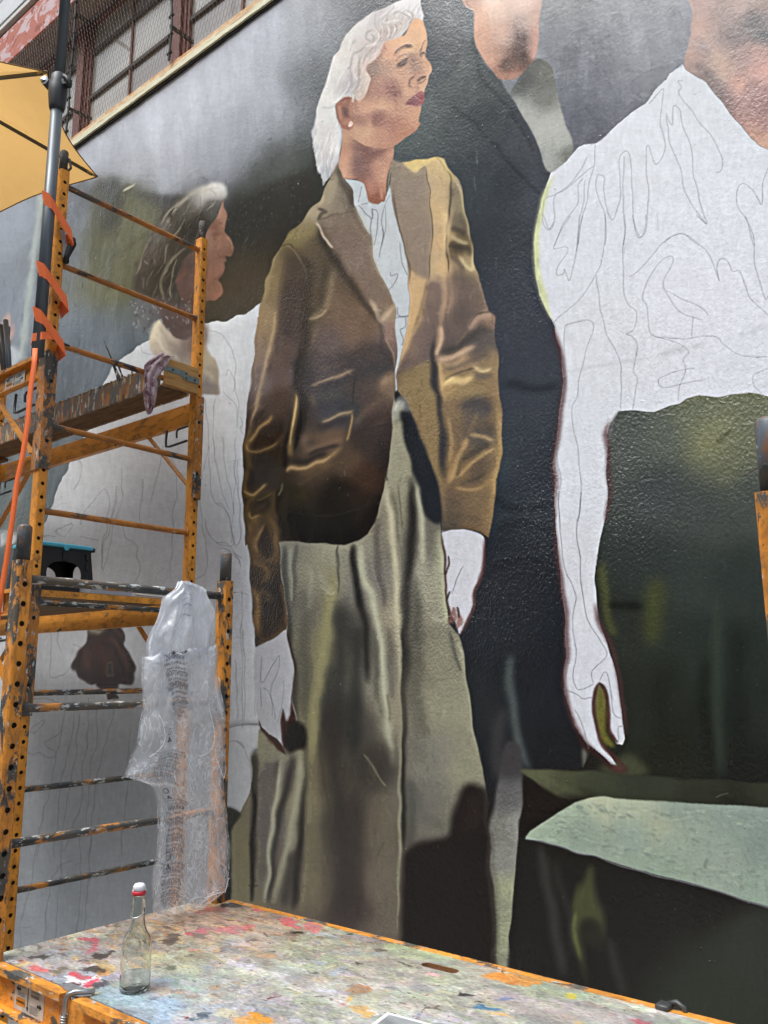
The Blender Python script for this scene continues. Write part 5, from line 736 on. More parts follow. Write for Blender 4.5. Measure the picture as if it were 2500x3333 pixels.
    face3 = cv.full([(1500, -170), (1494, -60), (1500, 0), (1512, 20), (1530, 28), (1539, 36), (1539, 100), (1544, 140), (1556, 170), (1580, 198), (1600, 232), (1619, 261), (1645, 263), (1672, 256), (1700, 240), (1729, 208), (1746, 183), (1755, 120), (1760, 50), (1766, -60), (1758, -170), (1640, -215)], 2)
    cv.region(face3, [(1520, 10, 'caa08e'), (1560, 40, 'e5b59a'), (1620, 30, 'f0cdb8'), (1700, 20, 'eecfbf'), (1560, 120, 'd39c7f'), (1640, 110, 'd0a48f'), (1700, 70, 'b3948a'), (1690, 120, '6e5b58'), (1735, 60, 'c7a393'), (1660, 180, '96705f'), (1600, 190, 'c68e71'), (1640, 215, '5d463f'), (1700, 180, '4a3f3e'), (1620, 240, 'a9735c'), (1660, 245, 'ad7863'), (1730, 170, 'b5806d'), (1750, 110, 'bf8a78'), (1600, 0, 'f5d8c6')], 22)
    K([(1512, -5), (1520, 12), (1535, 22)], 5, 'a87766', .7, 2, clip=face3); K([(1690, 110), (1680, 180), (1640, 225)], 30, '574643', .5, 11, clip=face3)
    for i in range(160):
        x, y = rng.uniform(1640, 1755), rng.uniform(60, 230); K([(x, y), (x + 3, y + 5)], 3, rng.choice(['4a3f40', '8f7b78', 'b39a92']), .35, 1, clip=face3)
    K([(1735, 190), (1756, 110), (1762, 40)], 9, 'd59a85', .7, 3, clip=face3)
    F([(1462, -40), (1488, -50), (1506, -120), (1560, -175), (1640, -195), (1720, -180), (1758, -120), (1772, -60), (1795, -110), (1790, -200), (1740, -265), (1640, -290), (1540, -275), (1475, -215), (1452, -120)], '3c3029', 5)
    K([(1560, -95), (1600, -108), (1640, -98)], 8, '4a3329', .8, 3); K([(1690, -98), (1720, -106), (1748, -96)], 8, '4a3329', .8, 3)
    # ---------- neck of the right-hand figure
    nk = cv.full([(2210, -299), (2225, -120), (2240, 0), (2257, 48), (2252, 110), (2240, 150), (2228, 196), (2235, 226), (2264, 250), (2298, 275), (2322, 308), (2346, 333), (2380, 376), (2413, 410), (2442, 453), (2471, 477), (2500, 487), (2850, 560), (2850, -299)], 1.6, curve=False)
    cv.region(nk, [(2260, 10, 'b08f87'), (2275, 100, 'b99488'), (2250, 190, 'b08c81'), (2300, 150, '9f8a86'), (2330, 210, 'b99d8e'), (2350, 240, 'b39383'), (2300, 250, '8c7976'), (2340, 300, '877573'), (2380, 60, '9a8580'), (2450, 80, '7c7576'), (2400, 120, '8a7c7a'), (2480, 120, '6f6f70'), (2400, 20, 'b0968e'), (2480, 10, 'a68d86'), (2420, 180, 'a38580'), (2470, 170, 'b68d84'), (2400, 280, 'be8f82'), (2380, 320, '9e7a75'),
                   (2440, 300, 'a37c79'), (2480, 230, 'c7958b'), (2480, 350, '9a726f'), (2420, 370, 'a77e76'), (2460, 420, 'bb8d7c'), (2500, 460, 'd0a28a'), (2480, 400, 'a47a75')], 22)
    K([(2400, 310), (2412, 270), (2420, 255)], 26, 'd5a08e', .7, 9, clip=nk); K([(2476, 240), (2500, 225)], 28, 'd9a494', .7, 9, clip=nk); K([(2270, 60), (2300, 130), (2340, 190), (2370, 260)], 24, 'c9a391', .5, 9, clip=nk); K([(2240, 205), (2300, 240), (2350, 320), (2390, 370)], 22, '77696a', .5, 8, clip=nk); K([(2440, 60), (2500, 50)], 40, '6c6c6e', .6, 14, clip=nk)
    # ---------- white primer of the shirt and arm at right
    arm = [(2226, 207), (2182, 241), (2172, 265), (2134, 299), (2100, 338), (2057, 366), (2008, 410), (1970, 443), (1941, 463), (1907, 468), (1888, 477), (1874, 492), (1840, 530), (1792, 564),
           (1772, 622), (1753, 685), (1738, 790), (1741, 863), (1759, 959), (1801, 1062), (1825, 1134), (1834, 1242), (1819, 1363), (1804, 1514), (1810, 1689), (1819, 1799), (1828, 1913), (1847, 2022), (1838, 2173), (1838, 2257), (1874, 2360), (1915, 2420), (1950, 2452), (1990, 2488), (2010, 2490),
           (1985, 2460), (1958, 2420), (1943, 2378), (1934, 2311), (1937, 2257), (1952, 2221), (1964, 2233), (1976, 2269), (1976, 2323), (1982, 2384), (2006, 2423), (2024, 2426), (2033, 2402), (2030, 2378), (2021, 2311), (2015, 2251), (2009, 2197), (2000, 2155), (1982, 2118), (1964, 2070), (1946, 2010),
           (1943, 1962), (1940, 1883), (1946, 1811), (1958, 1739), (1973, 1660), (1979, 1600), (1976, 1544), (1979, 1484), (1974, 1423), (1988, 1381), (2012, 1342), (2080, 1340), (2133, 1339), (2175, 1324), (2211, 1315), (2235, 1297), (2277, 1288), (2332, 1294), (2374, 1282), (2434, 1276), (2500, 1288), (2850, 1320),
           (2850, 560), (2500, 487), (2471, 477), (2442, 453), (2413, 410), (2380, 376), (2346, 333), (2322, 308), (2298, 275), (2264, 250), (2235, 226)]
    am = cv.full(arm, 1.2, curve=False)
    am = np.clip((am - .5) * 2.2 + .5 + noise2(CH, CW, 2, 2, 9) * .12, 0, 1) * (blur(am, 3) > .02)
    cv.region(am, [(2100, 500, 'd7dae2'), (2300, 700, 'd8dbe4'), (1900, 700, 'd4d8e0'), (2300, 1000, 'd8dae3'), (1900, 1100, 'd3d6de'), (1900, 1500, 'd2d6df'), (1880, 1900, 'd0d3dc'), (1900, 2200, 'cfd2dc'), (2450, 1200, 'd6d9e2'), (2240, 300, 'd4d8df')], 100)
    # ochre edge of light and red-brown outline of the arm
    K([(1800, 575), (1772, 640), (1757, 700), (1745, 790), (1749, 863), (1766, 950), (1795, 1045)], 17, 'c7cd8f', .95, 3)
    for p in ([(1803, 1062), (1826, 1134), (1834, 1242), (1820, 1363), (1803, 1514), (1807, 1689)], [(1808, 1670), (1818, 1799), (1828, 1913), (1846, 2022), (1838, 2173), (1838, 2257), (1872, 2360), (1930, 2440)],
              [(1990, 1370), (1974, 1423), (1980, 1484), (1980, 1544), (1985, 1600), (1973, 1660), (1965, 1700)], [(1940, 1965), (1950, 2020), (1970, 2075), (2000, 2135), (2012, 2200), (2024, 2300), (2036, 2390)]):
        K([(x + (-3 if i < 2 else 3), y) for i, (x, y) in enumerate(p)], 15, '55383a', .85, 3.5)
    K(T(FA, [(745, 1035), (725, 1090), (722, 1180), (740, 1290), (765, 1370), (810, 1420), (890, 1480)]), 13, '4a2a26', .9, 2); K(T(FA, [(750, 1030), (780, 1080), (795, 1200), (800, 1290), (845, 1360)]), 13, '45261f', .9, 2)
    F(T(FA, [(745, 1060), (770, 1080), (785, 1200), (785, 1300), (830, 1380), (770, 1360), (740, 1250), (735, 1130)]), '6e6a2c', 3); 
    F(T(FA, [(640, 1320), (700, 1370), (760, 1430), (820, 1470), (880, 1480), (900, 1500), (860, 1512), (800, 1490), (740, 1440), (680, 1390)]), '3b2220', 3)
    K(T(FA, [(820, 1485), (890, 1495)]), 14, '5e3a35', .8, 4); K(T(FR, [(850, 1062), (830, 1090), (800, 1140)]), 6, '8f9193', .8, 2)
    # pencil on the shirt
    def pn(fr, pts, a=.62): K(T(fr, pts), 2.2, '767a84', a * .9, .6, taper=False)
    for pts in ([(850, 700), (950, 620), (955, 640), (930, 720), (930, 820), (960, 930), (965, 1010), (915, 1105), (870, 1040), (850, 980), (832, 1020), (850, 1200), (855, 1350), (830, 1540), (790, 1600), (755, 1550), (745, 1300), (720, 1050), (680, 1035), (650, 1090), (655, 1200), (665, 1320), (640, 1430), (610, 1490), (580, 1440), (550, 1280), (550, 1200), (510, 1180), (495, 1260), (520, 1360), (560, 1470), (560, 1659)],
                [(1090, 550), (1060, 560), (1080, 600), (1060, 630), (1080, 670), (1150, 770), (1230, 870), (1330, 1020), (1358, 1090), (1345, 1150), (1310, 1160)], [(970, 760), (1010, 850), (1020, 720), (1060, 740), (1080, 850), (1140, 1000), (1150, 1150), (1190, 1270), (1220, 1430), (1250, 1510), (1180, 1430), (1100, 1290), (1060, 1130), (1000, 980), (985, 870), (970, 780)],
                [(495, 970), (480, 1120), (440, 1290), (400, 1500), (375, 1659)], [(480, 1120), (300, 1270), (220, 1330), (210, 1490), (180, 1545), (135, 1490), (150, 1350), (230, 1310), (350, 1210), (440, 1060)], [(410, 1210), (380, 1250), (360, 1380), (270, 1500), (215, 1659)], [(425, 1220), (400, 1400), (370, 1659)], [(685, 1060), (680, 1300), (690, 1659)],
                [(950, 1650), (1030, 1590), (1110, 1580), (1200, 1655)], [(1659, 1130), (1630, 1250), (1610, 1375), (1560, 1280), (1490, 1240), (1450, 1300), (1460, 1400), (1520, 1500), (1560, 1659)], [(200, 1170), (280, 1110)]):
        pn(FK, pts)
    for pts in ([(440, 0), (455, 30), (475, 70), (500, 30)], [(585, 0), (530, 90), (500, 180), (560, 170), (575, 200), (530, 290), (525, 330), (560, 320), (570, 295), (585, 360), (620, 260), (630, 120), (660, 0)], [(640, 0), (625, 200)], [(780, 0), (770, 200), (740, 320), (640, 460), (500, 590)],
                [(740, 330), (745, 470), (780, 620), (850, 750), (875, 880), (860, 1050)], [(885, 0), (880, 330), (900, 470), (950, 530), (940, 620), (900, 640), (930, 655), (955, 700), (935, 840), (955, 890), (935, 1000), (920, 1060)], [(930, 0), (935, 60), (965, 115), (990, 70), (1000, 0)],
                [(910, 335), (960, 300), (1080, 160), (1200, 100), (1280, 140), (1350, 250), (1395, 360), (1380, 290), (1400, 235), (1440, 250), (1470, 305), (1510, 310), (1545, 400), (1570, 460), (1659, 540)], [(570, 600), (690, 570), (705, 640), (650, 850), (630, 980), (600, 1060), (630, 1280), (645, 1500), (635, 1659)], [(570, 600), (560, 720), (570, 900), (550, 1010)],
                [(1060, 660), (1020, 630), (1010, 500), (990, 450), (1020, 340), (1080, 250), (1140, 230), (1145, 270), (1095, 370), (1130, 450), (1200, 530), (1300, 572)], [(1110, 410), (1250, 470), (1310, 520), (1328, 550)], [(1248, 545), (1248, 655)], [(1060, 660), (1200, 660), (1320, 645), (1390, 655), (1420, 700), (1500, 755), (1659, 765)],
                [(1060, 660), (1180, 690), (1230, 740), (1195, 780), (1215, 840), (1175, 930), (1170, 1000)], [(1320, 885), (1200, 915), (1100, 930), (1068, 905), (1090, 870), (1265, 830)], [(1530, 0), (1580, 110), (1590, 280), (1640, 450), (1659, 440)], [(1659, 825), (1580, 860), (1580, 920), (1620, 960)], [(1275, 0), (1330, 45)], [(525, 1260), (535, 1400), (530, 1500), (540, 1659)]):
        pn(FR, pts)
    for pts in ([(530, 0), (560, 400), (600, 500), (622, 570), (610, 650), (615, 800), (620, 1040), (660, 1065), (720, 1040)], [(645, 0), (640, 300), (660, 560), (680, 680), (740, 790), (785, 860), (780, 900), (715, 970), (720, 1035)], [(555, 1070), (620, 1090), (660, 1115), (720, 1110)], [(755, 1020), (780, 975), (798, 990), (810, 1090), (820, 1190), (860, 1225)], [(615, 1170), (640, 1210), (680, 1320), (700, 1390)], [(880, 1265), (850, 1270), (850, 1340), (835, 1365)]):
        pn(FA, pts, .85)
    K(T(FR, [(570, 850), (700, 825), (850, 795), (1000, 765)]), 7, 'a9acb4', .5, 3); K(T(FR, [(1080, 750), (1150, 725), (1220, 715)]), 16, '9fa2a8', .45, 6); K(T(FR, [(1500, 650), (1659, 610)]), 9, 'b0b3ba', .5, 4); K(T(FR, [(1240, 710), (1330, 685)]), 12, 'b5b7bd', .5, 5)
    woman(cv)
    # ---------- overall brush relief in the colour
    # painterly pass: short strokes that follow the local contours
    lum = blur(cv.c.mean(2), 4.); gy, gx = np.gradient(lum); sat = cv.c.max(2) - cv.c.min(2)
    r3 = np.random.default_rng(31); c0 = cv.c.copy()
    for i in range(8500):
        x, y = r3.uniform(OFF, 2500 + OFF), r3.uniform(OFF, 3333 + OFF); ix, iy = int(x * S), int(y * S)
        l_, s_ = c0[iy, ix].mean(), sat[iy, ix]
        if l_ > .62 and s_ < .1: continue
        g = np.array([gx[iy, ix], gy[iy, ix]]); m_ = np.linalg.norm(g)
        d = np.array([-g[1], g[0]]) / m_ if m_ > .0008 else np.array([r3.normal(0, .35), 1.]); d /= np.linalg.norm(d)
        face_ = 1015 < x - OFF < 1410 and 90 < y - OFF < 470
        L = r3.uniform(16, 46) * (.45 if face_ else 1); q = np.array([x - OFF, y - OFF]); b_ = np.array([-d[1], d[0]]) * r3.normal(0, L * .12)
        col = np.clip(c0[iy, ix] * (1 + r3.normal(0, .05 if face_ else .11)) + r3.normal(0, .008, 3), 0, 1)
        K([tuple(q - d * L / 2), tuple(q + b_ * .4), tuple(q + d * L / 2)], r3.uniform(4, 9) * (.6 if face_ else 1), col, r3.uniform(.12, .38), 1.4)
    # crispen: local contrast of the finished paint
    for rad, am in ((9., .16), (1.5, .38)):
        cv.c += am * (cv.c - np.stack([blur(cv.c[..., i], rad) for i in range(3)], 2))
    cv.c = np.clip(cv.c, .012, 1)
    n = noise2(CH, CW, 5, 1, 11) * .6 + noise2(CH, CW, 1, 1, 12) * .4 + noise2(CH, CW, 1, 6, 13) * .35
    cv.c *= (1 + .022 * n)[..., None]
    # grit, drips and knocks
    for i in range(420):
        x, y = r3.uniform(0, 2500), r3.uniform(0, 3333); K([(x, y), (x + r3.normal(0, 2), y + r3.uniform(2, 7))], r3.uniform(1.5, 3.2), r3.choice(['c9c9c4', '2a2a2a', '8f8f8a']), r3.uniform(.15, .55), .5)
    for i in range(26):
        x, y = r3.uniform(700, 2300), r3.uniform(100, 2600); K([(x, y), (x + r3.normal(0, 3), y + r3.uniform(15, 60))], 2., r3.choice(['b9bab6', '6c6e6e']), .4, .5)
    g_ = cv.c.mean(2, keepdims=True); cv.c = g_ + (cv.c - g_) * .90
    return np.clip(cv.c, 0, 1)
# ================================================================== the place
# ---------- pavement, kerb, road
k = N('concrete paving'); k.base(k.mix(k.ramp(k.noise(30, det=5), (.3, 0.), (.7, 1.)), '8c8a85', '74726e')).rough(.9).bump(k.noise(120, det=4), .002); PAVE = k.m
k = N('asphalt'); k.base(k.mix(k.ramp(k.noise(60, det=5), (.3, 0.), (.7, 1.)), '3d3d3e', '333334')).rough(.92).bump(k.noise(220, det=3), .003); ASPH = k.m
mb = MB(); mb.box((-60, -3.5, GZ - .3), (60, WY + .3, GZ)); tag(mb.build('pavement', PAVE), kind='structure')
mb = MB(); mb.box((-60, -3.66, GZ - .3), (60, -3.503, GZ + .01)); tag(mb.build('kerb', plain('kerb stone', '9a9893', .85, var=.15)), kind='structure')
mb = MB(); mb.box((-60, -11.5, GZ - .5), (60, -3.663, GZ - .13)); tag(mb.build('road', ASPH), kind='structure')
mb = MB(); mb.box((-60, -40, GZ - .4), (60, -11.503, GZ)); tag(mb.build('far_pavement', PAVE), kind='structure')
mb = MB(); mb.box((-200, -200, GZ - .9), (200, 200, GZ - .52)); tag(mb.build('ground', plain('earth', '5f5a50', .95, var=.2, scale=2)), kind='structure')
k = N('white road paint'); k.base('b9b9b4').rough(.8); RP = k.m
mb = MB()
for i in range(-8, 9): mb.box((i * 6 - 1.5, -7.65, GZ - .13), (i * 6 + 1.5, -7.53, GZ - .126))
tag(mb.build('road_marking', RP), kind='structure')

# ---------- mural wall
def lay_out(cv_img, X0, X1, Z0, Z1, ppm, warp=1.3):
    W, H = int((X1 - X0) * ppm), int((Z1 - Z0) * ppm)
    out = np.empty((H, W, 4), np.float32); out[..., 3] = 1
    n1 = noise2(H // 4 + 2, W // 4 + 2, 3, 3, 21); n2 = noise2(H // 4 + 2, W // 4 + 2, 3, 3, 22)
    xs = X0 + (np.arange(W) + .5) / ppm
    for j0 in range(0, H, 256):
        j1 = min(j0 + 256, H); zs = (Z0 + (np.arange(j0, j1) + .5) / ppm)[:, None]
        X = xs[None, :]
        c = [CM[i][0] * X + CM[i][1] * WY + CM[i][2] * zs for i in range(3)]
        c2 = np.maximum(c[2], .3)
        jj = np.arange(j0, j1)[:, None] // 4; ii = np.arange(W)[None, :] // 4
        u = (c[0] / c2 * FPX + 1250 + OFF) * S - .5 + warp * n1[jj, ii]; v = (c[1] / c2 * FPX + 1666.5 + OFF) * S - .5 + warp * n2[jj, ii]
        u = np.clip(u, 0, cv_img.shape[1] - 1.01); v = np.clip(v, 0, cv_img.shape[0] - 1.01)
        x0 = u.astype(np.int32); y0 = v.astype(np.int32); fx = (u - x0)[..., None].astype(np.float32); fy = (v - y0)[..., None].astype(np.float32)
        out[j0:j1, :, :3] = (cv_img[y0, x0] * (1 - fx) + cv_img[y0, x0 + 1] * fx) * (1 - fy) + (cv_img[y0 + 1, x0] * (1 - fx) + cv_img[y0 + 1, x0 + 1] * fx) * fy
    return out
def make_image(name, arr):
    h, w_, _ = arr.shape
    im = bpy.data.images.new(name, w_, h, alpha=False); im.colorspace_settings.name = 'sRGB'
    im.pixels.foreach_set(np.ascontiguousarray(arr, np.float32).ravel()); im.update(); im.pack(); return im
MX0, MX1, MZ0, MZ1 = -6.4, .35, GZ, 3.293
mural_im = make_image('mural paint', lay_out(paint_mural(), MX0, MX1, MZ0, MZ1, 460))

bld = thing('painted_building', (-3, WY, GZ), 'large building whose side wall carries the half-finished mural of standing figures, windows above', 'building')
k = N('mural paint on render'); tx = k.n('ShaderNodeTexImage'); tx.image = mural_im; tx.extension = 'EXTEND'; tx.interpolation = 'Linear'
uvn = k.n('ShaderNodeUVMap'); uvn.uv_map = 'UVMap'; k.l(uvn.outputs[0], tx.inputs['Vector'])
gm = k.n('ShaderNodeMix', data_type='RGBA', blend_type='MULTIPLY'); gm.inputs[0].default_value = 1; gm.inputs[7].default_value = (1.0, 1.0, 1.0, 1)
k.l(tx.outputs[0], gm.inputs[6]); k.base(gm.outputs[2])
# glossy dark oil paint, duller on bare primer
rg = k.n('ShaderNodeRGBToBW'); k.l(tx.outputs[0], rg.inputs[0])
k.rough(k.ramp(rg.outputs[0], (.0, .17), (.12, .20), (.45, .60)))
k.b.inputs['Specular IOR Level'].default_value = .42
k.b.inputs['Coat Weight'].default_value = .0; k.b.inputs['Coat Roughness'].default_value = .22
# relief: trowelled waves, brush drag, orange-peel roller texture, grit
k.bump(k.noise(5, (1, 1, .5), 3, .45), .009, .8)
k.bump(k.noise(26, (1, 1, .35), 3, .55), .0015, .8)
big = k.ramp(k.noise(.8, det=2), (.40, .25), (.60, 1.)); fm = k.mix(1., k.noise(110, (1, 1, .8), 3, .6), big, 'MULTIPLY'); zs2 = k.n('ShaderNodeSeparateXYZ'); k.l(k.co(), zs2.inputs[0]); zr2 = k.n('ShaderNodeMapRange'); zr2.inputs['From Min'].default_value = 1.9; zr2.inputs['From Max'].default_value = .5; zr2.inputs['To Min'].default_value = .30; zr2.inputs['To Max'].default_value = 1.; k.l(zs2.outputs[2], zr2.inputs[0])
fm = k.mix(1., fm, zr2.outputs[0], 'MULTIPLY'); fm = k.mix(1., fm, k.ramp(rg.outputs[0], (.30, 1.), (.5, .34)), 'MULTIPLY'); k.bump(fm, .0064, 1.)
k.bump(k.ramp(k.noise(3.2, (1, 1, 1.3), 5, .62), (.46, 0.), (.50, 1.), (.54, 0.)), .0007, .3)
sp_ = k.n('ShaderNodeSeparateXYZ'); k.l(k.co(), sp_.inputs[0]); wv = k.n('ShaderNodeMath', operation='MULTIPLY_ADD'); k.l(k.noise(2.5), wv.inputs[0]); wv.inputs[1].default_value = .03; k.l(sp_.outputs[2], wv.inputs[2])
for z_ in (.975, -.43):
    df = k.n('ShaderNodeMath', operation='SUBTRACT'); k.l(wv.outputs[0], df.inputs[0]); df.inputs[1].default_value = z_ + .015; ab = k.n('ShaderNodeMath', operation='ABSOLUTE'); k.l(df.outputs[0], ab.inputs[0]); k.bump(k.mix(1., k.ramp(ab.outputs[0], (.0, 1.), (.007, 0.)), k.ramp(k.noise(2.2, det=4), (.48, 0.), (.60, 1.)), 'MULTIPLY'), .0010, -.5 if 0 else .5)
v_ = k.n('ShaderNodeTexVoronoi'); v_.feature = 'SMOOTH_F1'; v_.inputs['Scale'].default_value = 46; k.l(k.co(), v_.inputs['Vector'])
dots = k.ramp(v_.outputs['Distance'], (.05, 1.), (.10, 0.)); k.bump(k.mix(1., dots, k.ramp(k.noise(4), (.45, 0.), (.6, 1.)), 'MULTIPLY'), .0022, .8)
WALLM = k.m
mb = MB(); nx, nz = 96, 72; vs = []; fs = []
rs = np.random.default_rng(3)
for j in range(nz + 1):
    for i in range(nx + 1):
        x = MX0 + (MX1 - MX0) * i / nx; z = MZ0 + (MZ1 - MZ0) * j / nz
        vs.append((x, WY + .0035 * math.sin(x * 2.1 + z) * math.sin(z * 1.7 - x * .6), z))
fs = [(j * (nx + 1) + i, j * (nx + 1) + i + 1, (j + 1) * (nx + 1) + i + 1, (j + 1) * (nx + 1) + i) for j in range(nz) for i in range(nx)]
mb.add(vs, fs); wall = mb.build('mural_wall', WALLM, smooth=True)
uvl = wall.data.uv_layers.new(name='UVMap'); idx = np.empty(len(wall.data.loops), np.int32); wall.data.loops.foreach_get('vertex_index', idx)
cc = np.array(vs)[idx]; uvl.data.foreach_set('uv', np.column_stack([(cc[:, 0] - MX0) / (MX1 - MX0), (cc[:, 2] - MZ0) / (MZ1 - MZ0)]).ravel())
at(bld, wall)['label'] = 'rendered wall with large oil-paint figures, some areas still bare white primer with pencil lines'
REND = plain('grey render', '9ea2a8', .8, var=.12, scale=6)
mb = MB(); mb.box((MX1 + .003, WY, GZ), (14, WY + .3, 3.29)); mb.box((-16, WY, GZ), (MX0 - .003, WY + .3, 3.29)); mb.box((MX0, WY + .02, GZ), (MX1, WY + .3, 3.29)); mb.box((-16, WY + .3, GZ), (14, WY + 9, 3.2)); mb.box((-16, WY + 1.1, 3.2), (14, WY + 9, 5.3))
part(mb, 'plain_wall', REND, bld)
# ledge
k = N('ledge paint'); k.base(k.mix(k.ramp(k.noise(14, (.4, 1, 2), 5, .7), (.45, 0.), (.62, 1.)), 'd8cdb0', 'b98f62')).rough(.7).bump(k.noise(60, (.5, 1, 1), 4), .003); LEDGE = k.m
k = N('rusty ledge top'); k.base(k.mix(k.ramp(k.noise(40, (.5, 1, 1), 5, .7), (.4, 0.), (.66, 1.)), 'c98b4e', 'e0cda6')).rough(.75).bump(k.noise(90, det=4), .003); RUST = k.m
k = N('ledge lip'); k.base('d9d8bb').rough(.6).bump(k.noise(70, (.5, 1, 1), 4), .003); LIP = k.m
def ragged(mb, x0, x1, y0, y1, z0, z1, n, jz):
    vs = []
    for i in range(n + 1):
        x = x0 + (x1 - x0) * i / n; a = rs.uniform(-jz, jz); b = rs.uniform(-jz, jz)
        vs += [(x, y0, z0 + a), (x, y1, z0 + a), (x, y1, z1 + b), (x, y0, z1 + b)]
    fs = []
    for i in range(n):
        for k_ in range(4): fs.append((i * 4 + k_, i * 4 + (k_ + 1) % 4, i * 4 + 4 + (k_ + 1) % 4, i * 4 + 4 + k_))
    mb.add(vs, fs + [(0, 1, 2, 3), (4 * n + 3, 4 * n + 2, 4 * n + 1, 4 * n)])
mb = MB(); ragged(mb, -12, 6, 2.428, WY + .1, 3.297, 3.318, 420, .002); part(mb, 'ledge_lip', LIP, bld)
mb = MB(); ragged(mb, -12, 6, 2.434, WY + .14, 3.3205, 3.352, 300, .0012); part(mb, 'ledge', LEDGE, bld)
mb = MB(); ragged(mb, -12, 6, 2.439, WY + .16, 3.3545, 3.376, 420, .002); part(mb, 'ledge_top', RUST, bld)
mb = MB(); ragged(mb, -12, 6, 2.4395, WY + .02, 3.279, 3.2955, 420, .0022); part(mb, 'ledge_shadow_line', plain('black ledge shadow', '1f1f20', .8), bld)  # shadow under the ledge, drawn as a black strip
# soffit, red beam, white cladding above
k = N('peeling red paint'); c = k.mix(k.ramp(k.noise(7, (1, 1, 1.4), 5, .6, dist=1.2), (.5, 0.), (.56, 1.)), 'b0604c', 'c3adb0'); c = k.mix(k.ramp(k.noise(13, (1, 1, 1), 4, .6, off=(4, 0, 0)), (.6, 0.), (.64, 1.)), c, '8e4034'); k.base(c).rough(.7).bump(k.noise(30, det=4), .003); PEEL = k.m
mb = MB(); mb.box((-12, 2.44, 4.452), (6, 2.453, 4.745)); part(mb, 'red_beam', PEEL, bld)
mb = MB(); mb.box((-12, 2.462, 4.748), (6, 2.7, 4.80)); part(mb, 'dark_gap', plain('dark joint', '2a2a2c', .8), bld)
mb = MB(); mb.box((-12, 2.43, 4.803), (6, 2.7, 4.835)); part(mb, 'white_trim', plain('white trim', 'd5d3cd', .6, var=.05), bld)
mb = MB(); mb.box((-12, 2.445, 4.838), (6, 2.7, 4.87)); part(mb, 'dark_trim', plain('dark trim', '2d2f31', .6), bld)
SID = plain('white siding', 'd3d5d8', .6, var=.06)
for j in range(9):
    mb = MB(); mb.box((-12, 2.435 + .004 * (j % 2), 4.873 + j * .11), (6, 2.75, 4.873 + j * .11 + .106)); part(mb, 'siding_board', SID, bld)
k = N('mauve soffit'); k.base(k.mix(k.ramp(k.noise(25, det=4), (.5, 0.), (.7, 1.)), '988d8d', '6b4c45')).rough(.8); SOF = k.m
mb = MB(); mb.box((-12, 2.456, 4.480), (6, 2.72, 4.56)); mb.box((-12, 2.603, 4.563), (6, WY + 1.1, 5.0)); part(mb, 'soffit', SOF, bld)
mb = MB(); mb.box((-12, 2.723, 4.44), (6, 2.76, 4.558)); part(mb, 'window_head', plain('rusty angle', '4c3430', .7, var=.3), bld)
# windows: brown steel frames, film-covered panes, hex wire screen
k = N('brown window paint'); k.base(k.mix(k.ramp(k.noise(60, det=4), (.55, 0.), (.7, 1.)), '6e4038', '8d6a5c')).rough(.6); BRN = k.m
DK = plain('rusty glazing bar', '453b36', .7, var=.3, scale=70)
k = N('whitened window pane'); k.base(k.ramp(k.noise(2.2, det=3), (.35, 'b5b0a6'), (.65, '9a978f'))).rough(.12); k.b.inputs['Specular IOR Level'].default_value = .6; PANE = k.m
k = N('stained pane'); k.base('8f8a86').rough(.14); PANE2 = k.m
WIN_Y = 2.62
XS = [-8.05, -6.96, -5.88, -4.79, -3.70, -2.61, -1.52, -.43]
zb, zs_, zt = 3.38, [3.845, 4.195], 4.44
for i in range(len(XS) - 1):
    a, b = XS[i] + .058, XS[i + 1] - .058
    win = MB()
    for z in (zb, zt - .03): win.box((a, WIN_Y, z), (b, WIN_Y + .05, z + .03))
    win.box((a, WIN_Y, zb + .03), (a + .02, WIN_Y + .05, zt - .03)); win.box((b - .02, WIN_Y, zb + .03), (b, WIN_Y + .05, zt - .03))
    fr = part(win, 'window', BRN, bld)
    mid = (a + b) / 2; zed = [zb + .03] + zs_ + [zt - .03]
    for z in zs_: part(MB().box((a + .02, WIN_Y + .004, z - .013), (b - .02, WIN_Y + .046, z + .013)), 'glazing_bar', DK, fr)
    for q in range(3):
        z0, z1 = zed[q] + (.013 if q else 0), zed[q + 1] - (.013 if q < 2 else 0)
        part(MB().box((mid - .009, WIN_Y + .008, z0), (mid + .009, WIN_Y + .042, z1)), 'glazing_bar', BRN, fr)
        for s_, (p0, p1) in enumerate(((a + .02, mid - .009), (mid + .009, b - .02))):
            part(MB().box((p0, WIN_Y + .02, z0), (p1, WIN_Y + .03, z1)), 'pane', PANE2 if (i * 5 + q * 2 + s_) % 4 == 0 else PANE, fr)
for i, x in enumerate(XS):
    m_ = MB().box((x - .055, WIN_Y - .03, zb), (x + .03, WIN_Y + .06, zt)); m_.box((x + .032, WIN_Y - .01, zb), (x + .056, WIN_Y + .06, zt)); part(m_, 'mullion', BRN, bld)
mb = MB(); pw, ph, r_ = .030, .046, .0009
xa, xb = -6.6, -2.0; ncol = int((xb - xa) / pw); za_ = 3.385; nrow = int((4.46 - za_) / ph); sy = WY - .012
def seg(p, q):
    d = Vector(q) - Vector(p); a = Vector((0, 1, 0)); b = d.cross(a).normalized() * r_; a = a * r_
    v3 = [Vector(c) + o for c in (p, q) for o in (b + a * .6, -b + a * .6, -a)]
    mb.add(v3, [(0, 1, 4, 3), (1, 2, 5, 4), (2, 0, 3, 5)])
for j in range(nrow):
    z = za_ + j * ph
    for i in range(ncol):
        x = xa + i * pw + (pw / 2 if j % 2 else 0)
        seg((x, sy, z), (x, sy, z + ph * .38)); seg((x, sy, z + ph * .38), (x + pw / 2, sy, z + ph)); seg((x, sy, z + ph * .38), (x - pw / 2, sy, z + ph))
tag(part(mb, 'wire_screen', plain('dirty galvanised wire', '6a625c', .6, .3), bld), kind='stuff')
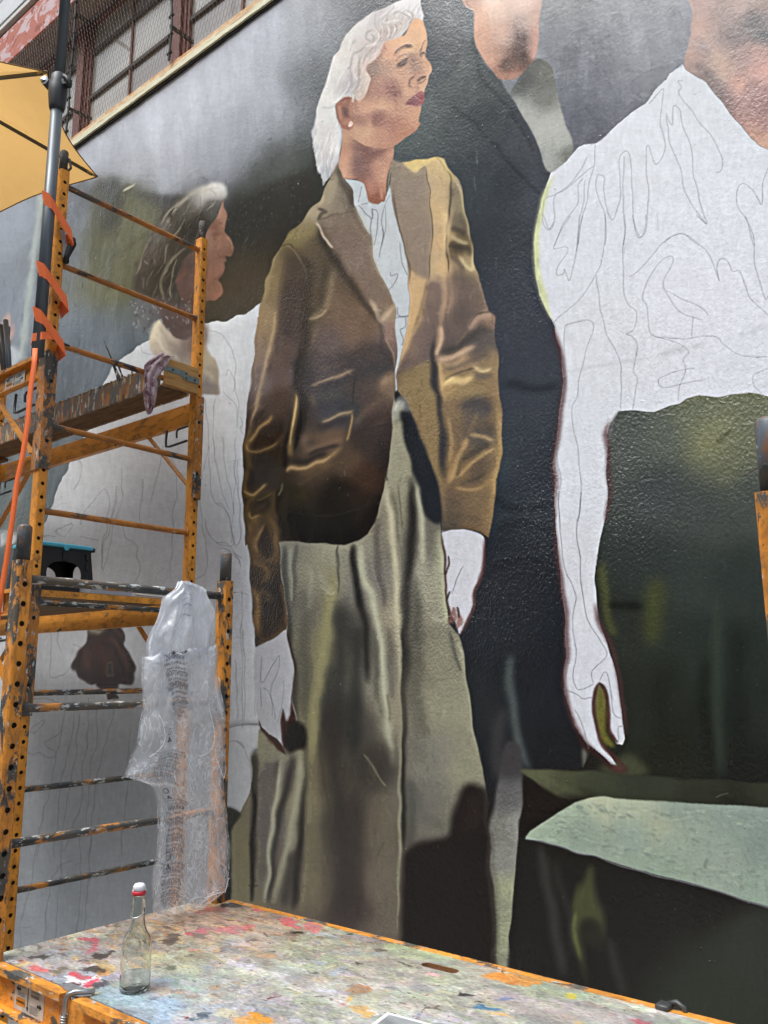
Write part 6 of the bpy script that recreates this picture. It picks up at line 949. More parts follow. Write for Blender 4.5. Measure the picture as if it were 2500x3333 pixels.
for x, dz in ((-3.52, 0), (-4.60, 0), (-5.7, 0)):
    mb = MB(); y = WY - .03
    mb.tube([(x, y, 3.38), (x + .012, y, 3.6), (x, y, 3.75), (x + .01, y, 4.1), (x, y, 4.45)], .007, 6)
    for q in range(9): z = 3.42 + q * .12; mb.tube([(x - .014, y, z), (x + .02, y, z + .008)], .009, 6)
    part(mb, 'security_rod', plain('black iron', '2b2a2b', .6, var=.3), bld)
    part(MB().obox((x, y, 3.60), (x - .06, WIN_Y, 3.66), .012, .02), 'screen_bracket', DK, bld)
    part(MB().obox((x, y, 4.30), (x - .06, WIN_Y, 4.36), .012, .02), 'screen_bracket', DK, bld)

# ---------- across the street (added unseen behind the camera; heights shaped to block sky sheen in the gloss paint)
def sky_block_house(x0, x1, y, h, wallc, label, nfl, nw):
    t_ = thing('added_street_building', ((x0 + x1) / 2, y, GZ), label, 'building', 'added sky-blocking buildings across the street')
    part(MB().box((x0, y - 8, GZ), (x1, y, GZ + h)), 'wall', plain('facade ' + wallc, wallc, .85, var=.15, scale=3), t_)
    part(MB().box((x0 - .2, y - 8.2, GZ + h + .003), (x1 + .2, y + .3, GZ + h + .35)), 'cornice', plain('cornice', shade(wallc, 1.25), .8), t_)
    gl = plain('dark glass', '22262b', .1); 
    for f in range(nfl):
        for i in range(nw):
            cx = x0 + (i + .5) * (x1 - x0) / nw; z = GZ + 1.2 + f * h / nfl
            p_ = part(MB().box((cx - .65, y + .002, z - .06), (cx + .65, y + .06, z + 1.56)), 'window', plain('frame', 'b5b2aa', .7) if 0 else REND, t_)
            part(MB().box((cx - .55, y + .062, z), (cx + .55, y + .075, z + 1.5)), 'pane', gl, p_)
sky_block_house(-42, -24, -13, 25.0, '5e4a42', 'added unseen tall brown brick building across the street at the left end', 4, 7)
sky_block_house(-23.8, -8, -13, 21.0, '6f6a62', 'added unseen grey stucco building across the street between brown and tan ones', 3, 6)
sky_block_house(-7.8, 10, -13, 15.0, '77685a', 'added unseen tan building across the street behind the camera', 3, 6)
sky_block_house(10.2, 30, -13, 14.0, '4e4a4a', 'added unseen dark grey building across the street at the right end', 3, 7)
# ================================================================== scaffold towers
PWX, PWY = .044, .038
def post(x, y, z0, z1, zh0, par, mat, name='post'):
    """square tube with a 2 in. row of real punched holes on both end faces"""
    hx, hy, c = PWX / 2, PWY / 2, .004; mb = MB()
    prof = [(-hx + c, -hy), (hx - c, -hy), (hx, -hy + c), (hx, hy - c), (hx - c, hy), (-hx + c, hy), (-hx, hy - c), (-hx, -hy + c)]
    for i in range(8):
        if i in (2, 6): continue
        a, b = prof[i], prof[(i + 1) % 8]
        mb.quad((x + a[0], y + a[1], z0), (x + b[0], y + b[1], z0), (x + b[0], y + b[1], z1), (x + a[0], y + a[1], z1))
    P, rh, n = .0508, .0075, 10; hw = hy - c
    for sx in (1, -1):
        X = x + sx * hx; cur = z0; zc = zh0 + math.ceil((z0 + .03 - zh0) / P) * P
        def fq(za, zb_):
            q = [(X, y - hw, za), (X, y + hw, za), (X, y + hw, zb_), (X, y - hw, zb_)]
            mb.add(q if sx > 0 else q[::-1], [(0, 1, 2, 3)])
        while zc < z1 - .02:
            fq(cur, zc - .012)
            sq = [(X, y - hw, zc - .012), (X, y + hw, zc - .012), (X, y + hw, zc + .012), (X, y - hw, zc + .012)]
            ring = [(X, y + rh * math.cos(2 * math.pi * (k_ + .5) / n - 3 * math.pi / 4), zc + rh * math.sin(2 * math.pi * (k_ + .5) / n - 3 * math.pi / 4)) for k_ in range(n)]
            inner = [(X - sx * .003, p[1], p[2]) for p in ring]
            fs = []
            cor = [0, 0, 1, 1, 1, 2, 2, 3, 3, 3][:n]
            cor = [int(((k_ + .5) / n) * 4) % 4 for k_ in range(n)]
            for k_ in range(n):
                k2 = (k_ + 1) % n; a, b = cor[k_], cor[k2]
                fs.append((a, 4 + k2, 4 + k_) if a == b else (a, b, 4 + k2, 4 + k_))
                fs.append((4 + k_, 4 + k2, 4 + n + k2, 4 + n + k_))
            mb.add(sq + ring + inner, fs if sx > 0 else [f[::-1] for f in fs])
            cur = zc + .012; zc += P
        fq(cur, z1)
    mb.quad(*[(x + a, y + b, z1) for a, b in ((-hx + c, -hy + c), (hx - c, -hy + c), (hx - c, hy - c), (-hx + c, hy - c))])
    core = MB().box((x - hx + .006, y - hy + .006, z0), (x + hx - .006, y + hy - .006, z1 - .002))  # black core paints the shade seen through the punched holes
    base = len(mb.v); mb.add(core.v, core.f, 1)
    return part(mb, name, [mat, M['dark']], par)
def pin(x, y, z, par, h=.092, r=.0165):
    mb = MB(); mb.tube([(x, y, z + .0005), (x, y, z + h - .008), (x, y, z + h - .002), (x, y, z + h)], [r, r, r * .8, r * .35], 16)
    o = part(mb, 'coupling_pin', M['pin'], par, True); return o
def rungs(x, y0, y1, zs, par, mat, r=.0118):
    for z in zs:
        n = 26; L = y1 - y0; a0 = y0 + PWY / 2; a1 = y1 - PWY / 2
        part(MB().tube([(x, a0 + (a1 - a0) * i / n, z) for i in range(n + 1)], r, 12, jit=.035), 'rung', mat, par, True)
        wl = MB()
        for yy, s_ in ((a0, 1), (a1, -1)): wl.tube([(x, yy - s_ * .001, z), (x, yy + s_ * .007, z)], [r * 1.42, r * 1.05], 12)
        part(wl, 'weld_bead', mat, par, True)
def rail(x0, x1, y, ztop, h, par, out, lab=True):
    """channel rail; flanges point outwards (out = -1 towards the street)"""
    mb = MB(); t_ = .004; f = .026
    mb.box((x0, y - t_ / 2, ztop - h), (x1, y + t_ / 2, ztop))
    mb.box((x0, y + out * t_ / 2, ztop - t_), (x1, y + out * f, ztop + .0006)); mb.box((x0, y + out * t_ / 2, ztop - h - .0006), (x1, y + out * f, ztop - h + t_))
    mb.box((x0, y + out * (f - t_), ztop - .014), (x1, y + out * (f + .0005), ztop - t_ - .0003))
    return part(mb, 'side_rail', M['rail'], par)
def sleeve(x, y, z0, z1, par, sx, so_):
    """channel bracket that hugs a post (open towards the wall side)"""
    mb = MB(); hx, hy = PWX / 2 + .0025, PWY / 2 + .002
    mb.box((x + sx * hx, y - hy, z0 + .004), (x + sx * (hx + .004), y + hy, z1)); mb.box((x - hx - .003, y + so_ * hy, z0), (x + hx + .003, y + so_ * (hy + .004), z1 - .003))
    # peep holes are dark discs on the face, hole shade put in as colour, where the locking pins go
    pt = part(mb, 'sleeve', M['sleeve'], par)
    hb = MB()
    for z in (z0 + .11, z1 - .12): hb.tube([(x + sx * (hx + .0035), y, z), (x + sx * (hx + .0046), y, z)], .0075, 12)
    part(hb, 'sleeve_hole_shade', M['dark'], pt)
    return pt
def brace(xa, za, xb, zb_, y, par):
    part(MB().obox((xa, y, za), (xb, y, zb_), .006, .026, up=(0, 1, 0)), 'brace', M['brace'], par)
def wire(pts, par, name='locking_hook', r=.0055, mat='grey_steel'): part(MB().tube(pts, r, 8), name, M[mat], par, True)
def sticker(x0, x1, z0, z1, y, par, big=True):
    """white instruction label: arrows, orange warning block, lines of small print"""
    LW, LB, LO = M['label_white'], M['ink'], M['label_orange']
    o = part(MB().box((x0, y, z0), (x1, y + .0012, z1)), 'instruction_label', LW, par)
    y -= .0004; w_, h_ = x1 - x0, z1 - z0; P = lambda u, v: (x0 + u * w_, y, z0 + v * h_)
    mb = MB(); 
    def poly(uv): mb.add([P(*p) for p in uv], [tuple(range(len(uv)))])
    poly([(.06, .72), (.13, .84), (.13, .77), (.22, .77), (.22, .67), (.13, .67), (.13, .60)]); poly([(.94, .40), (.87, .52), (.87, .45), (.78, .45), (.78, .35), (.87, .35), (.87, .28)][::-1])
    poly([(.455, .98), (.48, .98), (.48, .24), (.51, .24), (.467, .05), (.425, .24), (.455, .24)])
    for v_ in (.90, .86, .81):  poly([(.14, v_), (.38, v_), (.38, v_ + .02), (.14, v_ + .02)])
    for v_ in (.62, .58, .54, .50): poly([(.10 + .02 * (v_ * 50 % 2), v_), (.36, v_), (.36, v_ + .012), (.10, v_ + .012)])
    for v_ in (.82, .78, .70, .66, .62): poly([(.56, v_), (.84, v_), (.84, v_ + .018), (.56, v_ + .018)])
    for v_ in np.arange(.08, .34, .04): poly([(.54, v_), (.90 - .1 * ((v_ * 37) % 1), v_), (.90 - .1 * ((v_ * 37) % 1), v_ + .012), (.54, v_ + .012)])
    part(mb, 'print', LB, o)
    mb = MB(); mb.add([P(.08, .16), P(.38, .16), P(.38, .44), P(.08, .44)], [(0, 1, 2, 3)]); part(mb, 'warning_block', LO, o)
    v, f = text_mesh('WARNING', .0085 * w_ / .13); y -= .0004
    mb = MB(); mb.add([(x0 + .23 * w_ + a[0], y, z0 + .30 * h_ + a[1]) for a in v], f); part(mb, 'print', LB, o)
M['label_white'] = plain('label vinyl', 'cfccc6', .5, var=.12, scale=40); M['ink'] = plain('black ink', '26221f', .6); M['label_orange'] = plain('label orange', 'd98a22', .5)
WOOD = N('bare plywood'); WOOD.base(WOOD.mix(WOOD.ramp(WOOD.noise(12, (1, 1, 9), 4), (.35, 0.), (.7, 1.)), 'c79a5e', 'a3763f')).rough(.7).bump(WOOD.noise(40, (1, 1, 8), 3), .001)
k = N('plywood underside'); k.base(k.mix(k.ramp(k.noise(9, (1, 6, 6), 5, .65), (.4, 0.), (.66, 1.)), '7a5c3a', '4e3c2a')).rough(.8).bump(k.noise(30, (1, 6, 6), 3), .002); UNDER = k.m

# ---------- far tower: two stacked frames, two platforms
TB = thing('scaffold_tower', (-3.79, 1.86, GZ), 'taller orange scaffold tower at left, stacked two frames high with two platforms', 'scaffold', 'rolling scaffold towers by the mural')
BX0, BX1, BY0, BY1 = -4.71, -2.88, 1.515, 2.205
for x in (BX1, BX0):
    for y in (BY0, BY1):
        post(x, y, .140, 1.967, .5925 if x == BX1 else .6, TB, M['post']); post(x, y, -1.60, .112, -.02, TB, M['post'])
        pin(x, y, 1.967, TB); part(MB().tube([(x, y, .112), (x, y, .140)], .0165, 14), 'coupling_pin', M['pin'], TB, True)
    rungs(x, BY0, BY1, [1.911, 1.575, 1.249, .923, .597], TB, M['rung']); rungs(x, BY0, BY1, [.262, -.059, -.385, -.712, -1.04, -1.36], TB, M['rung_near'], .0105)
for zt_, sl0 in ((1.195, .745), (.312, -.14)):
    for y, o_ in ((BY0, -1), (BY1, 1)):
        for x, sx in ((BX1, 1), (BX0, -1)): sleeve(x, y, sl0, zt_ + .012, TB, sx, o_)
        rl = rail(BX0 + .03, BX1 - .03, y + o_ * .012, zt_, .094, TB, o_)
        s1 = .108
        brace(BX1 - .36, zt_ - .10, BX1 - .045, sl0 + .07, y + o_ * .014, TB); brace(BX0 + .36, zt_ - .10, BX0 + .045, sl0 + .07, y + o_ * .014, TB)
        for xh in ((BX1 - .13, BX0 + .13) if y == BY1 else (BX1 - .165, BX0 + .2)):
            zc = zt_ - .100
            wire([(xh - .07, y, zc), (xh - .075, y, zc - .05), (xh - .068, y - .002, zc - .078), (xh - .04, y - .004, zc - .083), (xh + .085, y - .004, zc - .078)], TB)
            wire([(xh + .005, y, zc - .05), (xh + .002, y, zc - .022), (xh + .012, y, zc - .012), (xh + .10, y, zc - .010)], TB, r=.0045)
sticker(-3.175, -3.02, 1.118, 1.168, BY0 - .0192, TB); sticker(-3.37, -3.24, 1.118, 1.172, BY0 - .0192, TB); sticker(-3.20, -3.045, .232, .290, BY0 - .0192, TB)
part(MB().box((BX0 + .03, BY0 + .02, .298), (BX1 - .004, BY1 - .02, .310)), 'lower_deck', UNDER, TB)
part(MB().box((BX1 - .002, BY0 + .022, .284), (BX1 + .002, BY1 - .022, .308)), 'deck_end_lip', M['rail'], TB)

# ---------- near tower: one frame, deck covered in paint
TA = thing('scaffold_tower', (-1.19, 1.42, GZ), 'lower orange scaffold tower in front, its deck crusted with multicoloured paint', 'scaffold', 'rolling scaffold towers by the mural')
AX0, AX1, AY0, AY1 = -2.11, -.261, 1.079, 1.762
post(AX0, AY0, -1.60, .298, .1329, TA, M['post_near']); post(AX0, AY1, -1.60, .298, .188 - .0508, TA, M['post_near'])
post(AX1, AY0, -1.60, .216, .10, TA, M['post_near']); post(AX1, AY1, -1.60, .216, .10, TA, M['post_near'])
for x, zt_ in ((AX0, .298), (AX1, .216)):
    for y in (AY0, AY1): pin(x, y, zt_, TA, .096, .0185)
rungs(AX0, AY0, AY1, [.250], TA, M['rung_near'], .0125); rungs(AX0, AY0, AY1, [-.081, -.409, -.79, -1.1, -1.42], TA, M['rung_near'], .0112); rungs(AX1, AY0, AY1, [.168, -.16, -.48, -.79, -1.1, -1.42], TA, M['rung_near'], .0112)
DZ = -.670
for y, o_ in ((AY0 + .010, -1), (AY1 + .012, 1)):
    for xa_, xb_ in (((AX0 + .03, -1.775), (-1.725, AX1 - .03)) if o_ < 0 else ((AX0 + .03, AX1 - .03),)):
        rail(xa_, xb_, y, DZ + .001, .092, TA, o_).data.materials[0] = M['rail_near']
    part(MB().box((AX0 + .03, y - .0015, DZ - .085), (AX1 - .03, y + .0015, DZ - .016)), 'rail_web', M['rail'], TA)
    for x, sx in ((AX0, 1), (AX1, -1)):
        part(MB().box((x - PWX / 2 - .004, y + o_ * .017, -1.05), (x + PWX / 2 + .004, y + o_ * .013, DZ - .01)), 'sleeve', M['sleeve'], TA)
    brace(AX0 + .36, DZ - .10, AX0 + .045, -1.0, y, TA); brace(AX1 - .36, DZ - .10, AX1 - .045, -1.0, y, TA)
# lower tie bar under the front rail, as seen at the bottom left corner
part(MB().box((AX0 - .02, AY0 - .045, -.792), (-1.62, AY0 - .020, -.772)), 'lower_flange', M['rail'], TA)
sticker(-2.005, -1.875, -.752, -.690, AY0 + .0072, TA)
# casters
k = N('caster rubber'); k.base('242424').rough(.8); RUB = k.m
for tw, xs_, ys_ in ((TA, (AX0, AX1), (AY0, AY1)), (TB, (BX0, BX1), (BY0, BY1))):
    for x in xs_:
        for y in ys_:
            c_ = part(MB().tube([(x, y, -1.60), (x, y, -1.655)], .013, 10), 'caster', M['grey_steel'], tw)
            part(MB().tube([(x - .016, y, GZ + .055), (x + .016, y, GZ + .055)], .055, 20), 'wheel', RUB, c_)
# deck board with its hand hole
def deck_canvas():
    r2 = np.random.default_rng(11); ppm = 900.; X0, Y1 = AX0 - .05, 1.80
    W, H = int((AX1 - X0 + .02) * ppm), int(.73 * ppm)
    cv = Canvas(W, H, ppm, 0, 'a3a59c')
    def Q(fr, pts):
        out = []
        for p in pts:
            u, v = zz(fr, p); q = onz(u, v, DZ); out.append((q[0] - X0, Y1 - q[1]))
        return out
    G1 = (0, 2533, .48225); G2 = (800, 2533, .48225); G3 = (0, 3050, .21097)
    # broad colour drift, left to right
    kx = [0, .2, .42, .6, .9, 1.2, 1.6, 1.87]
    near = ['a0a8a4', 'a7abb2', '8f9fa4', '9aabb8', '9ba2a6', 'a3a2aa', '9a93a0', '9790a0']; mid = ['a9a68c', 'a3998a', '97937f', 'a1a593', 'a7ab9d', '9da09a', '9c939a', '9c9298']; far = ['a8a89c', 'b08f74', 'a38f76', '94917c', '9a9a88', 'a4b594', 'a8b4a0', '8d8c94']
    xs = np.arange(W) / ppm
    row = lambda cs: np.stack([np.interp(xs, kx, [rgb(c)[i] for c in cs]) for i in range(3)], 1)
    t = (np.arange(H) / H)[:, None, None]
    a, b, c = row(far)[None], row(mid)[None], row(near)[None]
    cv.c[:] = np.where(t < .5, a * (1 - 2 * t) + b * 2 * t, b * (2 - 2 * t) + c * (2 * t - 1))
    for sc, am, sd in ((40, .10, 1), (14, .09, 2), (5, .07, 3), (2, .05, 4)):
        n_ = noise2(H, W, sc, int(sc * 1.8), sd); cv.c *= (1 + am * n_[..., None] * .5)
        for ch in range(3): cv.c[..., ch] += am * .12 * noise2(H, W, sc, sc, sd * 7 + ch)
    def dab(x, y, L, wd, col, a=.8, ang=None):
        ang = r2.normal(.1, .5) if ang is None else ang; pts = []
        n = 9
        for i in range(n):
            t = 2 * math.pi * i / n; rr = r2.uniform(.6, 1.25)
            px_, py_ = math.cos(t) * L * rr, math.sin(t) * wd * rr
            pts.append((x + px_ * math.cos(ang) - py_ * math.sin(ang), y + px_ * math.sin(ang) + py_ * math.cos(ang)))
        cv.fill(pts, col, .0012, a)
    pal = ['8f8f86', 'b8bab2', '7c7d74', 'a9ae9a', '9fb0b8', 'b9a58a', '8a7a66', 'aeb8a8', '6f7478', 'c3c1b8', '99a5ad', 'a8a0ae', '9b8f8f', 'b3c29f']
    for i in range(2600):
        x, y = r2.uniform(0, W / ppm), r2.uniform(0, H / ppm); s_ = r2.lognormal(0, .55)
        dab(x, y, .012 * s_, .005 * s_, r2.choice(pal), r2.uniform(.15, .6))
    warm = ['b58a5e', '94704e', 'c7a06a', '7c5f48', 'b9a06c', '5c4c40', 'c4b086', 'cfa98c']
    for i in range(900):
        x = abs(r2.normal(.2, .2)); y = abs(r2.normal(.0, .36)); s_ = r2.lognormal(0, .5)
        dab(x, y, .011 * s_, .004 * s_, r2.choice(warm), r2.uniform(.3, .8))
    for i in range(420): 
        x = r2.uniform(.35, 1.85); y = r2.uniform(.25, .72); s_ = r2.lognormal(0, .5); dab(x, y, .012 * s_, .006 * s_, r2.choice(['a9b4c4', 'b9bccb', 'c3c3cf', 'b0a6b6', '8fa9bf', 'c0b6bd']), r2.uniform(.3, .7))
    for i in range(240):
        x = r2.uniform(.5, 1.3); y = r2.uniform(.05, .5); s_ = r2.lognormal(0, .5); dab(x, y, .016 * s_, .007 * s_, r2.choice(['a9b88a', 'b5bfa2', 'b5b8a8', '98a08c']), r2.uniform(.2, .45))
    for i in range(420):
        x, y = r2.uniform(0, W / ppm), r2.uniform(0, H / ppm); s_ = r2.lognormal(0, .7)
        dab(x, y, .0045 * s_, .0018 * s_, r2.choice(['3a3835', '4c4844', '2b2a2a', '5a4038', '6a2f36', '3f5566', 'd4d0c8', 'd9cfa0']), r2.uniform(.5, .95))
    for i in range(60):
        x, y = r2.uniform(.1, 1.85), r2.uniform(0, .72); s_ = r2.lognormal(0, .5)
        dab(x, y, .010 * s_, .005 * s_, r2.choice(['c9565f', 'd2706f', 'd09a4a', 'd8b45a', '4f7fa0', '7a3038', 'd68a86']), r2.uniform(.5, .9))
    def blob(fr, pts, col, a=.92, soft=.0015): cv.fill(Q(fr, pts), col, soft, a)
    RD, RD2 = 'cf5460', 'c8636a'
    blob(G1, [(560, 1090), (620, 1075), (670, 1085), (660, 1110), (620, 1135), (575, 1125)], RD); blob(G1, [(600, 1150), (640, 1140), (630, 1170), (590, 1200)], RD2, .7); blob(G1, [(215, 1285), (280, 1270), (370, 1285), (360, 1305), (260, 1305)], 'cb6a68'); blob(G1, [(360, 1285), (480, 1290), (440, 1312), (370, 1308)], '76705e', .8)
    blob(G1, [(500, 1330), (560, 1320), (605, 1330), (570, 1350), (510, 1355)], RD); blob(G1, [(470, 1350), (560, 1340), (700, 1330), (690, 1370), (560, 1400), (440, 1395)], 'd9dadd', .8); blob(G1, [(500, 1325), (560, 1318), (605, 1328), (560, 1352), (510, 1355)], RD)
    blob(G1, [(585, 1360), (660, 1350), (655, 1385), (590, 1395)], 'd2485c'); blob(G1, [(575, 1395), (620, 1395), (610, 1415), (580, 1415)], 'd2485c'); blob(G1, [(470, 1400), (520, 1375), (525, 1395), (480, 1420)], '5a3a40'); blob(G1, [(620, 1395), (740, 1380), (730, 1400), (640, 1412)], '4b4650', .8)
    blob(G1, [(560, 1290), (680, 1270), (720, 1300), (640, 1310), (570, 1305)], '39342c', .8); blob(G1, [(610, 1230), (720, 1225), (760, 1290), (700, 1300), (620, 1270)], 'b8a06a', .8); blob(G1, [(660, 1290), (740, 1310), (700, 1345), (650, 1345)], 'cf9a5c', .8)
    blob(G1, [(100, 1280), (200, 1240), (210, 1260), (120, 1300)], 'cdbb72', .8); blob(G1, [(0, 1250), (60, 1225), (120, 1225), (60, 1260)], 'c9ccce', .8); blob(G1, [(220, 1215), (350, 1190), (330, 1215), (240, 1225)], '3a3a34', .7)
    blob(G1, [(1310, 1025), (1400, 1005), (1440, 1020), (1380, 1045), (1320, 1045)], 'cf6874'); blob(G1, [(1240, 1050), (1300, 1040), (1310, 1062), (1260, 1068)], RD); blob(G1, [(1440, 1030), (1640, 1000), (1620, 1050), (1560, 1060)], 'c87078', .7); blob(G1, [(1260, 1165), (1310, 1165), (1280, 1190)], 'd4555f'); blob(G1, [(1370, 870), (1520, 875), (1510, 900), (1400, 895)], 'b86a64', .7)
    blob(G1, [(1090, 1280), (1140, 1270), (1190, 1250), (1170, 1290), (1110, 1300)], '2c2e2c', .9); blob(G1, [(1040, 1180), (1390, 1230), (1300, 1330), (1100, 1320), (1020, 1250)], 'a6b58c', .45, .006); blob(G1, [(1400, 1400), (1480, 1390), (1480, 1440), (1410, 1440)], 'a58a6c', .8)
    blob(G1, [(660, 1420), (900, 1400), (1000, 1480), (860, 1560), (700, 1520)], '8fb8c4', .5, .006); blob(G1, [(880, 1560), (1100, 1480), (1250, 1560), (1100, 1659), (920, 1640)], '8fb0cc', .6, .006); blob(G1, [(1480, 1560), (1580, 1560), (1560, 1620), (1480, 1610)], 'c9c39a', .7); blob(G1, [(1580, 1610), (1700, 1600), (1760, 1659), (1560, 1659)], 'd29a54', .9)
    blob(G1, [(1470, 850), (1540, 835), (1640, 850), (1600, 875), (1500, 875)], '2e2a2b', .9); blob(G1, [(1110, 900), (1180, 880), (1250, 890), (1180, 905)], 'cfa46a', .8); blob(G1, [(1380, 840), (1480, 830), (1420, 860)], 'c99a54', .9)
    blob(G1, [(640, 1190), (760, 1160), (740, 1200), (660, 1215)], '2e2826', .7); blob(G1, [(1120, 1070), (1190, 1065), (1180, 1110), (1130, 1110)], '5a5248', .7)
    blob(G2, [(40, 870), (120, 885), (110, 905), (60, 900)], RD2); blob(G2, [(220, 950), (290, 945), (355, 1000), (330, 1012), (240, 980)], 'cc5a5e'); blob(G2, [(410, 965), (520, 970), (530, 1010), (500, 1050), (420, 1030)], 'c9686a', .75); blob(G2, [(0, 1000), (60, 1000), (50, 1030), (0, 1035)], 'c45c60', .8)
    blob(G2, [(300, 1040), (355, 1040), (350, 1056), (300, 1052)], '2c2b28'); blob(G2, [(950, 1120), (1200, 1150), (1400, 1190), (1350, 1240), (1150, 1230), (980, 1180)], 'adc48e', .6, .006); blob(G2, [(700, 1430), (760, 1405), (830, 1420), (810, 1460), (730, 1470)], 'b0845a', .9); blob(G2, [(660, 1480), (700, 1460), (700, 1510), (660, 1510)], 'd6a552')
    blob(G2, [(730, 1550), (820, 1530), (830, 1590), (740, 1590)], 'd3a95e', .8); blob(G2, [(0, 1600), (100, 1610), (220, 1659), (0, 1659)], 'd7952f'); blob(G2, [(140, 1500), (220, 1470), (200, 1490), (160, 1505)], '6a1f2a'); blob(G2, [(140, 1280), (300, 1270), (380, 1300), (300, 1330), (160, 1320)], 'b4c6bd', .6, .004); blob(G2, [(1250, 1320), (1310, 1320), (1290, 1342)], 'd4a3a6', .9)
    blob(G2, [(1460, 1460), (1530, 1455), (1525, 1480), (1470, 1482)], '3a3238'); blob(G2, [(1570, 1500), (1630, 1500), (1620, 1515), (1575, 1515)], '4a4046'); blob(G2, [(1560, 1540), (1659, 1540), (1659, 1560), (1570, 1560)], '4d7f9e', .9); blob(G2, [(1580, 1320), (1700, 1310), (1760, 1350), (1640, 1350)], 'd68f3e'); blob(G2, [(1640, 1270), (1760, 1290), (1730, 1320)], '35302f', .9)
    G4 = (1200, 3100, .7836)
    blob(G4, [(500, 90), (600, 95), (720, 130), (690, 142), (620, 138), (540, 115)], 'd18a3a', .8); blob(G4, [(780, 165), (830, 165), (820, 185), (790, 182)], 'c4bb3e', .8); blob(G4, [(440, 222), (520, 225), (515, 242), (450, 240)], '4a7898'); blob(G4, [(1100, 280), (1180, 285), (1160, 300), (1100, 300)], 'b2424c'); blob(G4, [(560, 190), (600, 190), (590, 205), (565, 203)], '4f78ae')
    blob(G4, [(540, 170), (700, 200), (680, 260), (560, 250)], 'a88f98', .4, .008); blob(G4, [(800, 200), (1200, 270), (1150, 297), (700, 297)], 'a08f9c', .4, .01)
    # drag everything about as a stiff brush would
    Yg, Xg = np.mgrid[0:H, 0:W].astype(np.float32)
    for sc, am in ((16, 9.), (5, 5.), (2, 2.2)):
        yi = np.clip(Yg + am * .55 * noise2(H, W, sc, sc * 1.6, int(sc * 10)), 0, H - 1).astype(int); xi = np.clip(Xg + am * noise2(H, W, sc, sc, int(sc * 10) + 1), 0, W - 1).astype(int)
        cv.c = cv.c[yi, xi]
    hz_ = noise2(H, W, 9, 22, 77)[..., None]; wash = np.clip(hz_ * .30 + .02, 0, .42)
    cv.c += (np.array([.50, .51, .49], np.float32) - cv.c) * wash
    gr = noise2(H, W, 1, 3, 78)[..., None]; cv.c *= 1 + .05 * gr + .03 * noise2(H, W, 0, 1, 79)[..., None]
    sp = noise2(H, W, 1, 2, 80); cv.c[sp > 2.6] *= .45; cv.c[sp < -2.9] = .82
    out = np.ones((H, W, 4), np.float32); out[..., :3] = np.clip(.475 + (cv.c - .5) * 1.12 + (cv.c.mean(2, keepdims=True) - cv.c) * .18, 0, 1)[::-1] * np.array([1.02, .985, 1.0], np.float32)
    return make_image('deck paint', out), X0, Y1, W / ppm, H / ppm
dimg, dX0, dY1, dW, dH = deck_canvas()
k = N('paint-crusted plywood'); tx = k.n('ShaderNodeTexImage'); tx.image = dimg; tx.extension = 'EXTEND'
u_ = k.n('ShaderNodeUVMap'); u_.uv_map = 'UVMap'; k.l(u_.outputs[0], tx.inputs['Vector'])
k.base(tx.outputs[0]); k.rough(k.ramp(k.noise(14, det=4), (.35, .32), (.7, .62)))
rg = k.n('ShaderNodeRGBToBW'); k.l(tx.outputs[0], rg.inputs[0]); k.bump(rg.outputs[0], .004, .7); k.bump(k.noise(60, (1, 1.6, 1), 4, .65), .0018, .8); DECKM = k.m
hc = (onz(*zz((800, 2533, .48225), (1180, 1250)), DZ) + onz(*zz((800, 2533, .48225), (1445, 1318)), DZ)) / 2
hd = onz(*zz((800, 2533, .48225), (1445, 1318)), DZ) - onz(*zz((800, 2533, .48225), (1180, 1250)), DZ)
L_ = .050; wv = .0155; an = math.atan2(hd[1], hd[0])
hole = []
for i in range(20):
    t = 2 * math.pi * i / 20; px_ = (L_ - wv) * (1 if math.cos(t) > 0 else -1) + wv * math.cos(t); py_ = wv * math.sin(t)
    hole.append((hc[0] + px_ * math.cos(an) - py_ * math.sin(an), hc[1] + px_ * math.sin(an) + py_ * math.cos(an)))
DX0, DX1, DY0, DY1 = AX0 - .033, AX1 - .03, AY0 + .016, 1.800
mb = MB(); edge_ = [(DX0, DY0), (AX0 + .3, DY0), (-1.2, DY0), (DX1, DY0), (DX1, AY1 + .027), (-1.0, AY1 + .027), (AX0 + .04, AY1 + .027), (AX0 + .035, AY1 - .03), (DX0 - .004, AY1 - .03)]
mb.plate(edge_, [hole], (0, 0, DZ - .0125), (1, 0, 0), (0, 1, 0), (0, 0, 1), .0140)
dk = mb.build('paint_covered_deck', DECKM)
uvl = dk.data.uv_layers.new(name='UVMap'); idx = np.empty(len(dk.data.loops), np.int32); dk.data.loops.foreach_get('vertex_index', idx)
cc = np.array([tuple(v.co) for v in dk.data.vertices])[idx]
uvl.data.foreach_set('uv', np.column_stack([(cc[:, 0] - dX0) / dW, (cc[:, 1] - (dY1 - dH)) / dH]).ravel())
at(TA, dk)
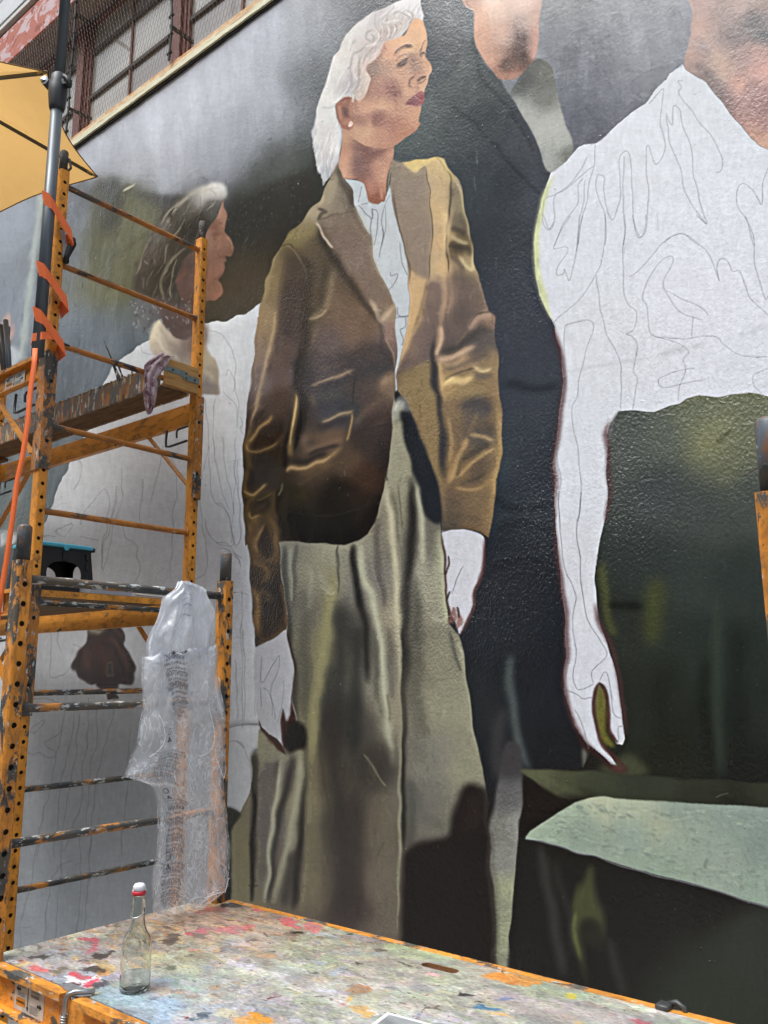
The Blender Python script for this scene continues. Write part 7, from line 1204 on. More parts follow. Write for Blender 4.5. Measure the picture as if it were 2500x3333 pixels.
# raw wood rim of the hand hole and a brown rib below it
mb = MB(); ring_o = [(hc[0] + (x - hc[0]) * 1.0, hc[1] + (y - hc[1]) * 1.0) for x, y in hole]; ring_i = [(hc[0] + (x - hc[0]) * .97, hc[1] + (y - hc[1]) * .90) for x, y in hole]
n = len(hole); mb.add([(x, y, DZ + .0011) for x, y in ring_o] + [(x, y, DZ + .0008) for x, y in ring_i] + [(x, y, DZ - .0125) for x, y in ring_i], [(i, (i + 1) % n, n + (i + 1) % n, n + i) for i in range(n)] + [(n + i, n + (i + 1) % n, 2 * n + (i + 1) % n, 2 * n + i) for i in range(n)])
part(mb, 'hand_hole_rim', plain('bare ply edge', '8a5c36', .7, var=.3, scale=200), TA)
part(MB().box((hc[0] - .08, hc[1] - .04, DZ - .05), (hc[0] + .08, hc[1] + .04, DZ - .046)), 'deck_rib', plain('brown ply rib', '7b563a', .8, var=.3, scale=60), TA)
# spring pin
wire([(-1.712, 1.108, DZ + .010), (-1.742, 1.078, DZ + .010), (-1.749, 1.067, DZ + .006), (-1.750, 1.063, DZ - .006), (-1.750, 1.0625, DZ - .12)], TA, 'spring_pin', .0052, 'steel')
hx_ = [(-1.750 + .0085 * math.cos(t * 2 * math.pi), 1.0625 + .0085 * math.sin(t * 2 * math.pi), DZ - .030 - .0052 * t) for t in np.arange(0, 20, .1)]
part(MB().tube(hx_, .0014, 5), 'spring', M['steel'], TA, True)
# latch on the wall-side rail
mb = MB(); mb.box((-.752, 1.772, DZ + .002), (-.724, 1.803, DZ + .012), bev=.002); mb.tube([(-.74, 1.80, DZ + .006), (-.715, 1.798, DZ + .016), (-.700, 1.796, DZ + .010), (-.697, 1.796, DZ - .01)], .0055, 8); part(mb, 'rail_latch', M['grey_steel'], TA, True)
# ================================================================== loose things
PI2 = 2 * math.pi
# ---------- painter's ledge box on the far tower
k = N('paint-run timber'); c = k.mix(k.ramp(k.noise(22, (1, 1, .35), 4, .6), (.42, 0.), (.50, 1.)), '8e6438', '6a6660')
for i, (col_, th) in enumerate((('33363a', .60), ('b9793a', .56), ('bfa97e', .57), ('c9ccc8', .60), ('8a4a3a', .64), ('9fb6bd', .65), ('4f7f96', .70), ('5c2a30', .68), ('c9a63a', .70))):
    c = k.mix(k.ramp(k.noise(34, (1, 1, .3), 4, .6, off=(i * 3.3, i, i * 2)), (th, 0.), (th + .03, 1.)), c, col_)
k.base(c).rough(.6).bump(k.noise(60, (1, 1, .4), 4), .002); RUNS = k.m
tray = thing('timber_tray', (-3.75, 2.08, 1.199), 'long timber tray smeared with paint runs, lying across the upper platform', 'tray')
mb = MB(); mb.box((-4.72, 2.000, 1.2005), (-2.872, 2.012, 1.300)); part(mb, 'front_board', RUNS, tray)
part(MB().box((-4.72, 2.150, 1.2005), (-2.872, 2.162, 1.300)), 'back_board', RUNS, tray)
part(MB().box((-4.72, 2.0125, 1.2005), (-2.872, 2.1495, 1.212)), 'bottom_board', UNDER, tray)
mb = MB()
for i in range(150):
    x = -4.7 + i * .0122; h_ = random.uniform(.001, .010); mb.box((x, 1.9985, 1.300), (x + .011, 2.0125, 1.300 + h_))
tag(part(mb, 'dried_paint_crust', RUNS, tray), kind='stuff')
ebk = part(MB().box((-2.870, 2.022, 1.212), (-2.846, 2.192, 1.330), bev=.002), 'end_block', WOOD.m, tray)
mb = MB(); mb.box((-2.846, 1.995, 1.270), (-2.8435, 2.130, 1.295)); mb.box((-2.8433, 2.105, 1.256), (-2.8410, 2.192, 1.280)); part(mb, 'steel_bracket', plain('zinc plate', '8fa0a2', .45, .5, .2, 60), tray)
mb = MB()
for y, z in ((2.12, 1.285), (2.12, 1.264), (2.165, 1.268), (2.05, 1.283)): mb.tube([(-2.8405, y, z), (-2.838, y, z)], .0045, 8)
part(mb, 'bracket_screw', M['grey_steel'], tray)['kind'] = 'stuff'
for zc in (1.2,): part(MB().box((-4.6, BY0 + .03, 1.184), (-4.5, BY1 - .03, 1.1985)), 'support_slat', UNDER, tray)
# ---------- brushes standing in the tray
def brush(p, q, wood, ferr, lab):
    p, q = Vector(p), Vector(q); d = q - p
    t_ = thing('paint_brush', p, lab, 'paint brush', 'artist brushes standing in the timber tray')
    part(MB().tube([p + d * .22, p + d * .5, p + d * .8, q], [.0035, .0048, .0034, .002], 8), 'handle', plain('h' + wood, wood, .4), t_, True)
    part(MB().tube([p + d * .12, p + d * .23], [.005, .0042], 8), 'ferrule', plain('f' + ferr, ferr, .4, .5), t_, True)
    part(MB().tube([p, p + d * .06, p + d * .13], [.002, .006, .005], 8), 'bristles', plain('bristle', '4a3a2c', .8), t_, True)
def B(fr, a, Y): return ony(*zz(fr, a), Y)
brush(B(Z2, (815, 1115), 2.07), B(Z2, (700, 845), 2.07), '1f2022', '8c8c88', 'longest black paint brush with pale tip leaning left in the timber tray')
brush(B(Z2, (830, 1100), 2.08), B(Z2, (782, 968), 2.08), '5a2430', '7b8088', 'dark red paint brush beside the long black one in the tray')
brush(B(Z2, (800, 1120), 2.10), B(Z2, (728, 905), 2.10), '2c4660', 'b0a890', 'slim blue paint brush just right of the longest brush in the tray')
brush(B(Z2, (900, 1110), 2.06), B(Z2, (888, 1046), 2.06), '6a2432', 'a09a90', 'short crimson paint brush in the tray nearest the draped rag')
mb = MB(); p_, q_ = Vector(B(Z2, (712, 880), 2.068)), Vector(B(Z2, (699, 843), 2.068))
# ---------- rag draped over the rung and tray
k = N('stained rag'); c = k.mix(k.ramp(k.noise(26, det=4), (.45, 0.), (.56, 1.)), 'c9b4b8', '8b6a70'); c = k.mix(k.ramp(k.noise(40, det=3, off=(5, 1, 0)), (.6, 0.), (.66, 1.)), c, '5e4048'); k.base(c).rough(.9).bump(k.noise(80, det=4), .003); RAG = k.m
rg_pts_l = [(1085, 925), (1040, 960), (960, 1015), (975, 1040), (970, 1090), (975, 1130), (960, 1200), (975, 1260), (985, 1310), (1000, 1350)]
rg_pts_r = [(1180, 960), (1150, 965), (1130, 1010), (1090, 1060), (1050, 1100), (1062, 1130), (1064, 1180), (1050, 1240), (1050, 1290), (1015, 1345)]
n = 12; vs = []
for i in range(len(rg_pts_l)):
    for j in range(n + 1):
        t = j / n; a, b = rg_pts_l[i], rg_pts_r[i]; X = -2.858 + .010 * math.sin(t * 14 + i * .6) + .014 * math.sin(t * math.pi)
        q = onx(*zz(Z2, (a[0] * (1 - t) + b[0] * t, a[1] * (1 - t) + b[1] * t)), X + .012); vs.append(tuple(q))
fs = [(i * (n + 1) + j, i * (n + 1) + j + 1, (i + 1) * (n + 1) + j + 1, (i + 1) * (n + 1) + j) for i in range(len(rg_pts_l) - 1) for j in range(n)]
mb = MB(); mb.add(vs, fs); ro = solo(mb, 'painting_rag', RAG, 'crumpled pinkish rag stained with paint, draped over the rung by the timber tray', 'rag', smooth=True)
md = ro.modifiers.new('thick', 'SOLIDIFY'); md.thickness = .004; md = ro.modifiers.new('sub', 'SUBSURF'); md.levels = md.render_levels = 2
# ---------- folding step stool
STB, STT = plain('black ribbed plastic', '202124', .5, var=.2, scale=90), plain('turquoise plastic', '53b4cf', .4)
sx0, sx1, sy0, sy1, sz0, sz1 = -3.20, -3.0, 1.575, 1.835, .312, .490
st = thing('step_stool', ((sx0 + sx1) / 2, (sy0 + sy1) / 2, sz0), 'black folding step stool with a turquoise rim standing on the lower platform', 'stool')
ov = [(.5 + .30 * math.copysign(abs(math.cos(t)) ** .75, math.cos(t)), .43 + .27 * math.copysign(abs(math.sin(t)) ** .8, math.sin(t))) for t in np.linspace(0, PI2, 25)[:-1]]
def side(a, b, c_, d_, hole, th):
    """panel a-b (bottom) c-d (top) with a rounded grip opening"""
    a, b, c_, d_ = map(Vector, (a, b, c_, d_)); ax = b - a; az_ = ax.cross(d_ - a).normalized()
    f = lambda u, v: (a * (1 - u) + b * u) * (1 - v) + (d_ * (1 - u) + c_ * u) * v
    def loc2(p): r_ = p - a; e1 = ax.normalized(); e2 = az_.cross(e1); return (r_.dot(e1), r_.dot(e2))
    e1 = ax.normalized(); e2 = az_.cross(e1)
    m = MB(); m.plate([loc2(f(*p)) for p in ((0, 0), (1, 0), (1, 1), (0, 1))], [[loc2(f(*p)) for p in hole]] if hole else [], a, e1, e2, az_, th); return m
ins = .018
fr_ = side((sx1, sy0, sz0), (sx1, sy1, sz0), (sx1 - .012, sy1 - ins, sz1), (sx1 - .012, sy0 + ins, sz1), ov, .004); part(fr_, 'side_panel', STB, st)
bk_ = side((sx0, sy0, sz0), (sx0, sy1, sz0), (sx0 + .012, sy1 - ins, sz1), (sx0 + .012, sy0 + ins, sz1), ov, .004); part(bk_, 'side_panel', STB, st)
ov2 = [(.5 + .28 * math.copysign(abs(math.cos(t)) ** .6, math.cos(t)), .45 + .26 * math.copysign(abs(math.sin(t)) ** .7, math.sin(t))) for t in np.linspace(0, PI2, 21)[:-1]]
for y_, yt in ((sy1, sy1 - ins), (sy0, sy0 + ins)): part(side((sx1 - .003, y_, sz0), (sx0 + .003, y_, sz0), (sx0 + .014, yt, sz1), (sx1 - .014, yt, sz1), ov2, .004), 'end_panel', STB, st)
mb = MB(); mb.box((sx0 + .006, sy0 + .012, sz1 + .001), (sx1 + .004, (sy0 + sy1) / 2 - .002, sz1 + .017), bev=.004); mb.box((sx0 + .006, (sy0 + sy1) / 2 + .002, sz1 + .001), (sx1 + .004, sy1 - .012, sz1 + .017), bev=.004)
mb.tube([(sx1 - .002, (sy0 + sy1) / 2, sz1 + .002), (sx1 + .006, (sy0 + sy1) / 2, sz1 + .002)], .012, 16); part(mb, 'turquoise_top', STT, st)
mb = MB()
for i in range(12): y_ = sy1 - .011; x_ = sx0 + .012 + i * .016; mb.box((x_, y_, sz1 - .004), (x_ + .010, y_ + .010, sz1 + .0125), bev=.002)
part(mb, 'knurled_edge', plain('charcoal rubber', '2f3238', .6), st)
mb = MB(); mb.box((sx1 - .004, (sy0 + sy1) / 2 - .010, sz0 + .128), (sx1 + .000, (sy0 + sy1) / 2 + .010, sz1 - .012), bev=.001)
for z in (sz0 + .02, sz0 + .06, sz0 + .10, sz0 + .14): mb.tube([(sx1 - .001, sy1 - .036, z), (sx1 - .001, sy1 - .036, z + .022)], .0065, 8)
part(mb, 'hinge', STB, st)['kind'] = 'stuff'
# ---------- palette bits on the lower platform
tub = thing('paint_tray', (-2.945, 1.86, .311), 'shallow white plastic tray holding paint tubes beside the step stool', 'tray')
mb = MB(); mb.box((-3.06, 1.772, .3115), (-2.925, 1.96, .315)); mb.box((-2.928, 1.772, .315), (-2.925, 1.96, .338)); mb.box((-3.06, 1.772, .315), (-3.057, 1.96, .338)); mb.box((-3.057, 1.772, .315), (-2.928, 1.775, .338)); mb.box((-3.057, 1.957, .315), (-2.928, 1.96, .338)); mb.box((-2.928, 1.768, .338), (-2.922, 1.964, .341))
k = N('milky plastic'); k.base('ced3de').rough(.4); k.b.inputs['Transmission Weight'].default_value = .35; part(mb, 'tray_body', k.m, tub)
for i, (y_, c_) in enumerate(((1.845, '3d4a6a'), (1.872, '2a3148'), (1.905, '6a3a44'), (1.935, '8a8fa0'))):
    tb = MB().tube([(-3.03, y_, .329), (-2.96, y_, .329), (-2.937, y_, .329)], [.013, .013, .005], 10)
    solo(tb, 'paint_tube', plain('tube ' + c_, c_, .4), ['slate blue paint tube lying leftmost in the white tray', 'navy paint tube lying between the slate and maroon ones', 'maroon paint tube lying in the white tray', 'pale grey paint tube lying rightmost in the white tray'][i], 'paint tube', 'paint tubes in the white tray', smooth=True)
mb = MB().tube([(-2.915, 1.97, .322), (-2.905, 2.14, .318)], [.006, .003], 8); solo(mb, 'mixing_stick', plain('white stick', 'd5cfc8', .6), 'thin whitish mixing stick lying on the lower platform edge, right of the tray', 'stick')
# ---------- grey parasol pole with clamp, strapped to the scaffold
PX, PY = -2.842, 1.450
pole = thing('parasol_pole', (PX, PY, 1.165), 'dark grey parasol pole with a clamp collar, strapped upright to the scaffold post', 'pole')
GP = plain('grey powder coat', '5b636a', .42, .3, .05, 8); BP = plain('charcoal plastic', '2f3236', .5)
part(MB().tube([(PX, PY, 1.165), (PX, PY, 2.20)], .0225, 20), 'lower_pole', GP, pole, True)
part(MB().tube([(PX, PY, 2.34), (PX, PY, 4.1)], .0205, 20), 'upper_pole', GP, pole, True)
part(MB().lathe([(.0, -.002), (.026, 0), (.030, .012), (.036, .07), (.0365, .10), (.030, .125), (.030, .15), (.0185, .165), (.0, .166)], (PX, PY, 2.185), 24), 'collar', BP, pole, True)
cl = MB().obox((PX - .045, PY - .03, 2.305), (PX + .05, PY + .02, 2.295), .030, .022); o = part(cl, 'clamp', BP, pole)
part(MB().tube([(PX - .040, PY - .032, 2.312), (PX - .030, PY - .046, 2.312)], .016, 14), 'clamp_knob', plain('chrome', 'c9cccf', .15, 1.), o, True)
part(MB().tube([(PX + .045, PY - .004, 2.315), (PX + .062, PY + .0, 2.30), (PX + .078, PY + .004, 2.262)], [.009, .0085, .007], 10), 'clamp_lever', BP, o, True)
# ---------- yellow parasol canopy hanging in from the left
um = Vector((-3.638, 1.286, 2.4)); hub_z = 2.62; r8 = .7251; NR = 6
a0 = math.atan2(1.978 - um.y, -3.42 - um.x)
k = N('yellow canvas'); k.base(k.mix(k.ramp(k.noise(3.5, det=5), (.45, 0.), (.75, 1.)), 'e8b96c', 'd0a05a')).rough(.85); k.b.inputs['Subsurface Weight'].default_value = 0; tr = k.n('ShaderNodeBsdfTranslucent'); tr.inputs[0].default_value = lin('f2c47c'); mx = k.n('ShaderNodeMixShader'); mx.inputs[0].default_value = .45
k.l(k.b.outputs[0], mx.inputs[1]); k.l(tr.outputs[0], mx.inputs[2]); k.l(mx.outputs[0], k.out.inputs['Surface']); k.bump(k.noise(6, det=2), .014, .5).bump(k.noise(400, det=1), .0006, .5); CANV = k.m
par = thing('yellow_parasol', (um.x, um.y, GZ), 'yellow canvas parasol seen from below at the upper left', 'parasol')
tips = [Vector((um.x + r8 * math.cos(a0 + i * PI2 / NR), um.y + r8 * math.sin(a0 + i * PI2 / NR), um.z)) for i in range(NR)]
hub = Vector((um.x, um.y, hub_z))
for i in range(NR):
    A_, B_ = tips[i], tips[(i + 1) % NR]; n = 12; vs = []
    for j in range(n + 1):
        for q in range(n + 1):
            s_, t = j / n, q / n; p = hub.lerp(A_.lerp(B_, t), s_)
            sag = -.030 * s_ * math.sin(math.pi * t) * s_; inw = .045 * math.sin(math.pi * t) * s_ ** 3
            p = p + (hub - p).normalized() * inw; p.z += sag + .02 * math.sin(math.pi * s_); vs.append(p)
    fs = [(j * (n + 1) + q, j * (n + 1) + q + 1, (j + 1) * (n + 1) + q + 1, (j + 1) * (n + 1) + q) for j in range(n) for q in range(n)]
    mb = MB(); mb.add(vs, fs); part(mb, 'canopy_panel', CANV, par, True)
    hm_ = MB(); hm_.tube([v + Vector((0, 0, -.001)) for v in vs[n * (n + 1):]], .0028, 5); part(hm_, 'canopy_hem', plain('brown hem', '7d5c30', .8), par, True)
    hubp = hub + Vector((0, 0, -.02)); d = A_ - hubp
    rb = part(MB().obox(hubp, hubp + d * .965 + Vector((0, 0, -.004)), .009, .014), 'rib', BP, par)
    part(MB().tube([hubp + d * .93 + Vector((0, 0, -.003)), hubp + d * 1.0], [.009, .006], 8), 'rib_tip', plain('horn plastic', 'a08a5c', .5), rb, True)
    lowp = Vector((um.x, um.y, 2.15)); part(MB().obox(lowp, hubp + d * .22, .008, .012), 'stretcher', BP, par)
part(MB().tube([(um.x, um.y, GZ + .06), (um.x, um.y, hub_z - .01)], .019, 16), 'pole', GP, par, True); part(MB().tube([(um.x, um.y, 2.11), (um.x, um.y, 2.18)], .034, 16), 'runner', BP, par, True)
part(MB().lathe([(.0, .0), (.25, 0), (.25, .03), (.06, .06), (.0, .06)], (um.x, um.y, GZ + .002), 28), 'foot', BP, par)
# steel hook that ties the parasol rib to the top of the scaffold post
mb = MB().tube([(-2.878, 1.515, 2.035), (-2.862, 1.53, 2.020), (-2.858, 1.535, 1.985), (-2.868, 1.525, 1.965)], .005, 8); solo(mb, 'wire_hook', M['grey_steel'], 'dark bent wire hook on the pin at the top of the tall post', 'hook', smooth=True)
# ---------- orange webbing
k = N('orange webbing'); k.base('ff7a3e').rough(.55); k.bump(k.noise(300, (1, 1, 3), 1), .0006); WEB = k.m
def ribbon(mb, pts, w_, wd=(0, 0, 1)):
    P = [Vector(p) for p in pts]; W_ = Vector(wd).normalized() * w_ / 2; vs = []
    for p in P: vs += [p - W_, p + W_]
    mb.add(vs, [(2 * i, 2 * i + 1, 2 * i + 3, 2 * i + 2) for i in range(len(P) - 1)])
stp = thing('orange_strap', (-2.83, 1.43, 1.2), 'bright orange webbing strap wound round the pole and post, its tail hanging down', 'strap')
def wrap(z_a, z_b, w_):
    """band crossing the front of pole and post, from pole side down to the post's right edge"""
    mb = MB(); pts = [(PX - .026, PY + .012, z_a + .02), (PX - .020, PY - .016, z_a + .012), (PX + .008, PY - .028, z_a + .002)]
    for t in np.linspace(.1, 1, 8): pts.append((PX + .027, PY - .020 + t * (BY0 + PWY / 2 + .006 - PY + .018), z_a + (z_b - z_a) * t))
    pts.append((BX1 + .0, BY0 + PWY / 2 + .008, z_b - .01)); ribbon(mb, pts, w_, (0, -.25, 1))
    o = part(mb, 'wrapped_band', WEB, stp); m_ = o.modifiers.new('t', 'SOLIDIFY'); m_.thickness = .0015
wrap(1.790, 1.672, .060); wrap(1.500, 1.395, .060); wrap(1.318, 1.215, .056)
mb = MB(); ribbon(mb, [(PX - .025, PY + .01, 1.215), (PX - .018, PY - .018, 1.220), (PX + .006, PY - .028, 1.226), (PX + .024, PY + .0, 1.238), (PX + .026, PY + .04, 1.250), (PX + .026, PY + .062, 1.252)], .030); o = part(mb, 'knot_band', WEB, stp); o.modifiers.new('t', 'SOLIDIFY').thickness = .0015
top = Vector(ony(*zz(Z2, (236, 935), 1.418)[:2], 1.418) if 0 else ony(*zz(Z2, (236, 935)), 1.418))
pts = [ony(*zz(f_, p), Y_) for f_, p, Y_ in ((Z2, (238, 900), 1.425), (Z2, (232, 1000), 1.42), (Z2, (205, 1200), 1.415), (Z2, (188, 1400), 1.41), (Z2, (152, 1640), 1.405), (Z3, (120, 330), 1.40), (Z3, (85, 600), 1.40), (Z3, (45, 880), 1.40), (Z3, (12, 1080), 1.40), (Z3, (-30, 1400), 1.40))]
mb = MB(); ribbon(mb, pts, .019, (CM[0][0], CM[0][1], .0)); o = part(mb, 'strap_tail', WEB, stp, True); o.modifiers.new('t', 'SOLIDIFY').thickness = .0015
mb = MB().tube([(-2.835, 1.505, 1.243), (-2.83, 1.545, 1.238), (-2.83, 1.565, 1.236)], [.005, .0055, .004], 8); part(mb, 'strap_hook', BP, stp, True)
# ---------- black clamp and tape on the tall post
mb = MB().tube([onx(*zz(Z2, p), -2.845) for p in ((445, 320), (452, 280), (470, 230), (492, 195), (485, 165), (470, 150))], [.012, .012, .015, .016, .017, .010], 8, jit=.18)
solo(mb, 'black_glove', plain('black rubber', '1d1d1f', .6, var=.3), 'crumpled black rubber glove hanging at the right of the tall post', 'glove', smooth=True)
mb = MB(); ribbon(mb, [onx(*zz(Z2, p), -2.850) for p in ((418, 100), (428, 150), (440, 210), (438, 290))], .018, (.3, 1, 0)); o = solo(mb, 'white_tape', plain('white tape', 'b5b3b0', .6, var=.2, scale=60), 'strip of dirty white tape stuck to the tall post beside the black glove', 'tape'); o.modifiers.new('t', 'SOLIDIFY').thickness = .001
# ---------- dark tubes stacked at far left
for i, (p0, p1, r_, lb) in enumerate((((38, 712), (68, 1180), .0115, 'thickest dark grey tube leaning at the left edge behind the upper rail'), ((6, 745), (60, 1190), .010, 'middle black tube leaning at the left edge of the picture'), ((-20, 800), (40, 1190), .009, 'leftmost black tube partly outside the picture'))):
    Y_ = 1.60 + i * .02; solo(MB().tube([ony(*zz(Z2, p0), Y_), ony(*zz(Z2, ((p0[0] + p1[0]) / 2 + 4, (p0[1] + p1[1]) / 2)), Y_), ony(*zz(Z2, p1), Y_)], r_, 12), 'metal_tube', BP if i else GP, lb, 'tube', 'dark tubes leaning on the upper platform', smooth=True)
# ---------- swing-top bottle
bc = onz(*zz(Z5, (912, 1438)), DZ); bx, by = bc[0] - .002, bc[1]; bz = DZ + .0026
bt = thing('swing_top_bottle', (bx, by, bz), 'clear glass swing-top bottle with a little water and a red and white stopper', 'bottle')
k = N('clear glass'); k.base('f2f5f0').rough(.03); k.b.inputs['Transmission Weight'].default_value = 1.; k.b.inputs['IOR'].default_value = 1.3; GLASS = k.m
k = N('water'); k.base('eef3ee').rough(.0); k.b.inputs['Transmission Weight'].default_value = 1.; k.b.inputs['IOR'].default_value = 1.04; WATER = k.m
prof = [(.0, .004), (.026, .0), (.0315, .003), (.0325, .010), (.0322, .075), (.0318, .092), (.028, .106), (.0205, .119), (.0165, .130), (.0155, .145), (.0148, .165), (.0138, .180), (.0150, .1815), (.0150, .187), (.0128, .189), (.0128, .192)]
inn = [(max(r_ - .0024, 0), z) for r_, z in prof[::-1]][:-2] + [(.024, .007), (.0, .009)]
part(MB().lathe(prof + inn, (bx, by, bz), 40), 'glass_body', GLASS, bt, True)
part(MB().lathe([(.0, .010), (.024, .008), (.0302, .012), (.0302, .034), (.0, .0345)], (bx, by, bz), 36), 'water', WATER, bt, True)
part(MB().lathe([(.0, .1925), (.0135, .1925), (.0145, .195), (.0145, .1985), (.0130, .2005), (.0, .2005)], (bx, by, bz), 24), 'rubber_gasket', plain('red rubber', 'c01f34', .45), bt, True)
part(MB().lathe([(.0, .201), (.0118, .201), (.0138, .2055), (.0135, .211), (.0095, .216), (.0, .2175)], (bx, by, bz), 24), 'stopper', plain('white porcelain', 'dcdce4', .25), bt, True)
vx = Vector((CM[0][0], CM[0][1], 0)).normalized(); vn = Vector((-CM[2][0], -CM[2][1], 0)).normalized(); bb = Vector((bx, by, bz))
def wp(a, b, z): return bb + vx * a + vn * b + Vector((0, 0, z))
mb = MB(); mb.tube([wp(.013, 0, .207), wp(.017, .004, .200), wp(.0185, .004, .180), wp(.020, .004, .165), wp(.0185, .004, .155), wp(.0165, .006, .160), wp(.0165, .006, .170)], .0011, 6)
mb.tube([wp(-.0155 * math.cos(t), .0165 * math.sin(t), .152 - .006 * math.sin(t) + .006 * (1 - math.cos(t)) / 2) for t in np.linspace(0, math.pi, 12)], .0011, 6)
mb.tube([wp(-.0155, 0, .152), wp(-.0165, .002, .165), wp(-.0150, .002, .182), wp(-.013, 0, .206)], .0011, 6); mb.tube([wp(-.013, 0, .207), wp(.013, 0, .207)], .001, 6)
part(mb, 'wire_bail', M['steel'], bt, True)
# ---------- silver foil flap by the pin, white-edged print, photo on the deck
mb = MB(); q = [onz(*zz(Z5, p), DZ + .003) for p in ((405, 1400), (470, 1385), (615, 1440), (620, 1470), (545, 1478), (490, 1468))]; mb.add([tuple(p) for p in q] + [tuple(p + np.array([0, 0, .002])) for p in q], [(0, 1, 2, 3, 4, 5)[::-1], (6, 7, 8, 9, 10, 11)] + [(i, (i + 1) % 6, 6 + (i + 1) % 6, 6 + i) for i in range(6)])
solo(mb, 'foil_scrap', plain('crumpled foil', 'b4b8bf', .35, .6, .2, 80), 'scrap of silvery tape lying on the deck corner beside the spring pin', 'tape')
C0 = Vector((-1.158, 1.415, DZ + .0026)); e1 = Vector((.072, .006, 0)).normalized(); e2 = Vector((.009, -.045, 0)).normalized()
pr = thing('framed_print', C0, 'white-bordered grey reference print lying at the bottom edge of the deck', 'print')
def rect(a0, a1, b0, b1, z0, z1): 
    m = MB(); c8 = [C0 + e1 * a + e2 * b + Vector((0, 0, z)) for a in (a0, a1) for b in (b0, b1) for z in (z0, z1)]; m.add(c8, [(0, 1, 3, 2), (4, 6, 7, 5), (0, 4, 5, 1), (2, 3, 7, 6), (0, 2, 6, 4), (1, 5, 7, 3)]); return m
part(rect(0, .20, 0, .26, 0, .004), 'backing', plain('white card', 'dcdcdc', .4), pr); part(rect(.010, .19, .010, .25, .0042, .0048), 'picture', plain('grey photo', 'a5a9ac', .3, var=.3, scale=15), pr)
# ---------- air-pillow bag hanging from the near frame
bag = thing('plastic_bag', (-2.06, 1.60, .27), 'crumpled clear plastic bag printed with black warning text, hanging from the scaffold rung', 'plastic bag')
LF = [(Z3, (1185, 1030)), (Z3, (1150, 1085)), (Z3, (1110, 1140)), (Z3, (1060, 1195)), (Z3, (1010, 1330)), (Z3, (975, 1450)), (Z3, (955, 1600)), (Z4, (950, 280)), (Z4, (945, 450)), (Z4, (940, 620)), (Z4, (938, 760)), (Z4, (918, 880)), (Z4, (868, 980)), (Z4, (842, 1095)), (Z4, (985, 1150)), (Z4, (1020, 1260)), (Z4, (1030, 1450)), (Z4, (1015, 1650)), (Z5, (1000, 720)), (Z5, (1005, 900))]
RF = [(Z3, (1225, 1030)), (Z3, (1330, 1060)), (Z3, (1355, 1090)), (Z3, (1370, 1140)), (Z3, (1400, 1230)), (Z3, (1425, 1350)), (Z3, (1424, 1520)), (Z4, (1424, 200)), (Z4, (1440, 400)), (Z4, (1456, 560)), (Z4, (1474, 700)), (Z4, (1484, 850)), (Z4, (1488, 1000)), (Z4, (1486, 1100)), (Z4, (1500, 1230)), (Z4, (1524, 1360)), (Z4, (1530, 1520)), (Z4, (1528, 1650)), (Z5, (1522, 740)), (Z5, (1330, 860))]
lf = np.array([onx(*zz(f_, p), -2.06)[1:] for f_, p in LF]) + np.array([[.006 * math.sin(i * 2.3) + .004 * math.sin(i * 5.1), 0] for i in range(len(LF))]); rf = np.array([onx(*zz(f_, p), -2.06)[1:] for f_, p in RF])
rb_ = np.random.default_rng(5)
def bagP(u, v, side_):
    """u across 0..1, v down 0..1"""
    t = v * (len(lf) - 1); i = min(int(t), len(lf) - 2); f_ = t - i
    a = lf[i] * (1 - f_) + lf[i + 1] * f_; b = rf[i] * (1 - f_) + rf[i + 1] * f_
    yz = a * (1 - u) + b * u
    puff = math.sin(math.pi * min(max(u, 0), 1)) ** .6 * (.004 + .026 * min(1, v * 2.5)) * (1 if side_ > 0 else .25)
    wr = .009 * math.sin(u * 23 + math.sin(v * 9) * 2.5) * min(1, v * 5) + .006 * math.sin(v * 46 + u * 17) + .0015 * math.sin(u * 60 - v * 31) + .010 * math.sin(u * 9 - v * 14 + 1)
    wr *= .5 + .9 * abs(math.sin(v * 5 + u * 3)); wr += .016 * (abs(math.sin(u * 7.5 + math.sin(v * 6) * 1.4)) - .5) * min(1, v * 5) + .009 * (abs(math.sin(v * 19 + u * 8)) - .5)
    return (-2.052 + (puff if side_ > 0 else -puff) + wr * .6 + (.012 if side_ > 0 else 0), yz[0] + .003 * math.sin(v * 40 + u * 5), yz[1] + .004 * math.sin(u * 31 + v * 9))
k = N('clear crinkled film'); k.b.inputs['Base Color'].default_value = lin('eef1f6'); k.rough(.16); k.b.inputs['Specular IOR Level'].default_value = .9
tb_ = k.n('ShaderNodeBsdfTransparent'); tl = k.n('ShaderNodeBsdfTranslucent'); tl.inputs[0].default_value = lin('e6e9f0'); m1 = k.n('ShaderNodeMixShader'); m1.inputs[0].default_value = .35
k.l(k.b.outputs[0], m1.inputs[1]); k.l(tl.outputs[0], m1.inputs[2]); m2 = k.n('ShaderNodeMixShader')
cre = k.ramp(k.noise(11, (1, 1.2, .6), 4, .6, dist=1.6), (.470, .24), (.50, .66), (.530, .24))
ad = k.n('ShaderNodeMath', operation='ADD'); ad.use_clamp = True; hz = k.n('ShaderNodeSeparateXYZ'); k.l(k.co(), hz.inputs[0])
mr = k.n('ShaderNodeMapRange'); mr.inputs['From Min'].default_value = -.15; mr.inputs['From Max'].default_value = .26; mr.inputs['To Min'].default_value = .03; mr.inputs['To Max'].default_value = .80; k.l(hz.outputs[2], mr.inputs[0])
k.l(cre, ad.inputs[0]); k.l(mr.outputs[0], ad.inputs[1]); k.l(ad.outputs[0], m2.inputs[0]); k.l(tb_.outputs[0], m2.inputs[1]); k.l(m1.outputs[0], m2.inputs[2]); k.l(m2.outputs[0], k.out.inputs['Surface'])
k.bump(k.noise(12, (1, 1.2, .6), 2, .5, dist=1.2), .02, .9).bump(k.noise(50, det=3, dist=1.), .002, .6); FILM = k.m
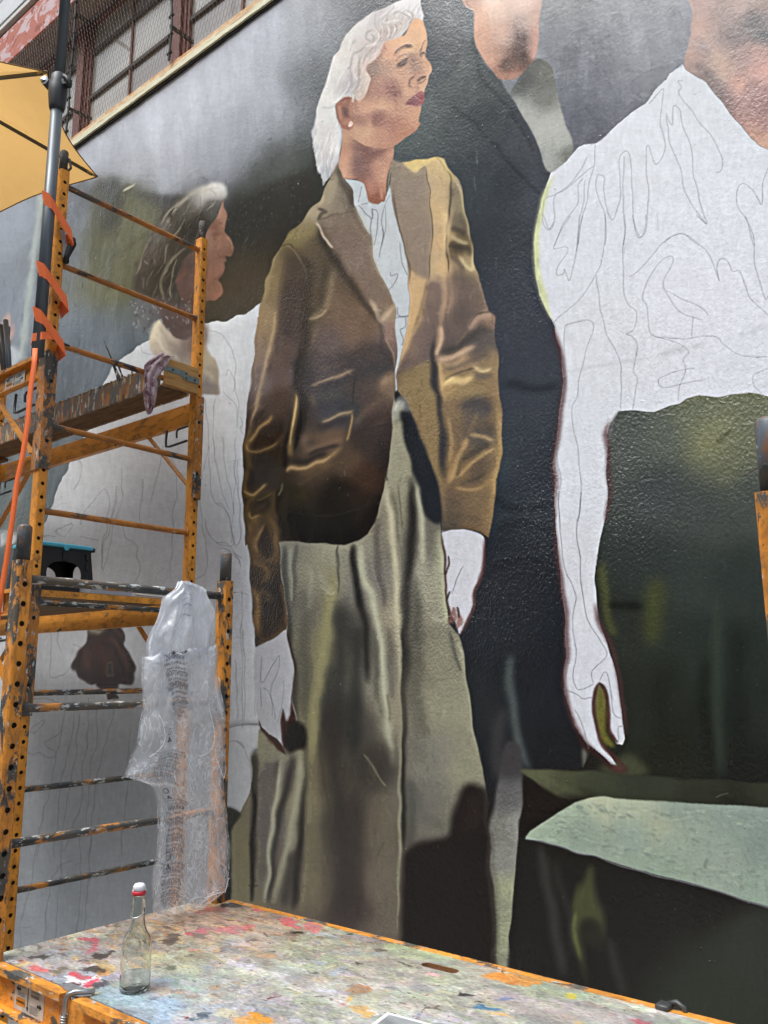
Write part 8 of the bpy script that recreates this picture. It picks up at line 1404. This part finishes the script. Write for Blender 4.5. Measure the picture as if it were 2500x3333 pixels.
for side_ in (1, -1):
    nu, nv = 44, 130; vs = [bagP(u / nu, v / nv, side_) for v in range(nv + 1) for u in range(nu + 1)]
    fs = [(v * (nu + 1) + u, v * (nu + 1) + u + 1, (v + 1) * (nu + 1) + u + 1, (v + 1) * (nu + 1) + u) for v in range(nv) for u in range(nu)]
    mb = MB(); mb.add(vs, fs); part(mb, 'film', FILM, bag, True)
def bprint(lines, uc, v0, dv, size):
    mb = MB(); 
    for i, s_ in enumerate(lines):
        if not s_: continue
        V, F_ = text_mesh(s_, size * (1.6 if s_.isupper() and len(s_) < 12 else 1)); wv_ = max(abs(p[0]) for p in V)
        q = []
        for p in V:   # upside down, as the bag hangs
            u = uc - p[0] * 2.4; v = v0 + i * dv - p[1] * .86
            P = bagP(u, max(v, 0), 1); q.append((P[0] + .004, P[1], P[2]))
        mb.add(q, F_)
    part(mb, 'warning_print', BINK, bag)
BINK = plain('faded film ink', '5a5b62', .6)
TXT = ['keep away from small children', 'THE BAG IS NOT A TOY', 'WARNING', 'ne pas laisser a la portee', 'des enfants, risque', 'ATTENTION', 'tenere lontano dalla', 'portata dei bambini', 'ATTENZIONE', 'von Kindern fernhalten', 'ACHTUNG', 'SAFETY FIRST']
bprint([s for s in TXT[:8]], .36, .36, .0105, .0095); bprint(TXT[4:12], .34, .43, .0105, .0095)
bprint(TXT, .26, .60, .0100, .0088); bprint(TXT, .18, .775, .0100, .0090); bprint(TXT, .15, .90, .0078, .0080)
bprint(['polybag may cause suffocation', '', 'keep this bag away from', '', 'babies and children', '', 'this bag is not a toy'], .42, .10, .016, .0095)
def ring(uc, vc, r_):
    mb = MB(); n = 18
    for a_, b_ in ((r_, r_ * .78),):
        q = [bagP(uc + math.cos(PI2 * i / n) * x * 2.2, vc + math.sin(PI2 * i / n) * x * .9, 1) for x in (a_, b_) for i in range(n)]
        mb.add([(p[0] + .0022, p[1], p[2]) for p in q], [(i, (i + 1) % n, n + (i + 1) % n, n + i) for i in range(n)])
    tri = [(0, -1.7), (-1, -3.2), (1, -3.2)]; m_ = [bagP(uc + x * r_ * 2, vc - y * r_ * .8, 1) for x, y in tri] + [bagP(uc + x * r_ * 1.3, vc + (-y + .3) * r_ * .8, 1) for x, y in ((0, -2.1), (-.62, -2.65), (.62, -2.65))]
    mb.add([(p[0] + .0022, p[1], p[2]) for p in m_], [(0, 1, 4, 3), (1, 2, 5, 4), (2, 0, 3, 5)]); part(mb, 'recycling_mark', M['ink'], bag)
ring(.34, .35, .010); ring(.48, .345, .010); ring(.26, .545, .011); ring(.17, .745, .010); ring(.13, .885, .010)
k = N('white film fold'); k.base('f2f4f8').rough(.25); FOLD = k.m
for uv_ in ([(.66, .43), (.74, .47), (.78, .53), (.72, .60), (.62, .615)], [(.85, .60), (.90, .66), (.97, .68), (1., .64)], [(.1, .50), (.2, .56), (.12, .62)], [(.55, .86), (.75, .90), (.95, .93)], [(.3, .02), (.42, .12), (.35, .24), (.45, .34)], [(.6, .04), (.66, .16), (.80, .26)], [(.2, .955), (.5, .97), (.8, .955), (1, .93)]):
    q = spline([(a, b) for a, b in uv_], False, 5); P_ = [Vector(bagP(u, v, 1)) + Vector((.003, 0, 0)) for u, v, _ in q]
    part(MB().tube(P_, .0009, 5), 'film_fold', FOLD, bag, True)
mb = MB().tube([(-2.05, 1.542, .262), (-2.062, 1.545, .272), (-2.07, 1.56, .262)], .004, 6); part(mb, 'tied_neck', FILM, bag)
